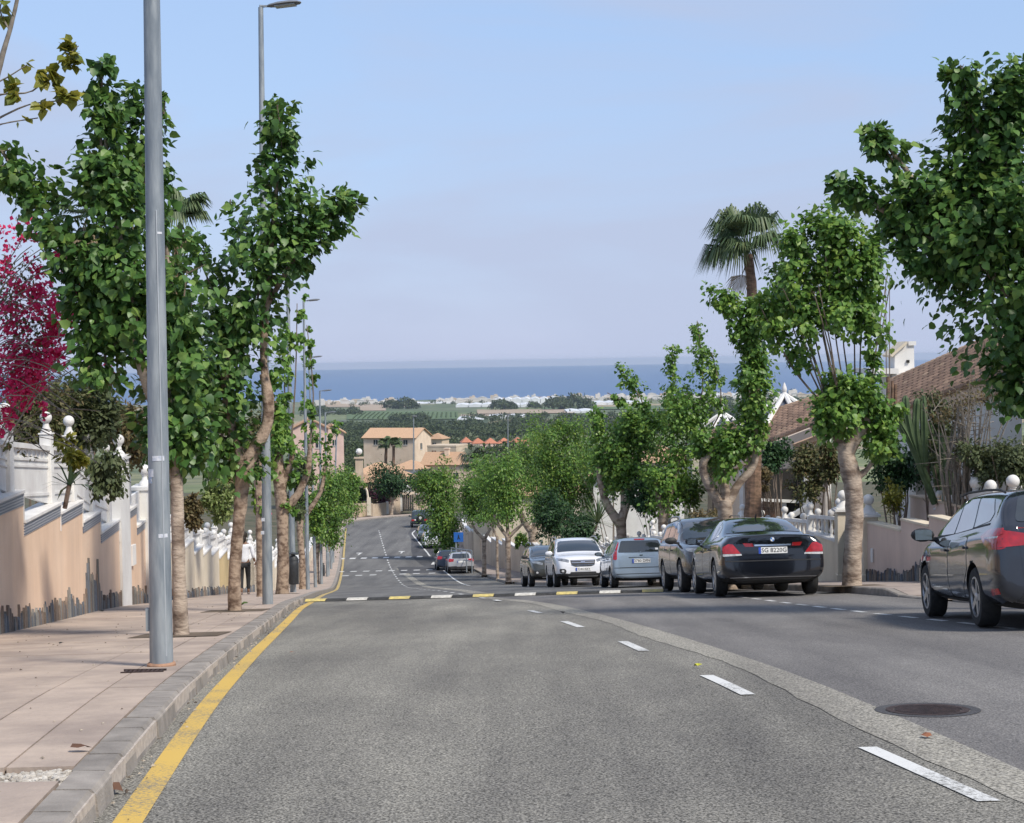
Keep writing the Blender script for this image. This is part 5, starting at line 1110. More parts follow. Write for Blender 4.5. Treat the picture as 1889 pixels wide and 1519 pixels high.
    def place(s, px, py, ref, heading=None, facing=1, hd=None, absY=None):
        """put local point ref=(x,y) of the car on the road under photo pixel (px,py)"""
        p = hit(px, py) if absY is None else ray(px, py) * absY
        f = Vector((-.095 if hd is None else hd, 1, 0)).normalized() * facing; r = Vector((f.y, -f.x, 0))
        c = Vector((p.x, p.y, 0)) - r * ref[0] - f * ref[1]; ya = s.sp['axles']
        a, b = c + f * ya[0], c + f * ya[1]; a.z, b.z = gz(a.x, a.y) + .012, gz(b.x, b.y) + .012
        fv = (b - a).normalized(); fv = fv if (ya[1] > ya[0]) else -fv; l1, l2 = c + r * .7, c - r * .7; l1.z, l2.z = gz(l1.x, l1.y), gz(l2.x, l2.y); rv = (l1 - l2).normalized(); up = rv.cross(fv).normalized(); rv = fv.cross(up)
        t = (0 - ya[0]) / (ya[1] - ya[0]); c = a.lerp(b, t); Mx = Matrix((rv, fv, up)).transposed().to_4x4(); Mx.translation = c; s.root.matrix_world = Mx; return s
def sedan(L=5.03, W=1.90, H=1.49):
    k = L / 5.03; w = W / 2; q = H / 1.49
    T = [(-2.50, -2.47, .86, .70, .36, .92, 1.04), (-2.475, -2.44, .915, .76, .30, .97, 1.10), (-2.38, -2.30, .945, .79, .25, 1.0, 1.125), (-2.0, -1.95, .95, .80, .22, 1.01, 1.12), (-1.72, -1.66, .95, .78, .2, 1.01, 1.115), (-1.35, -1.25, .95, .68, .2, 1.01, 1.30), (-.95, -.82, .95, .61, .2, 1.0, 1.435), (-.5, -.45, .95, .605, .2, .99, 1.475), (-.1, -.1, .95, .60, .2, .98, 1.485), (.45, .35, .95, .60, .2, .97, 1.455), (.95, .80, .95, .68, .2, .96, 1.24), (1.35, 1.25, .95, .78, .2, .95, 1.03), (1.9, 1.9, .93, .74, .2, .88, .94), (2.3, 2.3, .87, .68, .22, .74, .84), (2.50, 2.47, .74, .58, .3, .6, .68)]
    return dict(L=L, W=W, H=H, wr=.345, axles=(-1.50 * k, 1.49 * k), st=[(a * k, b * k, c * w / .95, d * w / .95, e, f * q, g * q) for a, b, c, d, e, f, g in T])
def twobox(L, W, H, belt=.95, hood=.95, tail=.25, zb=.2, wr=.32, wb=2.6, fo=.88, cowl=1.0, tumble=.27, zlow=0, spokes=5, nose=.62, rearz=None):
    """hatchback, estate or off-roader: tail = how far the rear window leans, cowl = windscreen foot ahead of centre"""
    w = W / 2; r = -L / 2; f = L / 2; bz_ = rearz or belt + .05; wt = w - tumble; rf = f - fo; rr_ = rf - wb
    T = [(r + .02, r + .04, w * .88, w * .80, zb + .14, bz_ - .08, bz_ + .02), (r + .045, r + .07, w * .95, w * .84, zb + .08, bz_ - .04, bz_ + .06), (r + .12, r + .08 + tail * .35, w * .985, w * .84, zb + .03, bz_, bz_ + (H - bz_) * .36), (r + .24, r + .10 + tail * .75, w, wt + (w - wt) * .30, zb, bz_, bz_ + (H - bz_) * .74), (r + .45, r + .12 + tail, w, wt + .03, zb, bz_, H - .06),
         (r + .60, r + .22 + tail, w, wt + .01, zb, bz_, H - .035), (r + 1.1, r + 1.0, w, wt, zb, bz_ - .01, H - .012), (r + 1.9, r + 1.8, w, wt, zb, belt + .02, H), (cowl - .95, cowl - .98, w, wt, zb, belt, H - .03), (cowl - .60, cowl - .68, w, wt + .02, zb, belt, H - .10), (cowl - .15, cowl - .22, w, wt + (w - wt) * .4, zb, belt - .01, hood + (H - hood) * .48), (cowl + .2, cowl + .14, w, w * .86, zb, belt - .02, hood + .045), (cowl + .35, cowl + .33, w * .995, w * .84, zb, belt - .03, hood + .01),
         (f - .42, f - .42, w * .97, w * .80, zb, hood - .13, hood - .045), (f - .16, f - .17, w * .90, w * .74, zb + .03, hood - .22, hood - .12), (f - .04, f - .06, w * .80, w * .66, zb + .08, nose - .02, nose + .10), (f - .01, f - .03, w * .70, w * .58, zb + .14, nose - .10, nose)]
    return dict(L=L, W=W, H=H, wr=wr, axles=(rr_, rf), st=T, zlow=zlow, spokes=spokes)
def side_set(c, fr, re, qu, doors, sill=(.30,), rails=None):
    """windows and door panels on both sides"""
    for d in 'lr':
        g = MATS['side_glass']
        allp = [p for p in (fr, re, qu) if p]
        ys_ = [p[0] for q in allp for p in q]; zs_ = [p[1] for q in allp for p in q]
        for nm, p in (('side_window', fr), ('side_window', re), ('quarter_window', qu)):
            if p: c.patch(nm, d, p, g, .005, .012, r=.025)
        for p in doors:
            c.patch('door', d, p, c.paint, .0035, .008, r=.05, sub=.13)
        if doors:
            for p in doors:
                y0 = min(q[0] for q in p); zt = max(q[1] for q in p) - .12
                m = MB(); h = c.cast(d, y0 + .14, zt); m.box((h[0].x + (.022 if d == 'r' else -.022), y0 + .16, zt), (.03, .19, .03)); m.build('door_handle', c.sp.get('hmat', c.paint), c.root, world=False, bevel=.008)
# --- 1 near estate car
c = Car('dark grey estate car in the right foreground, nearest of the parked cars', twobox(4.56, 1.82, 1.50, belt=.95, hood=.93, tail=.34, wr=.325, wb=2.65, fo=.90, cowl=1.02, rearz=1.04, spokes=5), carpaint('gunmetal_paint', (.022, .026, .036), .3, .16)); c1 = c
side_set(c, [(1.00, 1.0), (.50, 1.30), (.22, 1.385), (.04, 1.40), (.0, 1.02)], [(-.06, 1.02), (-.03, 1.405), (-.72, 1.405), (-.96, 1.07)], [(-1.03, 1.08), (-.79, 1.405), (-1.42, 1.385), (-1.72, 1.22), (-1.66, 1.14)], [[(1.05, .30), (1.08, .92), (.02, .955), (.0, .30)], [(-.03, .30), (-.02, .955), (-.95, .985), (-.98, .62), (-.62, .30)]])
for d in 'lr':
    c.patch('rear_lamp', d, [(-1.62, .98), (-1.80, 1.05), (-2.10, 1.06), (-2.26, 1.06), (-2.26, .84), (-2.02, .84), (-1.80, .90)], REDL, .008, r=.02); c.patch('lamp_strip', d, [(-1.82, .965), (-2.2, .975), (-2.2, .955), (-1.82, .95)], CLRL, .011, r=0)
    c.patch('fog_reflector', d, [(-1.98, .36), (-2.2, .38), (-2.2, .44), (-2.02, .43)], REDL, .006, r=.01); c.patch('sill_trim', d, [(-.85, .27), (.90, .27), (.90, .25), (-.85, .25)], BLKP, .006, r=0)
    c.patch('window_trim', d, [(1.06, .985), (-1.72, 1.12), (-1.72, 1.10), (1.06, .965)], BLKP, .004, r=0)
    sx = 1 if d == 'r' else -1; m = MB(); m.tube([(sx * .63, .3, 1.462), (sx * .625, 0, 1.492), (sx * .62, -.9, 1.495), (sx * .62, -1.5, 1.475), (sx * .62, -1.7, 1.44)], .014, 6); m.build('roof_rail', BLKP, c.root, world=False)
    c.patch('head_lamp', d, [(1.80, .72), (2.1, .66), (2.1, .58), (1.86, .60)], HEADL, .006); c.patch('fuel_flap_line', d, [(-1.30, .80), (-1.30, .92), (-1.46, .93), (-1.46, .81)], c.paint, .004, .006, r=.04) if d == 'r' else None
c.patch('rear_window', 'b', [(-.66, 1.12), (.66, 1.12), (.54, 1.40), (-.54, 1.40)], CGLASS, .006, r=.06); c.patch('rear_lamp', 'b', [(-.86, 1.05), (-.58, 1.0), (-.58, .88), (-.86, .86)], REDL, .008); c.patch('rear_lamp', 'b', [(.86, 1.05), (.58, 1.0), (.58, .88), (.86, .86)], REDL, .008)
c.patch('tailgate', 'b', [(-.62, .55), (.62, .55), (.66, 1.08), (-.66, 1.08)], c.paint, .004); c.plate('b', 0, .80, ''); c.patch('bumper_insert', 'b', [(-.7, .30), (.7, .30), (.6, .42), (-.6, .42)], BLKP, .005)
c.patch('windscreen', 't', [(-.70, 1.08), (.70, 1.08), (.60, .42), (-.60, .42)], CGLASS, .005, r=.05)
c.mirror(-1, .93, 1.02, BLKP, .25, .17); c.mirror(1, .93, 1.02, BLKP, .25, .17)
c.place(1800, 1161, (-.91, c.sp['axles'][0]), hd=.05, absY=17.6)
# --- 2 black saloon
c = Car('black saloon with red tail lamps and a long boot, parked left of the pollarded tree', sedan(), carpaint('black_paint', (.005, .006, .009), .0, .12)); c2 = c; c.sp['spokes'] = 10
side_set(c, [(.98, 1.0), (.42, 1.37), (.18, 1.41), (.08, 1.02)], [(.02, 1.02), (.10, 1.415), (-.62, 1.395), (-.82, 1.08), (-.80, 1.04)], [(-.87, 1.06), (-.70, 1.37), (-1.02, 1.27), (-1.16, 1.11)], [[(1.15, .28), (1.18, .93), (.04, .965), (.02, .28)], [(-.0, .28), (.01, .965), (-1.02, .99), (-1.1, .66), (-.80, .28)]])
c.patch('rear_window', 't', [(-.70, -1.55), (.70, -1.55), (.565, -.80), (-.565, -.80)], CGLASS, .006, r=.07); c.patch('windscreen', 't', [(-.72, 1.18), (.72, 1.18), (.60, .44), (-.60, .44)], CGLASS, .005, r=.05)
for sx in (-1, 1):
    c.patch('rear_lamp', 'b', [(sx * .90, .78), (sx * .90, .90), (sx * .80, .955), (sx * .72, .95), (sx * .58, .78)], REDL, .010, r=.015, sub=.05); c.patch('reversing_lamp', 'b', [(sx * .90, .775), (sx * .90, .735), (sx * .56, .745), (sx * .575, .775)], CLRL, .010, r=.005, sub=.05)
    pass
    c.patch('boot_lamp', 'b', [(sx * .54, .965), (sx * .36, .955), (sx * .345, .895), (sx * .50, .90)], REDD, .008, r=.006, sub=.06)
c.patch('boot_lid', 'b', [(-.56, .66), (.56, .66), (.72, 1.06), (-.72, 1.06)], c.paint, .0035, .008, r=.05); c.patch('chrome_bar', 'b', [(-.33, .905), (.33, .905), (.33, .935), (-.33, .935)], CHROME, .012, r=.006); c.patch('bumper_line', 'b', [(-.78, .355), (.78, .355), (.78, .345), (-.78, .345)], CHROME, .006, r=0); c.patch('bumper_edge', 'b', [(-.86, .655), (.86, .655), (.86, .635), (-.86, .635)], BLKP, .010, r=0); c.patch('lower_valance', 'b', [(-.70, .25), (.70, .25), (.70, .31), (-.70, .31)], BLKP, .004, r=.01)
c.plate('b', 0, .825, 'SG 8220G', .52, .115)
p, n = c.cast('b', 0, 1.02); em = MB(); em.lathe([(.042, -.004), (.042, .004), (.036, .006)], 20, (0, 0, 0), 'x'); em.v = [(y, -x + p.y - .012, z + 1.02) for x, y, z in em.v]; e = em.build('emblem', CHROME, c.root, world=False)
for k in range(4):
    mm = MB(); a0 = k * math.pi / 2; pts = [(0, 0)] + [(.034 * math.cos(a0 + t * math.pi / 8), .034 * math.sin(a0 + t * math.pi / 8)) for t in range(5)]; mm.prism([(x, p.y - .0185, 1.02 + z) for x, z in pts], (0, -.002, 0)); mm.build('emblem_quarter', ROUNDB if k % 2 else PLATE, e, world=False)
m = MB(); m.prism([(-.012, -.75, 1.45), (.012, -.75, 1.45), (.006, -.86, 1.53), (-.006, -.86, 1.53)], (0, .05, 0)); m.build('aerial', BLKP, c.root, world=False)
c.mirror(-1, .95, 1.06, BLKP, .22, .15); c.mirror(1, .95, 1.06, BLKP, .22, .15)
c.place(1320, 1103, (-.93, c.sp['axles'][0]), hd=-.015, absY=30.1)
# --- 3 dark people carrier facing the camera
SUV = lambda **k: twobox(k.pop('L', 4.5), k.pop('W', 1.84), k.pop('H', 1.69), belt=1.08, hood=1.08, tail=.28, zb=.26, wr=k.pop('wr', .36), wb=k.pop('wb', 2.68), fo=.90, cowl=.92, tumble=.24, nose=.72, rearz=1.12, **k)
def suv_sides(c):
    side_set(c, [(.95, 1.14), (.48, 1.50), (.20, 1.57), (.02, 1.58), (.0, 1.15)], [(-.06, 1.15), (-.04, 1.58), (-.78, 1.575), (-.96, 1.18)], [(-1.03, 1.19), (-.87, 1.57), (-1.55, 1.53), (-1.78, 1.24)], [[(1.0, .42), (1.02, 1.04), (.02, 1.06), (.0, .42)], [(-.03, .42), (-.02, 1.06), (-.98, 1.09), (-1.0, .72), (-.72, .42)]])
def suv_front(c, plate=None, grille='bars'):
    c.patch('windscreen', 't', [(-.74, 1.0), (.74, 1.0), (.64, .28), (-.64, .28)], CGLASS, .006, r=.07)
    for sx in (-1, 1):
        c.patch('head_lamp', 'f', [(sx * .47, .80), (sx * .80, .88), (sx * .84, .96), (sx * .60, .93), (sx * .44, .88)], HEADL, .008, r=.02, sub=.06)
        c.patch('fog_lamp', 'f', [(sx * .58, .44), (sx * .76, .46), (sx * .78, .60), (sx * .60, .60), (sx * .55, .53)], BLKP, .006, r=.04); c.patch('lamp_lens', 'f', [(sx * .63, .49), (sx * .71, .49), (sx * .71, .56), (sx * .63, .56)], CLRL, .010, r=.03)
        m = MB(); m.tube([(sx * .70, .35, 1.60), (sx * .69, .15, 1.69), (sx * .68, -.9, 1.72), (sx * .68, -1.5, 1.70), (sx * .68, -1.7, 1.62)], .02, 6); m.build('roof_rail', ALLOY, c.root, world=False)
    if grille == 'bars':
        c.patch('grille', 'f', [(-.42, .88), (.42, .88), (.38, .70), (.26, .66), (-.26, .66), (-.38, .70)], BLKP, .006, r=.03)
        for z in (.86, .80, .72): c.patch('grille_bar', 'f', [(-.39, z), (.39, z), (.37, z - .022), (-.37, z - .022)], CHROME, .014, r=.005)
    elif grille: c.patch('grille', 'f', [(-.44, .86), (.44, .86), (.40, .76), (-.40, .76)], BLKP, .006, r=.03)
    c.patch('lower_grille', 'f', [(-.42, .49), (.42, .49), (.44, .43), (.32, .38), (-.32, .38), (-.44, .43)], BLKP, .006, r=.02); c.patch('skid_plate', 'f', [(-.50, .36), (.50, .36), (.46, .33), (-.46, .33)], ALLOY, .008, r=.01)
    if plate: c.plate('f', 0, .575, plate, .50, .105)
    c.patch('bonnet', 't', [(-.62, 1.14), (.62, 1.14), (.56, 1.95), (-.56, 1.95)], c.paint, .004, .008, r=.08, sub=.16)
    c.patch('dashboard_label', 't', [(.1, .44), (.5, .44), (.5, .40), (.1, .40)], CLRL, .012, r=.01) if False else None
c = Car('dark grey people carrier facing uphill, nosed up behind the black saloon', SUV(spokes=8), carpaint('charcoal_paint', (.045, .043, .045), .4, .25)); suv_sides(c); suv_front(c, None, 'plain'); c.mirror(-1, .88, 1.14, BLKP, .24, .16); c.mirror(1, .88, 1.14, BLKP, .24, .16); c3 = c
c.place(1255, 1099, (.91, c.sp['axles'][1]), facing=-1, hd=-.045, absY=35.6)
# --- 4 light blue hatchback
c = Car('light blue hatchback with tall red tail lamps beside the speed bump end', twobox(3.92, 1.68, 1.46, belt=.95, hood=.95, tail=.22, wr=.30, wb=2.49, fo=.80, cowl=.90, rearz=.98, tumble=.25), carpaint('ice_blue_paint', (.30, .38, .47), .35, .3)); c4 = c
side_set(c, [(.90, 1.0), (.42, 1.29), (.18, 1.35), (.02, 1.36), (.0, 1.0)], [(-.06, 1.0), (-.04, 1.36), (-.72, 1.345), (-.86, 1.03)], None, [[(.90, .30), (.92, .90), (.02, .92), (.0, .30)], [(-.03, .30), (-.02, .92), (-.85, .95), (-.86, .62), (-.62, .30)]])
c.patch('rear_window', 'b', [(-.66, 1.0), (.66, 1.0), (.54, 1.335), (-.54, 1.335)], CGLASS, .006, r=.04); c.patch('brake_lamp', 'b', [(-.16, 1.385), (.16, 1.385), (.14, 1.35), (-.14, 1.35)], REDL, .010, r=.008)
for sx in (-1, 1): c.patch('rear_lamp', 'b', [(sx * .80, .80), (sx * .70, .80), (sx * .685, 1.04), (sx * .60, 1.29), (sx * .645, 1.30), (sx * .77, 1.08)], REDL, .010, r=.02, sub=.06)
c.patch('tailgate', 'b', [(-.62, .58), (.62, .58), (.64, .97), (-.64, .97)], c.paint, .004); c.patch('handle_strip', 'b', [(-.36, .845), (.36, .845), (.36, .865), (-.36, .865)], CHROME, .012, r=.005); c.plate('b', 0, .755, '3780 DFN', .52, .115); c.patch('bumper_strip', 'b', [(-.72, .40), (.72, .40), (.72, .385), (-.72, .385)], BLKP, .008, r=0); c.patch('bumper_edge', 'b', [(-.78, .575), (.78, .575), (.78, .56), (-.78, .56)], BLKP, .006, r=0); c.patch('emblem', 'b', [(-.05, .93), (.05, .93), (.05, .90), (-.05, .90)], CHROME, .012, r=.015)
c.patch('window_sticker', 'b', [(.42, 1.06), (.50, 1.06), (.50, 1.11), (.42, 1.11)], PLATE, .010, r=.01); c.patch('windscreen', 't', [(-.66, .98), (.66, .98), (.56, .36), (-.56, .36)], CGLASS, .005, r=.05)
c.mirror(-1, .80, 1.0, BLKP, .2, .13); c.mirror(1, .80, 1.0, BLKP, .2, .13)
c.place(1127, 1091, (-.83, c.sp['axles'][0]), hd=-.06, absY=46.8)
# --- 5 white off-roader facing us
c = Car('white off roader facing uphill with chrome barred grille', SUV(zlow=.44), carpaint('white_car_paint', (.70, .71, .74), .0, .3), low=BLKP); suv_sides(c); suv_front(c, '5344 KKY'); c.mirror(-1, .88, 1.14, c.paint, .22, .16); c.mirror(1, .88, 1.14, c.paint, .22, .16); c5 = c
c.patch('emblem', 'f', [(-.07, .83), (.07, .83), (.07, .79), (-.07, .79)], CHROME, .02, r=.02)
c.place(1022, 1086, (.91, c.sp['axles'][1]), facing=-1, hd=-.065, absY=54.2)
# --- 6 olive off-roader, rear
def rear_basic(c, w=.6, zg0=1.14, zg1=1.55, lamp=REDL, zl=(.85, 1.0), plate=None, zp=.78):
    c.patch('rear_window', 'b', [(-w, zg0), (w, zg0), (w * .88, zg1), (-w * .88, zg1)], CGLASS, .006, r=.05); c.patch('tailgate', 'b', [(-w, .62), (w, .62), (w, zg0 - .04), (-w, zg0 - .04)], c.paint, .004)
    for sx in (-1, 1): c.patch('rear_lamp', 'b', [(sx * (w + .22), zl[0]), (sx * w * .85, zl[0] + .02), (sx * w * .8, zl[1]), (sx * (w + .22), zl[1] + .03)], lamp, .01, r=.01, sub=.06); c.patch('rear_lamp', 'l' if sx < 0 else 'r', [(-c.sp['L'] / 2 + .30, zl[1] - .03), (-c.sp['L'] / 2 + .02, zl[1] + .02), (-c.sp['L'] / 2 + .02, zl[0]), (-c.sp['L'] / 2 + .2, zl[0] + .03)], lamp, .008, r=.01)
    c.plate('b', 0, zp, plate or '6120 FMC', .5, .11) if plate is not None else None
c = Car('dark olive off roader half hidden behind the white one', SUV(L=4.4, W=1.84, H=1.6, zlow=.42), carpaint('olive_paint', (.055, .055, .045), .35, .3), low=BLKP); suv_sides(c); suv_front(c, None, 'plain'); rear_basic(c, zl=(.95, 1.04), lamp=REDD); c.mirror(-1, .88, 1.14, BLKP, .22, .16); c.mirror(1, .88, 1.14, BLKP, .22, .16)
c.place(976, 1085, (.91, c.sp['axles'][1]), facing=-1, absY=61.5)
# --- far cars
def simple_hatch(label, col, spec, front, **k):
    c = Car(label, spec, carpaint(*col), **k); H = spec['H']; q = H / 1.46
    side_set(c, [(.85, 1.0 * q), (.42, 1.28 * q), (.02, 1.35 * q), (.0, 1.0 * q)], [(-.06, 1.0 * q), (-.04, 1.35 * q), (-.72, 1.34 * q), (-.9, 1.03 * q)], None, [])
    c.patch('windscreen', 't', [(-.66, .98), (.66, .98), (.56, .36), (-.56, .36)], CGLASS, .005, r=.05); rear_basic(c, .6, 1.03 * q, 1.34 * q, zl=(.80 * q, 1.0 * q))
    for sx in (-1, 1): c.patch('head_lamp', 'f', [(sx * .45, .66 * q), (sx * .72, .70 * q), (sx * .70, .78 * q), (sx * .5, .74 * q)], HEADL, .008)
    if front: c.patch('grille', 'f', [(-.36, .62 * q), (.36, .62 * q), (.3, .54 * q), (-.3, .54 * q)], BLKP, .006, r=.02); c.patch('lower_grille', 'f', [(-.5, .44 * q), (.5, .44 * q), (.4, .34 * q), (-.4, .34 * q)], BLKP, .006, r=.02)
    c.mirror(-1, .80, 1.0 * q, BLKP, .2, .13); c.mirror(1, .80, 1.0 * q, BLKP, .2, .13); return c
c = simple_hatch('silver estate car seen from behind at the dip, right of the crossing', ('silver_paint', (.48, .49, .52), .4, .3), twobox(4.5, 1.78, 1.46, belt=.95, hood=.93, tail=.3, wr=.31, wb=2.65, cowl=1.0, zlow=.5), False, low=BLKP); c.plate('b', 0, .80, '', .5, .11); c.place(851, 1059, (0, -2.25))
c = simple_hatch('dark blue car in front of the silver estate at the dip', ('night_blue_paint', (.03, .045, .08), .4, .3), twobox(4.3, 1.78, 1.46, belt=.95, hood=.93, tail=.3, wr=.31, wb=2.6, cowl=1.0), True); c.place(829, 1053, (0, -2.15))
c = simple_hatch('white hatchback facing uphill in the bay past the crossing', ('white_hatch_paint', (.70, .71, .73), 0, .3), twobox(4.1, 1.76, 1.46, belt=.95, hood=.93, tail=.3, wr=.31, wb=2.55, cowl=.95), True); c.place(799, 1013, (0, 2.05), facing=-1)
c = simple_hatch('dark car tucked behind the white hatchback', ('slate_paint', (.06, .07, .09), .4, .3), twobox(4.3, 1.76, 1.48, belt=.95, hood=.93, tail=.3, wr=.31, wb=2.55, cowl=.95), True); c.place(789, 1000, (0, 2.05), facing=-1)
c = Car('dark boxy off roader with a white hubbed spare wheel on its tailgate', twobox(4.1, 1.78, 1.85, belt=1.08, hood=1.08, tail=.08, zb=.34, wr=.38, wb=2.45, fo=.78, cowl=.72, tumble=.16, nose=.8, rearz=1.10), carpaint('dark_green_paint', (.03, .045, .05), .3, .3)); side_set(c, [(.78, 1.14), (.45, 1.55), (.02, 1.68), (.0, 1.14)], [(-.06, 1.14), (-.04, 1.68), (-.75, 1.68), (-.75, 1.14)], [(-.85, 1.14), (-.85, 1.68), (-1.7, 1.66), (-1.75, 1.16)], []); rear_basic(c, .62, 1.14, 1.68, zl=(.72, .9)); c.patch('windscreen', 't', [(-.72, .80), (.72, .80), (.66, .16), (-.66, .16)], CGLASS, .005)
m = MB(); m.lathe([(.10, .02), (.34, .02), (.37, .07), (.37, .18), (.33, .23), (.16, .23), (.10, .2)], 24, (0, 0, 0), 'x'); m.v = [(y + .12, -x - 2.06, z + 1.05) for x, y, z in m.v]; sw = m.build('spare_wheel', TYRE, c.root, smooth=True, world=False); m = MB(); m.lathe([(.02, .20), (.17, .205), (.15, .235), (.04, .24)], 16, (0, 0, 0), 'x'); m.v = [(y + .12, -x - 2.06, z + 1.05) for x, y, z in m.v]; m.build('hub', PLATE, sw, world=False)
c.patch('plate', 'b', [(-.62, .78), (-.36, .78), (-.36, .92), (-.62, .92)], PLATE, .01, r=0); c.mirror(-1, .7, 1.15, BLKP, .2, .2); c.mirror(1, .7, 1.15, BLKP, .2, .2); c.place(774, 974, (0, -2.05))
c = simple_hatch('pale green grey car beyond the boxy off roader at the bend', ('sage_paint', (.28, .33, .31), .3, .3), twobox(4.2, 1.76, 1.5, belt=.95, hood=.93, tail=.3, wr=.31, wb=2.55, cowl=.95), False); c.place(794, 964, (0, -2.1))
# ------------------------------------------------------------------ trees and plants
BARK = M('mulberry_bark', (.42, .34, .27), (.17, .125, .095), .95, 3.6, 1.0, 16, stretch=(.9, .9, 1.7), mixlo=.36, mixhi=.56, detail=8)
BARK2 = M('scarred_bark', (.36, .27, .20), (.13, .085, .06), .95, 6, 1.0, 18, stretch=(1, 1, 1.3), mixlo=.38, mixhi=.56, detail=8); PALMB = M('palm_trunk', (.27, .17, .115), (.12, .08, .055), .95, 6, .9, 25, stretch=(1, 1, 2.5)); TWIG = M('twig', (.22, .17, .13), (.14, .11, .09), .9, 12); GTWIG = M('grey_twig', (.26, .23, .19), (.16, .14, .12), .9, 12)
L_DARK = leafmat('mulberry_leaf_dark', [(0.034, 0.086, 0.021), (0.057, 0.131, 0.030), (0.092, 0.186, 0.042), (0.203, 0.297, 0.067)], trans=.22)
L_MID = leafmat('mulberry_leaf', [(0.045, 0.109, 0.021), (0.085, 0.176, 0.033), (0.141, 0.255, 0.047), (0.302, 0.382, 0.075)], trans=.28)
L_LITE = leafmat('young_leaf', [(0.048, 0.116, 0.024), (0.096, 0.201, 0.039), (0.161, 0.283, 0.056), (0.274, 0.387, 0.081)], trans=.32)
L_DEEP = leafmat('deep_green_leaf', [(0.016, 0.045, 0.016), (0.029, 0.074, 0.024), (0.051, 0.112, 0.035)], trans=.15, rough=.55)
L_HEDGE = leafmat('hedge_leaf', [(0.041, 0.054, 0.019), (0.074, 0.088, 0.030), (0.121, 0.121, 0.047), (0.189, 0.121, 0.068)], trans=.2, rough=.6)
L_BROWN = leafmat('bronze_leaf', [(0.065, 0.052, 0.026), (0.117, 0.098, 0.039), (0.156, 0.111, 0.052), (0.078, 0.091, 0.033)], trans=.2, rough=.6)
L_VAR = leafmat('variegated_leaf', [(0.084, 0.132, 0.036), (0.156, 0.216, 0.060), (0.288, 0.336, 0.132), (0.060, 0.096, 0.024)], trans=.25)
L_YEL = leafmat('yellowing_leaf', [(0.090, 0.130, 0.020), (0.190, 0.200, 0.030), (0.320, 0.300, 0.050), (0.070, 0.130, 0.030)], trans=.35)
L_PALM = leafmat('palm_leaf', [(0.046, 0.085, 0.036), (0.085, 0.130, 0.055), (0.143, 0.182, 0.078)], trans=.15, rough=.5)
L_PDRY = leafmat('dry_palm_leaf', [(0.200, 0.150, 0.090), (0.300, 0.230, 0.140), (0.160, 0.140, 0.070)], trans=.2, rough=.7)
MAG = leafmat('bougainvillea_bract', [(.42, .014, .07), (.66, .03, .13), (.80, .09, .25)], trans=.3, rough=.6)
PURP = leafmat('purple_leaf', [(.05, .012, .03), (.09, .02, .045), (.03, .02, .02)], trans=.1)
L_OLIVE = leafmat('olive_leaf', [(0.049, 0.070, 0.031), (0.084, 0.109, 0.045), (0.119, 0.140, 0.063)], trans=.2, rough=.6)
def P3(q, Y, s=None):
    return U(q[0], q[1], Y + (q[3] if len(q) > 3 else 0))
def tree(label, base, trunk, limbs=(), plumes=(), leaf=.13, mat=None, singles=0, Y=None, off=.13, bark=None, group=None, shoots=(), tpl=HEART, name='street_tree', droop=.7, up=.6, twigs=0, cat='tree'):
    if Y is None: b = hit(base[0], base[1], off); Y = b.y
    else: b = ray(base[0], base[1]) * Y
    b = Vector((b.x, b.y, b.z)); t = thing(name, label, cat, b, group); s = F / Y; bark = bark or BARK
    pts = smooth_path([U(x, y, Y) for x, y, r in trunk], 5); rr = [r / s for x, y, r in trunk]; n = len(pts)
    rad = lerpl(rr, n); rad[0] *= 1.18; pts[0] = Vector((pts[0].x, pts[0].y, pts[0].z - .12))
    m = MB(); m.tube(pts, rad, 14, wob=.07); m.build('trunk', bark, t, smooth=True)
    for L in limbs:
        p = smooth_path([U(q[0], q[1], Y + (q[3] if len(q) > 3 else 0)) for q in L], 4); m = MB(); m.tube(p, [max(r, .006) for r in lerpl([q[2] / s for q in L], len(p))], 9, wob=.1); m.build('limb', bark, t, smooth=True)
    for L in shoots:
        p = [U(q[0], q[1], Y + (q[3] if len(q) > 3 else 0)) for q in L]; m = MB(); m.tube(smooth_path(p, 3), [max(r, .004) for r in lerpl([L[0][2] / s, L[-1][2] / s], len(smooth_path(p, 3)))], 5); m.build('shoot', TWIG, t)
    pl = []
    for q in plumes:
        path, r0, r1, k = q[:4]; dy = q[4] if len(q) > 4 else 0
        pth = [U(a[0], a[1], Y + dy + (a[2] if len(a) > 2 else 0)) for a in path]; pl.append((pth, r0 / s, r1 / s, k))
    if twigs:
        m = MB()
        for pth, r0, r1, k in pl:
            m.tube(smooth_path(pth, 3), lerpl([.022, .008], len(smooth_path(pth, 3))), 5)
            for _ in range(max(2, k // twigs)):
                a = random.random(); i = min(len(pth) - 2, int(a * (len(pth) - 1))); q = pth[i].lerp(pth[i + 1], random.random()); d = Vector(np.random.normal(size=3)).normalized(); d.z = abs(d.z) * .6; m.tube([q, q + d * (r0 + (r1 - r0) * a) * .8], [.008, .003], 4)
        o = m.build('branches', TWIG, t); o['kind'] = 'stuff'
    foliage('crown', t, mat or L_MID, pl, leaf, tpl, droop, up, singles)
    return t
G_L = 'street trees along the left pavement'; G_R = 'street trees along the right pavement'
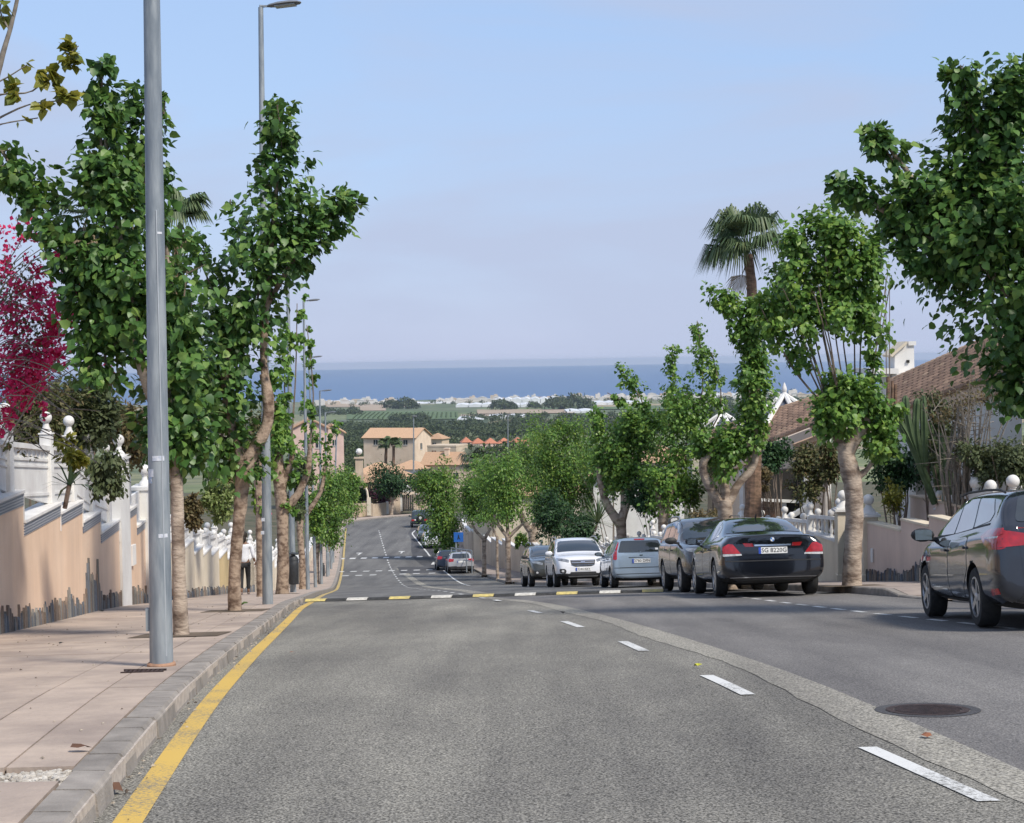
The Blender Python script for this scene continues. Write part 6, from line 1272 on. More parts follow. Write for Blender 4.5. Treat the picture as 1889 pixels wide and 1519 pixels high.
# nearest left tree, behind the lamp post
tree('nearest left mulberry with tall plumes of big leaves right behind the first lamp post', (333, 1172), [(334, 1173, 15), (331, 1080, 12.5), (328, 980, 12), (326, 900, 12), (322, 840, 12), (300, 780, 11), (268, 700, 10), (245, 600, 8)],
     limbs=[[(324, 850, 9), (338, 770, 8, .2), (345, 660, 7, .3), (350, 560, 5, .4)], [(262, 690, 9), (256, 600, 7, .2), (250, 480, 4, .4), (240, 380, 1.5, .5)], [(250, 640, 7), (180, 540, 6, .2), (110, 450, 5, .3), (40, 320, 3, .3)], [(300, 780, 8), (318, 600, 7, .3), (300, 400, 5, .5), (285, 240, 3, .5)], [(250, 600, 6), (215, 400, 4), (195, 260, 3), (186, 130, 2)]],
     plumes=[([(250, 640), (225, 520), (212, 400), (190, 290)], 78, 52, 1500), ([(190, 300), (182, 200), (187, 105)], 46, 20, 420), ([(308, 640, .3), (285, 450, .4), (262, 300, .4), (262, 175, .5)], 62, 38, 1050), ([(210, 590), (120, 460), (50, 350), (0, 275)], 62, 38, 1000), ([(335, 850), (335, 760), (330, 650), (345, 500)], 62, 52, 1150), ([(205, 720), (190, 640), (160, 540)], 52, 48, 520), ([(290, 850), (300, 780)], 30, 45, 260), ([(300, 210, .4), (306, 170, .4)], 14, 8, 40)], leaf=.092, mat=L_DARK, singles=290, group=G_L, bark=BARK, twigs=90)
# second: leaning pollard
tree('leaning pollarded mulberry with scarred orange foot and a crown spreading to the right', (436, 1127), [(433, 1128, 13), (433, 1060, 11), (437, 1000, 11), (442, 950, 11.5), (447, 900, 13), (452, 862, 16), (474, 822, 13), (492, 785, 10), (495, 735, 11), (486, 690, 7)],
     limbs=[[(455, 870, 12), (430, 800, 9), (415, 700, 8), (430, 600, 6)], [(494, 740, 8), (486, 640, 7), (500, 480, 5), (512, 330, 3)], [(495, 560, 5), (560, 450, 4), (630, 370, 2)]],
     plumes=[([(430, 850), (400, 770), (410, 670), (455, 570)], 50, 62, 1150), ([(470, 580), (495, 440), (515, 330)], 72, 62, 1150), ([(515, 330), (520, 260), (510, 190)], 48, 22, 420), ([(520, 470), (575, 430), (640, 365)], 52, 20, 520), ([(450, 640), (395, 540), (355, 450)], 46, 34, 450), ([(360, 820), (372, 730), (345, 640)], 42, 40, 320), ([(424, 376), (425, 368)], 5, 4, 6), ([(450, 870), (480, 850), (440, 860)], 26, 20, 160)], leaf=.113, mat=L_DARK, singles=290, group=G_L, bark=BARK2, twigs=90)
tree('slender knobbly trunk just left of the second lamp post', (480, 1101), [(481, 1102, 7), (479, 1020, 6.5), (479, 930, 8), (476, 870, 10), (480, 835, 8)], limbs=[[(478, 850, 6), (500, 800, 5), (508, 740, 3)]], plumes=[([(500, 830), (512, 770), (505, 690)], 20, 14, 260), ([(505, 700), (520, 640), (512, 590)], 14, 10, 110), ([(478, 940), (470, 900)], 12, 12, 70)], leaf=.12, mat=L_LITE, group=G_L, bark=BARK2)
tree('stout knobbly pollard with a limb reaching right behind the litter bin post', (520, 1096), [(521, 1097, 12), (522, 1020, 10.5), (520, 940, 11), (515, 880, 12), (513, 835, 8)], limbs=[[(522, 945, 10), (540, 925, 8), (556, 900, 7), (568, 866, 6), (572, 820, 4)], [(518, 900, 8), (535, 862, 6), (540, 825, 4)]], shoots=[[(570, 840, 2), (578, 730, 1), (566, 600, .8)], [(535, 850, 2), (545, 700, 1.4), (548, 560, .8)], [(514, 840, 2), (525, 740, 1.4), (522, 640, .8)]],
     plumes=[([(508, 890), (512, 820), (518, 770)], 22, 18, 330), ([(520, 760), (528, 680), (535, 600)], 13, 10, 170), ([(548, 640), (552, 580), (548, 535)], 11, 9, 100), ([(575, 790), (578, 700), (566, 620)], 9, 8, 130), ([(545, 935), (530, 925)], 12, 9, 60), ([(545, 890), (540, 830), (536, 790)], 15, 14, 160)], leaf=.12, mat=L_LITE, group=G_L, bark=BARK2)
tree('thin forked pollard right of the litter bin with arms raised to the right', (559, 1087), [(559, 1088, 7), (557, 1030, 6), (553, 975, 6), (560, 945, 5.5)], limbs=[[(556, 960, 5), (575, 935, 4.5), (592, 905, 4), (600, 860, 3)], [(553, 970, 5), (545, 930, 4), (548, 890, 3)]], plumes=[([(560, 920), (570, 860), (575, 800)], 20, 20, 330), ([(600, 830), (618, 790), (636, 768)], 11, 6, 110), ([(600, 880), (605, 840)], 12, 12, 100), ([(560, 760), (566, 700), (560, 650)], 8, 7, 80)], leaf=.13, mat=L_LITE, group=G_L, bark=BARK2)
tree('tree with dense green crown left of the far kerb line', (585, 1078), [(585, 1079, 5), (584, 1030, 4.5), (590, 985, 4)], limbs=[[(588, 1000, 4), (600, 960, 3), (610, 920, 2)]], plumes=[([(600, 985), (605, 930), (610, 875)], 34, 26, 2600), ([(612, 1000), (618, 960)], 14, 18, 500)], leaf=.15, mat=L_MID, group=G_L, tpl=SLIM)
tree('next tree down the left pavement with its crown reaching over the yellow line', (604, 1058), [(604, 1059, 3.5), (606, 1010, 3), (612, 980, 3)], limbs=[[(610, 990, 2.5), (630, 950, 2), (640, 910, 1.5)]], plumes=[([(630, 960), (640, 910), (636, 870)], 26, 20, 1900), ([(652, 900), (655, 880)], 13, 9, 400)], leaf=.17, mat=L_MID, group=G_L, tpl=SLIM)
# right pavement, far to near
tree('dark tree on the outside of the bend in front of the tan wall', (722, 948), [(722, 949, 3), (724, 930, 2.6), (722, 915, 2.5)], limbs=[[(723, 925, 2), (710, 905, 1.5)], [(723, 925, 2), (738, 900, 1.5)]], plumes=[([(690, 888), (720, 880), (748, 892)], 20, 20, 2200), ([(705, 905), (735, 905)], 14, 14, 700)], leaf=.28, mat=L_DEEP, tpl=SLIM, group=G_R)
tree('full dark green round crowned tree over the parked white hatchback', (822, 1030), [(822, 1031, 4.5), (820, 1005, 4), (817, 975, 4)], limbs=[[(818, 990, 3), (800, 950, 2)], [(818, 985, 3), (830, 940, 2)]], plumes=[([(822, 985), (815, 930), (808, 885)], 24, 40, 4200), ([(780, 900), (830, 880)], 22, 22, 1100), ([(822, 1005), (826, 985)], 12, 18, 500)], leaf=.22, mat=L_MID, tpl=SLIM, group=G_R)
tree('young light green tree by the blue sign, slim pale trunk', (893, 1061), [(893, 1062, 4.5), (893, 1020, 4), (893, 995, 4.5)], limbs=[[(893, 996, 3.5), (878, 980, 2.5), (870, 965, 2)], [(893, 996, 3.5), (905, 975, 2.5)]], plumes=[([(868, 950), (875, 910), (885, 870)], 24, 26, 2300), ([(900, 950), (902, 905)], 18, 22, 1000)], leaf=.17, mat=L_LITE, tpl=SLIM, group=G_R)
tree('very slender tree between the two light green crowns', (918, 1068), [(918, 1069, 3), (917, 1030, 2.6), (917, 990, 2.6)], limbs=[[(917, 992, 2), (905, 965, 1.5)]], plumes=[([(908, 955), (906, 905), (900, 860)], 22, 26, 1500)], leaf=.16, mat=L_LITE, tpl=SLIM, group=G_R)
tree('slim tree with a Y shaped fork on the pavement corner', (938, 1074), [(938, 1075, 5.5), (937, 1030, 4.8), (937, 990, 5.5)], limbs=[[(937, 992, 4), (920, 970, 3), (912, 950, 2.5)], [(937, 992, 4), (955, 975, 3), (966, 965, 2)], [(937, 990, 3.5), (935, 950, 2.5)]], shoots=[[(945, 960, 1.6), (938, 920, 1), (930, 880, .6)]], plumes=[([(935, 950), (935, 900), (928, 850)], 30, 34, 2600)], leaf=.155, mat=L_LITE, tpl=SLIM, group=G_R)
tree('thick trunked pollard with a hand of upright stubs above the olive off roader', (983, 1062), [(982, 1064, 9), (983, 1010, 8.5), (984, 975, 10)], limbs=[[(984, 985, 8), (966, 962, 6), (958, 940, 5)], [(984, 980, 7), (992, 955, 6), (994, 938, 5)], [(985, 980, 7), (1002, 955, 5.5), (1004, 930, 4.5)]], shoots=[[(990, 940, 1.6), (986, 900, 1)], [(1000, 940, 1.6), (1002, 890, 1)], [(995, 940, 1.6), (994, 880, 1)]], plumes=[([(975, 915), (985, 860), (985, 815)], 42, 34, 3000), ([(1005, 910), (1000, 940)], 20, 12, 350)], leaf=.15, mat=L_MID, tpl=SLIM, group=G_R)
tree('pollard with crooked pale limbs above the white off roader', (1064, 1065), [(1064, 1066, 10), (1063, 1000, 9), (1062, 970, 10)], limbs=[[(1062, 985, 7), (1050, 950, 6), (1052, 925, 6), (1060, 905, 4)], [(1064, 985, 6), (1080, 965, 5), (1092, 945, 4)]], plumes=[([(1035, 930), (1045, 880), (1040, 825)], 38, 42, 3000), ([(1090, 900), (1080, 840), (1060, 790)], 36, 28, 2200), ([(1000, 880), (1010, 820)], 28, 30, 1100), ([(1060, 940), (1085, 900), (1110, 870)], 40, 40, 1600), ([(1020, 960), (1030, 900)], 30, 34, 1200), ([(1000, 810), (1060, 790)], 24, 26, 900)], leaf=.15, mat=L_MID, tpl=SLIM, group=G_R)
tree('forked plane tree right of the white off roader with plumes against the sea', (1146, 1072), [(1147, 1074, 11), (1146, 1010, 9.5), (1146, 975, 9.5), (1142, 955, 13)], limbs=[[(1142, 965, 10), (1122, 935, 8), (1110, 905, 6), (1103, 860, 4)], [(1146, 960, 9), (1156, 930, 7), (1162, 905, 6), (1168, 880, 4)], [(1148, 940, 4), (1150, 880, 3)]], shoots=[[(1165, 890, 2), (1195, 770, 1.4), (1142, 676, .8)], [(1165, 890, 2), (1235, 780, 1.4), (1240, 640, .8)], [(1110, 860, 2), (1160, 760, 1.4), (1120, 725, .8)]],
     plumes=[([(1130, 830), (1165, 800), (1195, 775)], 40, 38, 2100), ([(1195, 760), (1170, 712), (1142, 678)], 20, 9, 330), ([(1160, 750), (1122, 725)], 12, 7, 120), ([(1215, 800), (1240, 730), (1240, 640)], 24, 10, 520), ([(1108, 860), (1102, 800), (1100, 755)], 20, 10, 430), ([(1120, 910), (1150, 880), (1175, 870)], 22, 24, 600), ([(1120, 860), (1180, 860)], 34, 34, 800)], leaf=.115, mat=L_LITE, group=G_R)
tree('bushy pollard with ringed thick trunk left of the dark people carrier', (1224, 1070), [(1225, 1072, 13), (1225, 1010, 11.5), (1226, 955, 12)], limbs=[[(1226, 960, 8), (1215, 920, 6), (1208, 880, 4)], [(1227, 955, 8), (1240, 900, 6), (1255, 840, 4)]], shoots=[[(1255, 850, 2), (1296, 720, 1.4), (1286, 592, .8)], [(1262, 850, 2), (1330, 760, 1.4), (1312, 650, .8)]],
     plumes=[([(1222, 935), (1235, 890), (1245, 840)], 34, 36, 1300), ([(1250, 820), (1262, 770), (1262, 730)], 42, 30, 1500), ([(1290, 790), (1300, 700), (1284, 600)], 26, 11, 620), ([(1325, 770), (1322, 710), (1308, 650)], 17, 9, 300), ([(1208, 900), (1200, 860)], 22, 20, 380)], leaf=.105, mat=L_LITE, group=G_R)
tree('three armed pollard behind the dark people carrier, its right arm climbing beside the palm', (1342, 1078), [(1343, 1080, 16), (1341, 1000, 14), (1338, 950, 14), (1336, 922, 14)], limbs=[[(1332, 935, 10), (1308, 895, 9), (1298, 870, 8), (1300, 845, 7)], [(1340, 925, 10), (1336, 890, 9), (1338, 870, 6)], [(1342, 930, 10), (1365, 890, 7), (1385, 868, 7), (1394, 840, 6.5), (1394, 790, 5), (1392, 700, 3.5)], [(1300, 850, 6), (1312, 835, 5)]],
     plumes=[([(1335, 865), (1350, 825), (1345, 800)], 34, 30, 900), ([(1392, 820), (1392, 740), (1388, 650)], 30, 26, 1300), ([(1388, 650), (1365, 590), (1325, 540)], 30, 20, 700), ([(1395, 610), (1440, 570), (1450, 500)], 34, 30, 800), ([(1300, 840), (1290, 800)], 20, 18, 250), ([(1388, 650), (1384, 570)], 24, 17, 420)], leaf=.095, mat=L_LITE, group=G_R)
rs = random.Random(5); sh = []
for k in range(15): x0 = rs.uniform(1530, 1605); x1 = 1440 + (x0 - 1530) * 2.6 + rs.uniform(-18, 18); sh.append([(x0, 760, 2), ((x0 + x1) / 2 + rs.uniform(-5, 5), 640, 1.5, rs.uniform(-.4, .4)), (x1, rs.uniform(470, 540), .8, rs.uniform(-.6, .6))])
sh.append([(1530, 760, 2.4), (1470, 690, 2), (1440, 640, 1.6), (1400, 560, 1)])
tree('pollarded mulberry with stout ringed trunk, leafy ball and tall whip shoots beside the gate', (1571, 1081), [(1571, 1083, 18), (1573, 1030, 16.5), (1576, 960, 16), (1574, 900, 17), (1566, 862, 17), (1562, 835, 15), (1580, 805, 13), (1594, 780, 12), (1596, 762, 10)], limbs=[[(1582, 880, 8), (1598, 868, 5), (1610, 850, 3)], [(1562, 840, 12), (1545, 810, 9), (1540, 780, 7)]], shoots=sh,
     plumes=[([(1525, 790), (1545, 745), (1590, 730)], 36, 44, 1300), ([(1600, 745), (1628, 770), (1625, 830)], 36, 26, 900), ([(1520, 720), (1560, 700), (1560, 760)], 26, 30, 420), ([(1480, 610), (1475, 520), (1460, 430)], 44, 30, 1100), ([(1545, 600), (1550, 500), (1530, 400)], 60, 32, 1800), ([(1600, 610), (1606, 510), (1590, 430)], 38, 30, 1000), ([(1440, 640), (1420, 580), (1400, 560)], 22, 20, 300), ([(1600, 700), (1610, 640)], 16, 16, 120), ([(1480, 680), (1470, 640)], 18, 20, 110)], leaf=.092, mat=L_LITE, singles=120, group=G_R)
tree('big mulberry reaching in from the right edge above the near estate car', (1975, 1150), [(1975, 1152, 22), (1972, 1000, 20), (1968, 850, 20), (1950, 700, 20), (1930, 620, 16)], limbs=[[(1940, 660, 14), (1880, 560, 11), (1800, 480, 9), (1700, 430, 7), (1600, 370, 4)], [(1930, 640, 14), (1900, 460, 11), (1850, 300, 8), (1790, 180, 4)], [(1760, 460, 7), (1690, 340, 5), (1615, 240, 3)]],
     plumes=[([(1900, 640), (1880, 500), (1870, 350)], 125, 118, 3000), ([(1900, 350), (1850, 220), (1870, 130)], 80, 40, 800), ([(1840, 320), (1790, 210), (1772, 120)], 58, 22, 620), ([(1800, 460), (1740, 420), (1680, 400)], 80, 66, 1100), ([(1710, 380), (1650, 300), (1598, 232)], 50, 20, 450), ([(1690, 420), (1620, 370), (1548, 335)], 46, 24, 430), ([(1900, 580), (1880, 660), (1885, 740)], 62, 42, 800), ([(1780, 500), (1700, 500), (1660, 470)], 34, 24, 300), ([(1990, 500), (1990, 250)], 140, 120, 900), ([(1780, 430), (1850, 340)], 80, 90, 900), ([(1800, 380), (1740, 330)], 50, 44, 400), ([(1860, 260), (1880, 160)], 60, 50, 400)], leaf=.10, mat=L_DARK, singles=290, group=G_R, Y=21.5, twigs=90)
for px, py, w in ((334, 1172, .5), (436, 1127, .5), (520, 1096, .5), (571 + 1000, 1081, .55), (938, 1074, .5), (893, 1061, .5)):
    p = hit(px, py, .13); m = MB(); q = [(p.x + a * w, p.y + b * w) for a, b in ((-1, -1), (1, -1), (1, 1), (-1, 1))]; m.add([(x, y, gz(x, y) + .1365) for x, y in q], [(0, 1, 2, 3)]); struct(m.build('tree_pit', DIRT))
# branches of a yellowing tree at the top left
tree('branches of a yellowing tree entering at the top left corner', (-60, 1150), [(-60, 1150, 14), (-55, 700, 12), (-40, 300, 9), (0, 120, 5), (20, 50, 4), (36, -20, 3)], Y=17.3, off=.13, mat=L_YEL, leaf=.10, tpl=HEART, name='garden_tree', bark=GTWIG,
     limbs=[[(-40, 200, 3), (0, 175, 2), (60, 168, 1.6), (105, 120, 1.2), (145, 85, .8)], [(-40, 240, 3), (10, 212, 2), (60, 192, 1.4), (130, 185, .8)], [(-40, 160, 2), (0, 150, 1.6), (50, 120, .8)], [(-40, 250, 2), (0, 230, 1.6), (70, 218, .8)], [(20, 60, 2), (0, 20, 1.5), (10, -10, 1)]],
     plumes=[([(10, 175), (60, 165), (110, 115), (140, 88)], 14, 18, 110), ([(30, 205), (75, 195), (132, 180)], 13, 10, 60), ([(5, 30), (15, 5)], 12, 12, 12), ([(45, 125), (55, 118)], 7, 7, 5), ([(35, 225), (55, 220)], 6, 6, 4), ([(85, 140), (120, 120), (135, 100)], 16, 12, 40)], singles=200, droop=.5)

# ---- palms
def fan(mat, par, c, direction, R, nl=16, name='frond', droop=.5, wid=.035):
    """fan palm frond: stalk and narrow drooping leaflets"""
    d = Vector(direction).normalized(); side = d.cross(Vector((0, 0, 1)))
    if side.length < .1: side = Vector((1, 0, 0))
    side.normalize(); up = side.cross(d).normalized(); hub = Vector(c) + d * R * .45; m = MB(); m.tube([c, hub], [.02, .012], 4)
    for k in range(nl):
        a = (k / (nl - 1) - .5) * 2.6; v = d * math.cos(a) + side * math.sin(a); L = R * .62 * (1 - .25 * abs(a) / 1.3) * random.uniform(.85, 1.1); w = side * math.cos(a) - d * math.sin(a)
        p0 = hub; p1 = hub + v * L * .55 + up * .03; p2 = hub + v * L * .95 - Vector((0, 0, droop * L * .55)); W_ = wid
        m.add([p0 - w * W_ * .3, p1 - w * W_ + up * .015, p2, p1 + w * W_ + up * .015, p1], [(0, 1, 4), (0, 4, 3), (1, 2, 4), (4, 2, 3)])
    return m.build(name, mat, par)
def palm(label, base, Y, trunk, crown, Rpx, n, mat, bias=(0, 0, 0), dry=0, name='palm_tree', droop=.5, off=.13, nl=16, wid=.035):
    b = ray(base[0], base[1]) * Y; t = thing(name, label, 'palm', b); s = F / Y; pts = smooth_path([U(x, y, Y) for x, y, r in trunk], 4); m = MB(); m.tube(pts, lerpl([r / s for x, y, r in trunk], len(pts)), 12, wob=.10); m.build('trunk', PALMB, t, smooth=False)
    c = U(crown[0], crown[1], Y)
    for k in range(n):
        a = 2 * math.pi * k / n * 2.4 + random.random(); e = random.uniform(-.25, 1.2); d = Vector((math.cos(a) * math.cos(e), math.sin(a) * math.cos(e), math.sin(e))) + Vector(bias); fan(mat, t, c, d, Rpx / s * random.uniform(.72, 1.15), droop=droop * random.uniform(.45, 1.5), nl=nl, wid=wid)
    for k in range(dry):
        a = random.random() * 6.28; d = Vector((math.cos(a) * .5, math.sin(a) * .5, -1)); fan(L_PDRY, t, c - Vector((0, 0, .1)), d, Rpx / s * .85, droop=.3, name='dry_frond', nl=nl, wid=wid * .6)
    return t
palm('tall fan palm with wind blown fronds behind the three armed pollard', (1388, 985), 44, [(1388, 985, 18), (1390, 900, 15), (1391, 800, 12), (1391, 700, 10), (1389, 600, 9.5), (1386, 520, 9), (1380, 470, 8)], (1382, 462), 108, 34, L_PALM, bias=(-.55, -.1, .15), dry=1, droop=1.15, nl=28, wid=.026)
palm('fan palm with dry skirt behind the nearest lamp post', (330, 1100), 34, [(330, 1100, 12), (325, 800, 10), (322, 600, 9), (330, 440, 9)], (332, 400), 75, 14, L_PALM, bias=(.35, 0, .2), dry=16, droop=1.2, nl=18)
palm('fan palm showing between the plumes of the nearest left tree', (160, 1000), 38, [(165, 1000, 11), (165, 700, 9), (162, 420, 8)], (160, 395), 85, 16, L_PALM, bias=(-.2, 0, 0), dry=4, droop=.5)
palm('left of the two short palms in front of the long peach house', (711, 858), 318, [(711, 862, 3), (712, 838, 2.6), (713, 822, 2.6)], (713, 820), 21, 22, L_PALM, droop=.9, nl=9, wid=.22, dry=0)
palm('right of the two short palms in front of the long peach house', (726, 858), 316, [(726, 862, 3), (726, 838, 2.6), (726, 822, 2.6)], (726, 820), 19, 20, L_PALM, bias=(.4, 0, 0), droop=1.0, nl=9, wid=.22, dry=0)
palm('feathery grey green palm behind the slim right trees', (885, 960), 165, [(885, 960, 5), (885, 900, 5), (885, 862, 5)], (885, 858), 48, 34, leafmat('grey_palm', [(.06, .08, .05), (.10, .12, .08)], trans=.1), droop=.9, nl=14, wid=.09)
def yucca(label, px, py, Y, R, n, mat=L_PALM, cat='plant'):
    c = U(px, py, Y); bx = min(c.x, XWL(c.y) - .3) if c.x < XC(c.y) else c.x; b_ = Vector((bx, c.y, gz(bx, c.y) + .8)); t = thing('yucca', label, cat, b_); s = F / Y; m = MB(); m.tube([c + Vector((-.08, .05, -.3)), c], [.03, .03], 8); m.build('trunk', BARK2, t)
    for k in range(n):
        a = random.random() * 6.28; e = random.uniform(-.3, 1.4); d = Vector((math.cos(a) * math.cos(e), math.sin(a) * math.cos(e), math.sin(e))); L = R / s * random.uniform(.8, 1.1); sd = d.cross(Vector((0, 0, 1))).normalized() * .025; m = MB(); m.add([c - sd, c + sd, c + d * L * .6 + sd * .9 - Vector((0, 0, .02)), c + d * L * .6 - sd * .9 - Vector((0, 0, .02)), c + d * L - Vector((0, 0, .12))], [(0, 1, 2, 3), (3, 2, 4)]); m.build('leaf', mat, t)
yucca('spiky dark yucca left of the forked plane tree', 1102, 965, 60, 62, 60); yucca('spiky agave hanging over the orange wall rail', 128, 895, 20.6, 60, 16); yucca('small dark spiky plant above the orange off wall behind the person', 478, 915, 52, 14, 24)
# ---- shrubs
def shrub(label, px, py, Y, rx, ry, n, leaf, mat, name='shrub', cat='shrub', tpl=SLIM, depth=1.0, stems=True, droop=.4, lobes=6, bark=None, tw=0, singles=0):
    c = U(px, py, Y); s = F / Y; rx, ry = rx / s, ry / s; bx = c.x
    if c.y < 172: bx = min(c.x, XWL(c.y) - .45) if c.x < XC(c.y) else max(c.x, XWR(c.y) + .5)
    if px == 805: bx = c.x
    g = gz(bx, c.y) + (.7 if bx != c.x else .3); base = Vector((bx, c.y, g if g < c.z - ry * .3 else c.z - ry)); t = thing(name, label, cat, base); rr = random.Random(int(px * 7 + py)); pl = []
    for k in range(lobes):
        a = rr.random() * 6.28; q = rr.uniform(.15, .62); d = Vector((math.cos(a) * rx * q, rr.uniform(-.5, .5) * rx * depth, math.sin(a) * ry * q)); r = min(rx, ry) * rr.uniform(.42, .62) * (1 if rx < ry * 2 else 1.2); e = Vector((rr.uniform(-.3, .3) * rx, 0, rr.uniform(-.2, .35) * ry)); pl.append(([c + d, c + d + e], r, r * .8, n // lobes))
    m = MB()
    for k in range(0 if (bx != c.x and c.x < XC(c.y)) else 5 + tw):
        a = pl[k % lobes][0][1]; q = Vector((rr.uniform(-.2, .2) * rx, rr.uniform(-.1, .1), 0)); j = Vector((rr.uniform(-.5, .5) * rx, rr.uniform(-.3, .3) * rx, rr.uniform(-.2, .5) * ry)); m.tube([base + q, base.lerp(a, .6) + q + j * .3, a + j], [.03, .02, .006] if bx == c.x else [.012, .009, .004], 5)
        if tw:
            for _ in range(3): b = base.lerp(a, rr.uniform(.5, 1)) + j * .5; m.tube([b, b + Vector((rr.uniform(-1, 1) * rx * .5, rr.uniform(-.4, .4) * rx, rr.uniform(-.3, 1) * ry * .4))], [.010, .004], 4)
    if m.v: o = m.build('branches', bark or TWIG, t); o['kind'] = 'stuff'
    foliage('leaves', t, mat, pl, leaf, tpl, droop, .5, singles); return t
shrub('brown green hedge behind the white rail at the far left', 60, 770, 27.5, 75, 72, 2600, .10, L_HEDGE, lobes=9); shrub('tall hedge between the white posts and the nearest tree', 165, 765, 29, 95, 72, 3800, .11, L_OLIVE, lobes=10); shrub('reddish brown hedge behind the nearest trunk', 235, 800, 33, 60, 60, 1800, .11, L_BROWN, lobes=7)
shrub('dark trailing shrub spilling over the white rail', 198, 868, 22.5, 48, 52, 900, .085, L_OLIVE, lobes=8, droop=.9); shrub('yellow green plant at the foot of the second white post', 130, 838, 20.8, 26, 38, 330, .09, L_YEL, lobes=4)
shrub('variegated green shrub hanging over the pale cream wall', 402, 925, 38, 26, 62, 2000, .09, L_VAR, lobes=7); shrub('dark bronze shrub hanging over the cream wall', 356, 945, 34.5, 25, 50, 1500, .085, L_BROWN, lobes=6); shrub('mixed green shrub above the cream wall behind the leaning tree', 430, 880, 44, 30, 40, 900, .11, L_BROWN, lobes=6)
shrub('loose green shrubbery behind the stout pollard', 545, 900, 66, 30, 75, 2200, .15, L_OLIVE, lobes=9); shrub('tall green garden bush left of the second lamp post', 470, 820, 62, 40, 60, 1500, .15, L_HEDGE, lobes=7); shrub('green bush beyond the thin forked pollard', 580, 950, 85, 24, 60, 1700, .17, L_MID, lobes=7)
shrub('small magenta bougainvillea over the far left wall', 486, 935, 54, 12, 30, 420, .09, MAG, 'bougainvillea', 'shrub', PETAL); shrub('dark purple bush behind the tan wall at the bend', 705, 918, 208, 34, 22, 1700, .3, PURP, lobes=6); shrub('dark green bush left of the bend', 662, 915, 206, 18, 26, 1000, .3, L_DEEP, lobes=5)
shrub('dark bush left of the cream gate pillar', 1500, 880, 43, 40, 62, 2400, .10, L_HEDGE, lobes=9); shrub('very dark laurel bush right of the pollarded trunk', 1655, 865, 38, 56, 62, 2300, .10, L_DEEP, lobes=9); shrub('dark shrub in front of the porch', 1440, 850, 46, 34, 50, 1700, .10, L_DEEP, lobes=7); shrub('rust tinged shrub left of the stout trunk', 1535, 850, 40, 30, 60, 1500, .09, L_HEDGE, lobes=7)
shrub('bright green bush behind the near estate car', 1840, 860, 33, 90, 52, 3400, .085, L_OLIVE, lobes=10); shrub('yellow green shrub on top of the pink wall', 1648, 915, 35.5, 30, 26, 620, .08, L_YEL, lobes=5, tw=4); shrub('grey tangle of bare twigs with few leaves below the big mulberry', 1775, 745, 33.5, 95, 62, 620, .07, L_BROWN, 'bare_shrub', 'shrub', tw=40, bark=GTWIG, lobes=9); shrub('olive coloured bush below the brown roof', 1725, 800, 35, 45, 90, 1700, .085, L_OLIVE, lobes=9, tw=6)
shrub('reddish flowering shrub beside the dark people carrier', 1300, 960, 50, 34, 45, 1100, .10, L_BROWN, lobes=6); shrub('dry pinkish shrub right of the three armed pollard', 1405, 885, 44.5, 22, 45, 500, .09, L_BROWN, tw=12, lobes=5); shrub('garden bush left of the ringed trunk', 1185, 925, 62, 34, 50, 1600, .13, L_DEEP, lobes=7); shrub('garden bush right of the forked plane tree', 1270, 900, 64, 36, 60, 1700, .13, L_MID, lobes=7); shrub('dark garden bush behind the white off roader', 1070, 985, 70, 44, 34, 1800, .14, L_DEEP, lobes=7); shrub('round clipped green bush between two slim trees', 962, 998, 88, 13, 16, 700, .12, L_MID, lobes=4); shrub('dark garden bush behind the thick pollard', 1020, 960, 84, 44, 50, 2000, .16, L_DEEP, lobes=8); shrub('light green garden bush on the right above the walls', 905, 920, 125, 45, 40, 1900, .2, L_OLIVE, lobes=8); shrub('small upright shrub at the kerb in front of the white hatchback', 805, 1022, 133, 5, 13, 260, .15, L_MID, lobes=3); shrub('garden trees left behind the far lamp posts', 640, 905, 190, 30, 40, 1800, .3, L_MID, lobes=7); shrub('garden tree right of the bend', 775, 890, 205, 24, 26, 1200, .3, L_DEEP, lobes=6); shrub('garden shrubbery below the pergola roof', 1320, 850, 60, 26, 40, 900, .12, L_HEDGE, lobes=6)
shrub('dense green garden tree behind the forked plane tree', 1125, 850, 86, 62, 66, 2800, .15, L_MID, 'garden_tree', 'tree', lobes=9); shrub('dense green garden tree between the plane tree and the ringed trunk', 1200, 860, 82, 40, 62, 2200, .15, L_MID, 'garden_tree', 'tree', lobes=8); shrub('broad green garden tree behind the thick pollard', 1015, 860, 112, 66, 60, 2800, .18, L_MID, 'garden_tree', 'tree', lobes=9); shrub('garden tree filling the slope above the slim street trees', 935, 860, 135, 50, 46, 2300, .2, L_OLIVE, 'garden_tree', 'tree', lobes=8)
# bougainvillea at the left edge
c = U(30, 620, 19.5); bg = thing('bougainvillea', 'magenta bougainvillea with bare arching twigs at the left edge', 'shrub', Vector((c.x - .6, c.y, gz(c.x, c.y) + .1)))
m = MB(); rs = random.Random(3)
for k in range(85):
    x0, y0 = rs.uniform(-90, 20), rs.uniform(560, 840); x1, y1 = x0 + rs.uniform(60, 190), y0 - rs.uniform(-70, 200); dy = rs.uniform(-.5, .7)
    m.tube(smooth_path([U(x0, y0, 19.6 + dy), U((x0 + x1) / 2, (y0 + y1) / 2 - 25, 19.5 + dy), U(min(x1, 185), y1, 19.4 + dy)], 3), [.006] * 7, 4)
m.tube([U(-90, 1000, 19.8), U(-60, 800, 19.7), U(-20, 640, 19.6)], [.04, .03, .02], 6)
o = m.build('branches', GTWIG, bg); o['kind'] = 'stuff'; s = F / 19.5
pl = []
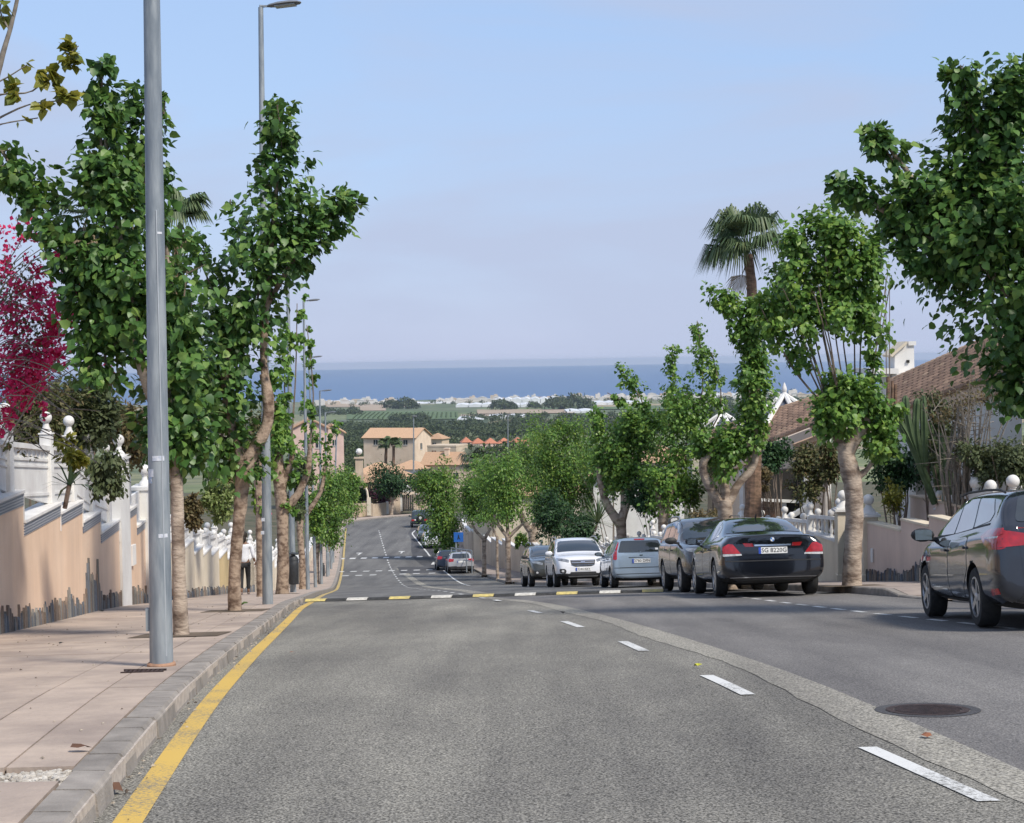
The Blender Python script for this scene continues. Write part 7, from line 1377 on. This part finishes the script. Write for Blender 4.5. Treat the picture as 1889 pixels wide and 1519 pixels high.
for (x, y, r, n) in ((15, 440, 26, 70), (60, 455, 20, 40), (110, 470, 22, 80), (105, 480, 14, 50), (130, 520, 12, 40), (20, 520, 34, 150), (70, 530, 26, 90), (85, 560, 28, 130), (30, 590, 30, 130), (95, 600, 26, 130), (100, 635, 20, 110), (30, 660, 40, 330), (70, 655, 30, 200), (20, 710, 38, 260), (60, 700, 26, 120), (150, 520, 8, 14), (200, 620, 8, 14), (192, 685, 8, 16), (40, 405, 12, 20), (75, 755, 9, 30), (12, 765, 14, 50), (50, 740, 12, 34), (5, 780, 12, 36), (130, 590, 14, 30), (150, 640, 12, 20), (70, 430, 8, 16)):
    pl.append(([U(x, y, 19.5), U(x + 8, y + 6, 19.5)], r / s, r / s, int(n * 1.6)))
foliage('bracts', bg, MAG, pl, .052, PETAL, .1, .3, singles=150)
foliage('leaves', bg, L_HEDGE, [([U(0, 480, 19.7), U(60, 600, 19.7), U(30, 740, 19.7)], 60 / s, 60 / s, 800), ([U(60, 855, 19.3), U(5, 800, 19.3)], 12 / s, 12 / s, 26)], .06, SLIM)
# tall cactus
CACT = M('cactus_green', (.085, .13, .06), (.05, .085, .035), .7, 4, .2, 20); b0 = ray(1712, 935) * 34.5; ct = thing('cactus', 'tall many armed column cactus in front of the white house', 'cactus', b0)
def stem(pts, r):
    P = smooth_path([U(x, y, 34.5 + (d[0] if d else 0)) for x, y, *d in pts], 4); m = MB(); N = 12; ref = Vector((1, 0, 0)); vs = []
    for i, p in enumerate(P):
        t = (P[min(i + 1, len(P) - 1)] - P[max(i - 1, 0)]).normalized(); a = t.cross(Vector((0, 1, 0))).normalized(); b = t.cross(a); rr = r / 87 * (1 if i < len(P) - 2 else (.8 if i == len(P) - 2 else .3))
        for j in range(N): th = 2 * math.pi * j / N; q = rr * (1 if j % 2 else .68); vs.append(p + a * math.cos(th) * q + b * math.sin(th) * q)
    m.add(vs, [(i * N + j, i * N + (j + 1) % N, (i + 1) * N + (j + 1) % N, (i + 1) * N + j) for i in range(len(P) - 1) for j in range(N)] + [tuple(range(N))[::-1], tuple((len(P) - 1) * N + j for j in range(N))]); m.build('stem', CACT, ct)
for q, r in (([(1725, 930), (1705, 880), (1690, 840), (1672, 800), (1655, 770), (1652, 745)], 7), ([(1712, 890), (1695, 850), (1680, 800), (1672, 760), (1670, 730)], 7.5), ([(1700, 860), (1690, 800), (1690, 760), (1692, 735)], 7), ([(1705, 860), (1705, 800), (1703, 730)], 7.5), ([(1738, 930, .3), (1728, 880, .3), (1720, 830, .3), (1716, 780, .3)], 7), ([(1745, 930, -.2), (1745, 880, -.2), (1738, 830, -.2), (1735, 800, -.2)], 7), ([(1690, 830), (1662, 790), (1660, 760)], 6), ([(1720, 850, .3), (1728, 810, .3), (1728, 770, .3)], 6), ([(1752, 930), (1756, 880), (1752, 845)], 6.5)): stem(q, r)
# pair of tall cut canes left of the cactus
cn = thing('cane', 'pair of very tall bare canes rising beside the brown roof', 'plant', U(1640, 760, 36)); m = MB()
for (x0, x1) in ((1636, 1634), (1642, 1641)): m = MB(); m.tube([U(x0, 780, 36), U(x0 - 1, 690, 36), U(x1, 515, 36)], [.014, .012, .008], 6); m.build('stem', TWIG, cn)
for x in (1638, 1646, 1652): m = MB(); m.tube([U(x, 780, 36), U(x, 695 + (x - 1638), 36)], [.04, .035], 7); m.build('stump', PALMB, cn)

# ------------------------------------------------------------------ lamp posts, bins, signs
GALV = M('galvanised_steel', (.31, .34, .36), (.18, .21, .24), .55, 4.0, .15, 30, metal=.2, stretch=(3, 3, .5), mixlo=.38, mixhi=.62, detail=9); LHEAD = M('lamp_grey', (.16, .17, .18), rough=.5); LGLASS = M('lamp_glass', (.35, .36, .36), rough=.2); STICK = M('sticker', (.62, .63, .66), (.40, .44, .52), .6, 40); RUSTY = M('rust_collar', (.38, .22, .14), (.26, .16, .11), .9, 20, .3)
def lamp(label, base, top, rb=.098, rt=.045, head=1., sw=.65, rot=0):
    b = hit(base[0], base[1], .13); Y = b.y; tp = U(top[0], top[1], Y); t = thing('lamp_post', label, 'street lamp', b, 'street lamps along the left pavement')
    m = MB(); n = 10; m.tube([b.lerp(tp, k / n) for k in range(n + 1)], [rb * 1.0 + (rt - rb) * (k / n) ** .8 for k in range(n + 1)], 20); m.build('pole', GALV, t, smooth=True)
    d = Vector((1, -.1, .08)).normalized(); m = MB(); m.tube([tp - Vector((0, 0, .15)), tp + Vector((0, 0, .02)), tp + d * .2], [rt * .9, rt * .8, .03], 8); m.build('arm', GALV, t)
    hd = MB(); c = tp + d * (.12 + sw / 2); X = d; Z = Vector((0, 0, 1)); Yv = Z.cross(X).normalized(); Z = X.cross(Yv)
    prof = [(-.5, .02, .05), (-.42, .10, .07), (-.15, .17, .10), (.2, .18, .10), (.42, .13, .07), (.5, .03, .03)]; vs = []
    for u, w, h in prof: 
        for a in range(8): th = 2 * math.pi * a / 8; vs.append(c + X * u * sw + Yv * math.cos(th) * w * sw * 1.5 + Z * (math.sin(th) * h * sw * (.9 if math.sin(th) > 0 else .35)))
    hd.add(vs, [(i * 8 + j, i * 8 + (j + 1) % 8, i * 8 + 8 + (j + 1) % 8, i * 8 + 8 + j) for i in range(5) for j in range(8)] + [tuple(range(8))[::-1], tuple(40 + j for j in range(8))]); hb_ = hd.build('lamp_head', LHEAD, t, smooth=True)
    g = MB(); g.box(c - Z * sw * .04 + X * .02, (sw * .6, sw * .35, .02), m=Matrix((X, Yv, Z)).transposed()); g.build('lens', LGLASS, hb_)
    return t, b, tp, Y
t1, b1, tp1, Y1 = lamp('nearest lamp post, thick grey pole with stickers and a door box', (298, 1229), (258, -1480), .097, .042)
m = MB(); m.lathe([(.118, -.005), (.118, .02), (.104, .035)], 20, b1); m.build('collar', RUSTY, t1)
def on_pole(px, py, w, h, name, mat, th=.012, base=b1, tp=tp1, Y=Y1, rb=.097, rt=.042):
    q = U(px, py, Y); f = (q.z - base.z) / (tp.z - base.z); c = base.lerp(tp, f); r = rb + (rt - rb) * f ** .8; dx = q.x - c.x; a = math.asin(max(-1, min(1, dx / r))); s_ = F / Y; w_ = w / s_; h_ = h / s_; N = 5; vs = []
    for k in range(N + 1):
        aa = a + (k / N - .5) * w_ / r
        for R in (r + .001, r + th):
            for z in (-h_ / 2, h_ / 2): vs.append((c.x + math.sin(aa) * R, c.y - math.cos(aa) * R, q.z + z))
    m = MB(); fs = []
    for k in range(N): i = k * 4; fs += [(i + 2, i + 3, i + 7, i + 6), (i + 1, i, i + 4, i + 5), (i + 3, i + 1, i + 5, i + 7), (i, i + 2, i + 6, i + 4)]
    fs += [(0, 1, 3, 2), (N * 4, N * 4 + 2, N * 4 + 3, N * 4 + 1)]; m.add(vs, fs); return m.build(name, mat, t1 if base is b1 else None)
on_pole(296, 845, 22, 9, 'sticker', STICK, .003); on_pole(281, 872, 14, 14, 'sticker', STICK, .003); on_pole(280, 885, 10, 12, 'sticker', M('blue_sticker', (.15, .25, .42), (.5, .52, .55), .6, 60), .003); on_pole(305, 987, 18, 7, 'scratch', STICK, .002); on_pole(297, 431, 10, 4, 'scratch', STICK, .002); on_pole(276, 1143, 11, 42, 'door_box', GALV, .03)
on_pole(301, 800, 2, 820, 'pole_line', M('pale_grey_line', (.42, .45, .48), rough=.5, metal=.3), .004)  # narrow paler strip running up the pole
t2, b2, tp2, Y2 = lamp('second lamp post with its flat lamp head cut by the top of the frame', (494, 1115), (481, 14), .098, .045, sw=.62)
for (px, py) in ((487, 958), (486, 982)): q = U(px, py, Y2); m = MB(); m.box(q + Vector((0, -.10, 0)), (.06, .012, .06)); m.build('sticker', STICK, t2)
t3, b3, tp3, Y3 = lamp('third lamp post with a dark litter bin, its top hidden in leaves', (541, 1093), (529, 430), .098, .045)
lamp('fourth lamp post, its head just above the pale leaves', (568, 1088), (560, 556), .09, .045, sw=.6); lamp('fifth lamp post down the left pavement, head against the sky above the sea', (582, 1084), (570, 660), .09, .045, sw=.6); lamp('sixth lamp post, its head in front of the sea', (593, 1078), (590, 722), .09, .045, sw=.6)
lamp('seventh lamp post, small head below the shoreline', (604, 1064), (600, 762), .09, .05, sw=.6); lamp('eighth lamp post down the left side', (612, 1040), (622, 778), .1, .05, sw=.6)
def far_lamp(px, pyt, pyb, Y, label):
    b = U(px, pyb, Y); tp = U(px, pyt, Y); t = thing('lamp_post', label, 'street lamp', b); m = MB(); m.tube([b, tp], [.12, .07], 8); m.build('pole', GALV, t); m = MB(); m.sphere(tp + Vector((.1, 0, .05)), .35, 8, 5, (1.3, .6, .35)); m.build('lamp_head', LHEAD, t); return t
far_lamp(763, 769, 870, 240, 'lamp post in front of the long peach house'); far_lamp(937, 766, 850, 300, 'lamp post in front of the red roofed villas')
BIN = M('dark_bin', (.035, .038, .042), (.025, .027, .03), .55, 10)
def bin_(px0, px1, py0, py1, Y, label):
    c = U((px0 + px1) / 2, (py0 + py1) / 2, Y); s = F / Y; w = (px1 - px0) / s / 2; h = (py1 - py0) / s; c = c + Vector((0, -.22, 0)); t = thing('litter_bin', label, 'bin', c - Vector((0, 0, h / 2)), 'litter bins on the lamp posts'); z = c.z - h / 2
    m = MB(); m.lathe([(w * .86, 0), (w * .96, .04), (w, h * .55), (w, h * .74), (w * .9, h * .76)], 18, (c.x, c.y, z)); m.build('drum', BIN, t, smooth=True); m = MB(); m.lathe([(w * 1.02, h * .75), (w * 1.02, h * .78), (w * .7, h * .88), (w * .5, h * .88)], 18, (c.x, c.y, z)); m.build('rim', BIN, t, smooth=True)
    m = MB(); m.lathe([(w * 1.05, h * .965), (w * 1.05, h * .98), (w * .3, h)], 18, (c.x, c.y, z)); m.build('lid', BIN, t, smooth=True); m = MB(); m.tube([(c.x, c.y, z + h * .8), (c.x, c.y, z + h)], w * .35, 8); m.build('neck', BIN, t)
bin_(533, 553, 1018, 1076, Y3, 'dark litter bin on the third lamp post'); 
p = hit(597, 1068, .13); bin_(594, 600, 1038, 1062, p.y, 'second dark litter bin further down the left pavement')
for k, (x, y, h) in enumerate(((606, 1062, 1.5), (611, 1050, 1.5), (615, 1038, 1.5))):
    b = hit(x, y, .13); t = thing('bollard', ['nearest grey post by the far left kerb', 'middle grey post by the far left kerb', 'farthest grey post by the far left kerb'][k], 'post', b, 'grey posts by the far left kerb'); m = MB(); m.tube([b, b + Vector((0, 0, h))], .09, 10); m.build('shaft', GALV, t); m = MB(); m.sphere(b + Vector((0, 0, h)), .1, 8, 5); m.build('cap', GALV, t)
# blue square crossing sign with posts
SB = M('sign_blue', (.02, .12, .42), rough=.5); b = hit(842, 1052, .13); Ys = b.y; t = thing('road_sign', 'blue square pedestrian crossing sign on a grey post', 'sign', b); top = U(846, 1000, Ys); m = MB(); m.tube([b, Vector((b.x, b.y, U(846, 982, Ys).z))], .045, 8); m.build('post', GALV, t)
c = U(846, 991, Ys) + Vector((0, -.08, 0)); m = MB(); m.box(c, (.66, .04, .66)); pn = m.build('panel', SB, t); m = MB(); m.prism([c + Vector(v) for v in ((-.1, -.04, -.16), (-.04, -.04, -.16), (.01, -.04, -.04), (.07, -.04, -.16), (.12, -.04, -.16), (.04, -.04, .02), (.03, -.04, .09), (-.03, -.04, .09), (-.04, -.04, 0))], (0, .006, 0)); m.sphere(c + Vector((0, -.04, .13)), .035, 8, 5, (1, .3, 1)); m.build('figure', INK, pn)
t = thing('railing', 'low grey pipe railing beside the blue sign', 'railing', hit(836, 1045, .13)); a, b = hit(833, 1050, .13), hit(871, 1058, .13)
for k in range(5): q = a.lerp(b, k / 4); m = MB(); m.tube([q, q + Vector((0, 0, 1.5))], .04, 6); m.build('post', GALV, t)
for z in (.8, 1.5): m = MB(); m.tube([a + Vector((0, 0, z)), b + Vector((0, 0, z))], .035, 6); m.build('rail', GALV, t)

# ------------------------------------------------------------------ the walking person
SKIN = M('skin', (.20, .11, .07), rough=.6); SHIRT = M('white_shirt', (.72, .73, .76), (.62, .63, .67), .85, 6, .3, 20); TROU = M('black_trousers', (.02, .02, .022), rough=.85); HAIR = M('dark_hair', (.02, .014, .010), rough=.7); SHOE = M('shoe', (.25, .20, .18), rough=.7)
fb = hit(452, 1098, .13); Yp = fb.y; per = thing('person', 'person in a white shirt and black trousers walking away behind the leaning tree', 'person', fb)
def skin(name, joints, edges, mat, par, root=0, sub=2):
    me = bpy.data.meshes.new(name); me.from_pydata([j[:3] for j in joints], edges, []); o = bpy.data.objects.new(name, me); COL.objects.link(o)
    sm = o.modifiers.new('s', 'SKIN'); sm.use_smooth_shade = True; o.modifiers.new('u', 'SUBSURF').levels = sub; me.skin_vertices.new() if not me.skin_vertices else None
    for i, j in enumerate(joints): r = j[3]; me.skin_vertices[0].data[i].radius = (r, j[4] if len(j) > 4 else r); me.skin_vertices[0].data[i].use_root = (i == root)
    dg = bpy.context.evaluated_depsgraph_get(); m2 = bpy.data.meshes.new_from_object(o.evaluated_get(dg)); bpy.data.objects.remove(o); m2.name = name; return link(name, m2, par, mat)
# body: one continuous figure, local axes x right, y away, z up; mid stride
J = [(0, 0, .96, .13, .10), (0, .01, 1.12, .125, .09), (0, .02, 1.32, .15, .10), (0, .02, 1.44, .12, .075), (0, .03, 1.52, .045), (0, .04, 1.60, .075, .09), (0, .045, 1.70, .075, .09),
     (.19, .02, 1.41, .05), (.24, -.02, 1.15, .042), (.30, .06, .93, .033), (-.19, .02, 1.41, .05), (-.24, .02, 1.15, .042), (-.25, .12, .92, .033),
     (.09, 0, .90, .085), (.10, .10, .50, .058), (.10, .04, .10, .04), (.10, .16, .05, .038), (-.09, 0, .90, .085), (-.09, -.02, .50, .058), (-.09, -.30, .16, .04), (-.09, -.20, .07, .038)]
E = [(0, 1), (1, 2), (2, 3), (3, 4), (4, 5), (5, 6), (3, 7), (7, 8), (8, 9), (3, 10), (10, 11), (11, 12), (0, 13), (13, 14), (14, 15), (15, 16), (0, 17), (17, 18), (18, 19), (19, 20)]
skin('body', J, E, SKIN, per)
k_ = 1.14
skin('shirt', [(0, 0, .88, .17, .135), (0, .01, 1.12, .15, .115), (0, .02, 1.30, .17, .12), (0, .02, 1.42, .14, .09), (.20, .02, 1.40, .068), (.245, -.02, 1.16, .06), (.27, .02, 1.04, .052), (-.20, .02, 1.40, .068), (-.245, .02, 1.16, .06), (-.25, .06, 1.04, .052)], [(0, 1), (1, 2), (2, 3), (3, 4), (4, 5), (5, 6), (3, 7), (7, 8), (8, 9)], SHIRT, per)
skin('trousers', [(0, 0, .93, .135, .105), (.09, 0, .86, .10), (.10, .10, .50, .07), (.10, .045, .14, .055), (-.09, 0, .86, .10), (-.09, -.02, .50, .07), (-.09, -.27, .19, .055)], [(0, 1), (1, 2), (2, 3), (0, 4), (4, 5), (5, 6)], TROU, per)
m = MB(); m.sphere((0, .02, 1.70), .105, 14, 9, (.95, 1.05, 1.15)); m.sphere((0, -.05, 1.60), .07, 10, 6, (1, .8, 1.4)); m.build('hair', HAIR, per, smooth=True, world=False)
m = MB(); m.sphere((0, .14, 1.63), .018, 6, 4); m.build('nose', SKIN, per, smooth=True, world=False)
for x, y, z in ((.10, .12, .045), (-.09, -.22, .09)): m = MB(); m.sphere((x, y, z), .06, 10, 6, (.75, 1.9, .75)); m.build('shoe', SHOE, per, smooth=True, world=False)
for sx, hx, hy, hz in ((1, .315, .085, .88), (-1, -.255, .15, .87)):
    m = MB(); m.sphere((hx, hy, hz), .042, 8, 6, (.6, 1, 1.15))
    for f in range(4): m.tube([(hx, hy - .028 + f * .018, hz - .03), (hx - sx * .004, hy - .026 + f * .019, hz - .075), (hx - sx * .02, hy - .022 + f * .019, hz - .105)], [.010, .009, .007], 5)
    m.tube([(hx, hy + .03, hz + .01), (hx - sx * .02, hy + .055, hz - .03), (hx - sx * .03, hy + .06, hz - .055)], [.011, .010, .008], 5); m.build('hand', SKIN, per, smooth=True, world=False)
m = MB(); m.box((-.36, .1, .80), (.10, .26, .34)); m.tube([(-.36, 0, .95), (-.30, .02, 1.2), (-.2, .02, 1.44)], .012, 5); bgp = m.build('shoulder_bag', M('black_bag', (.02, .02, .02), rough=.6), None, world=False, bevel=.01)
bgp.location = fb + Vector((0, 0, 0)); bgp.name = 'shoulder_bag'; tag(bgp, 'black bag hanging at the left side of the walking person', 'bag')
per.rotation_euler = (0, 0, R_(8)); 

# ------------------------------------------------------------------ air
hz = bpy.data.materials.new('haze_air'); hz.use_nodes = True; n, l = nodes(hz); n.remove(n['Principled BSDF']); pv_ = n.new('ShaderNodeVolumePrincipled'); pv_.inputs['Density'].default_value = 4.0e-5; pv_.inputs['Color'].default_value = (.72, .84, 1.0, 1); pv_.inputs['Anisotropy'].default_value = .2
l.new(pv_.outputs[0], n['Material Output'].inputs['Volume'])
m = MB(); m.box((0, 14600, -56), (80000, 31200, 136)); hzo = m.build('haze', hz); hzo['kind'] = 'stuff'
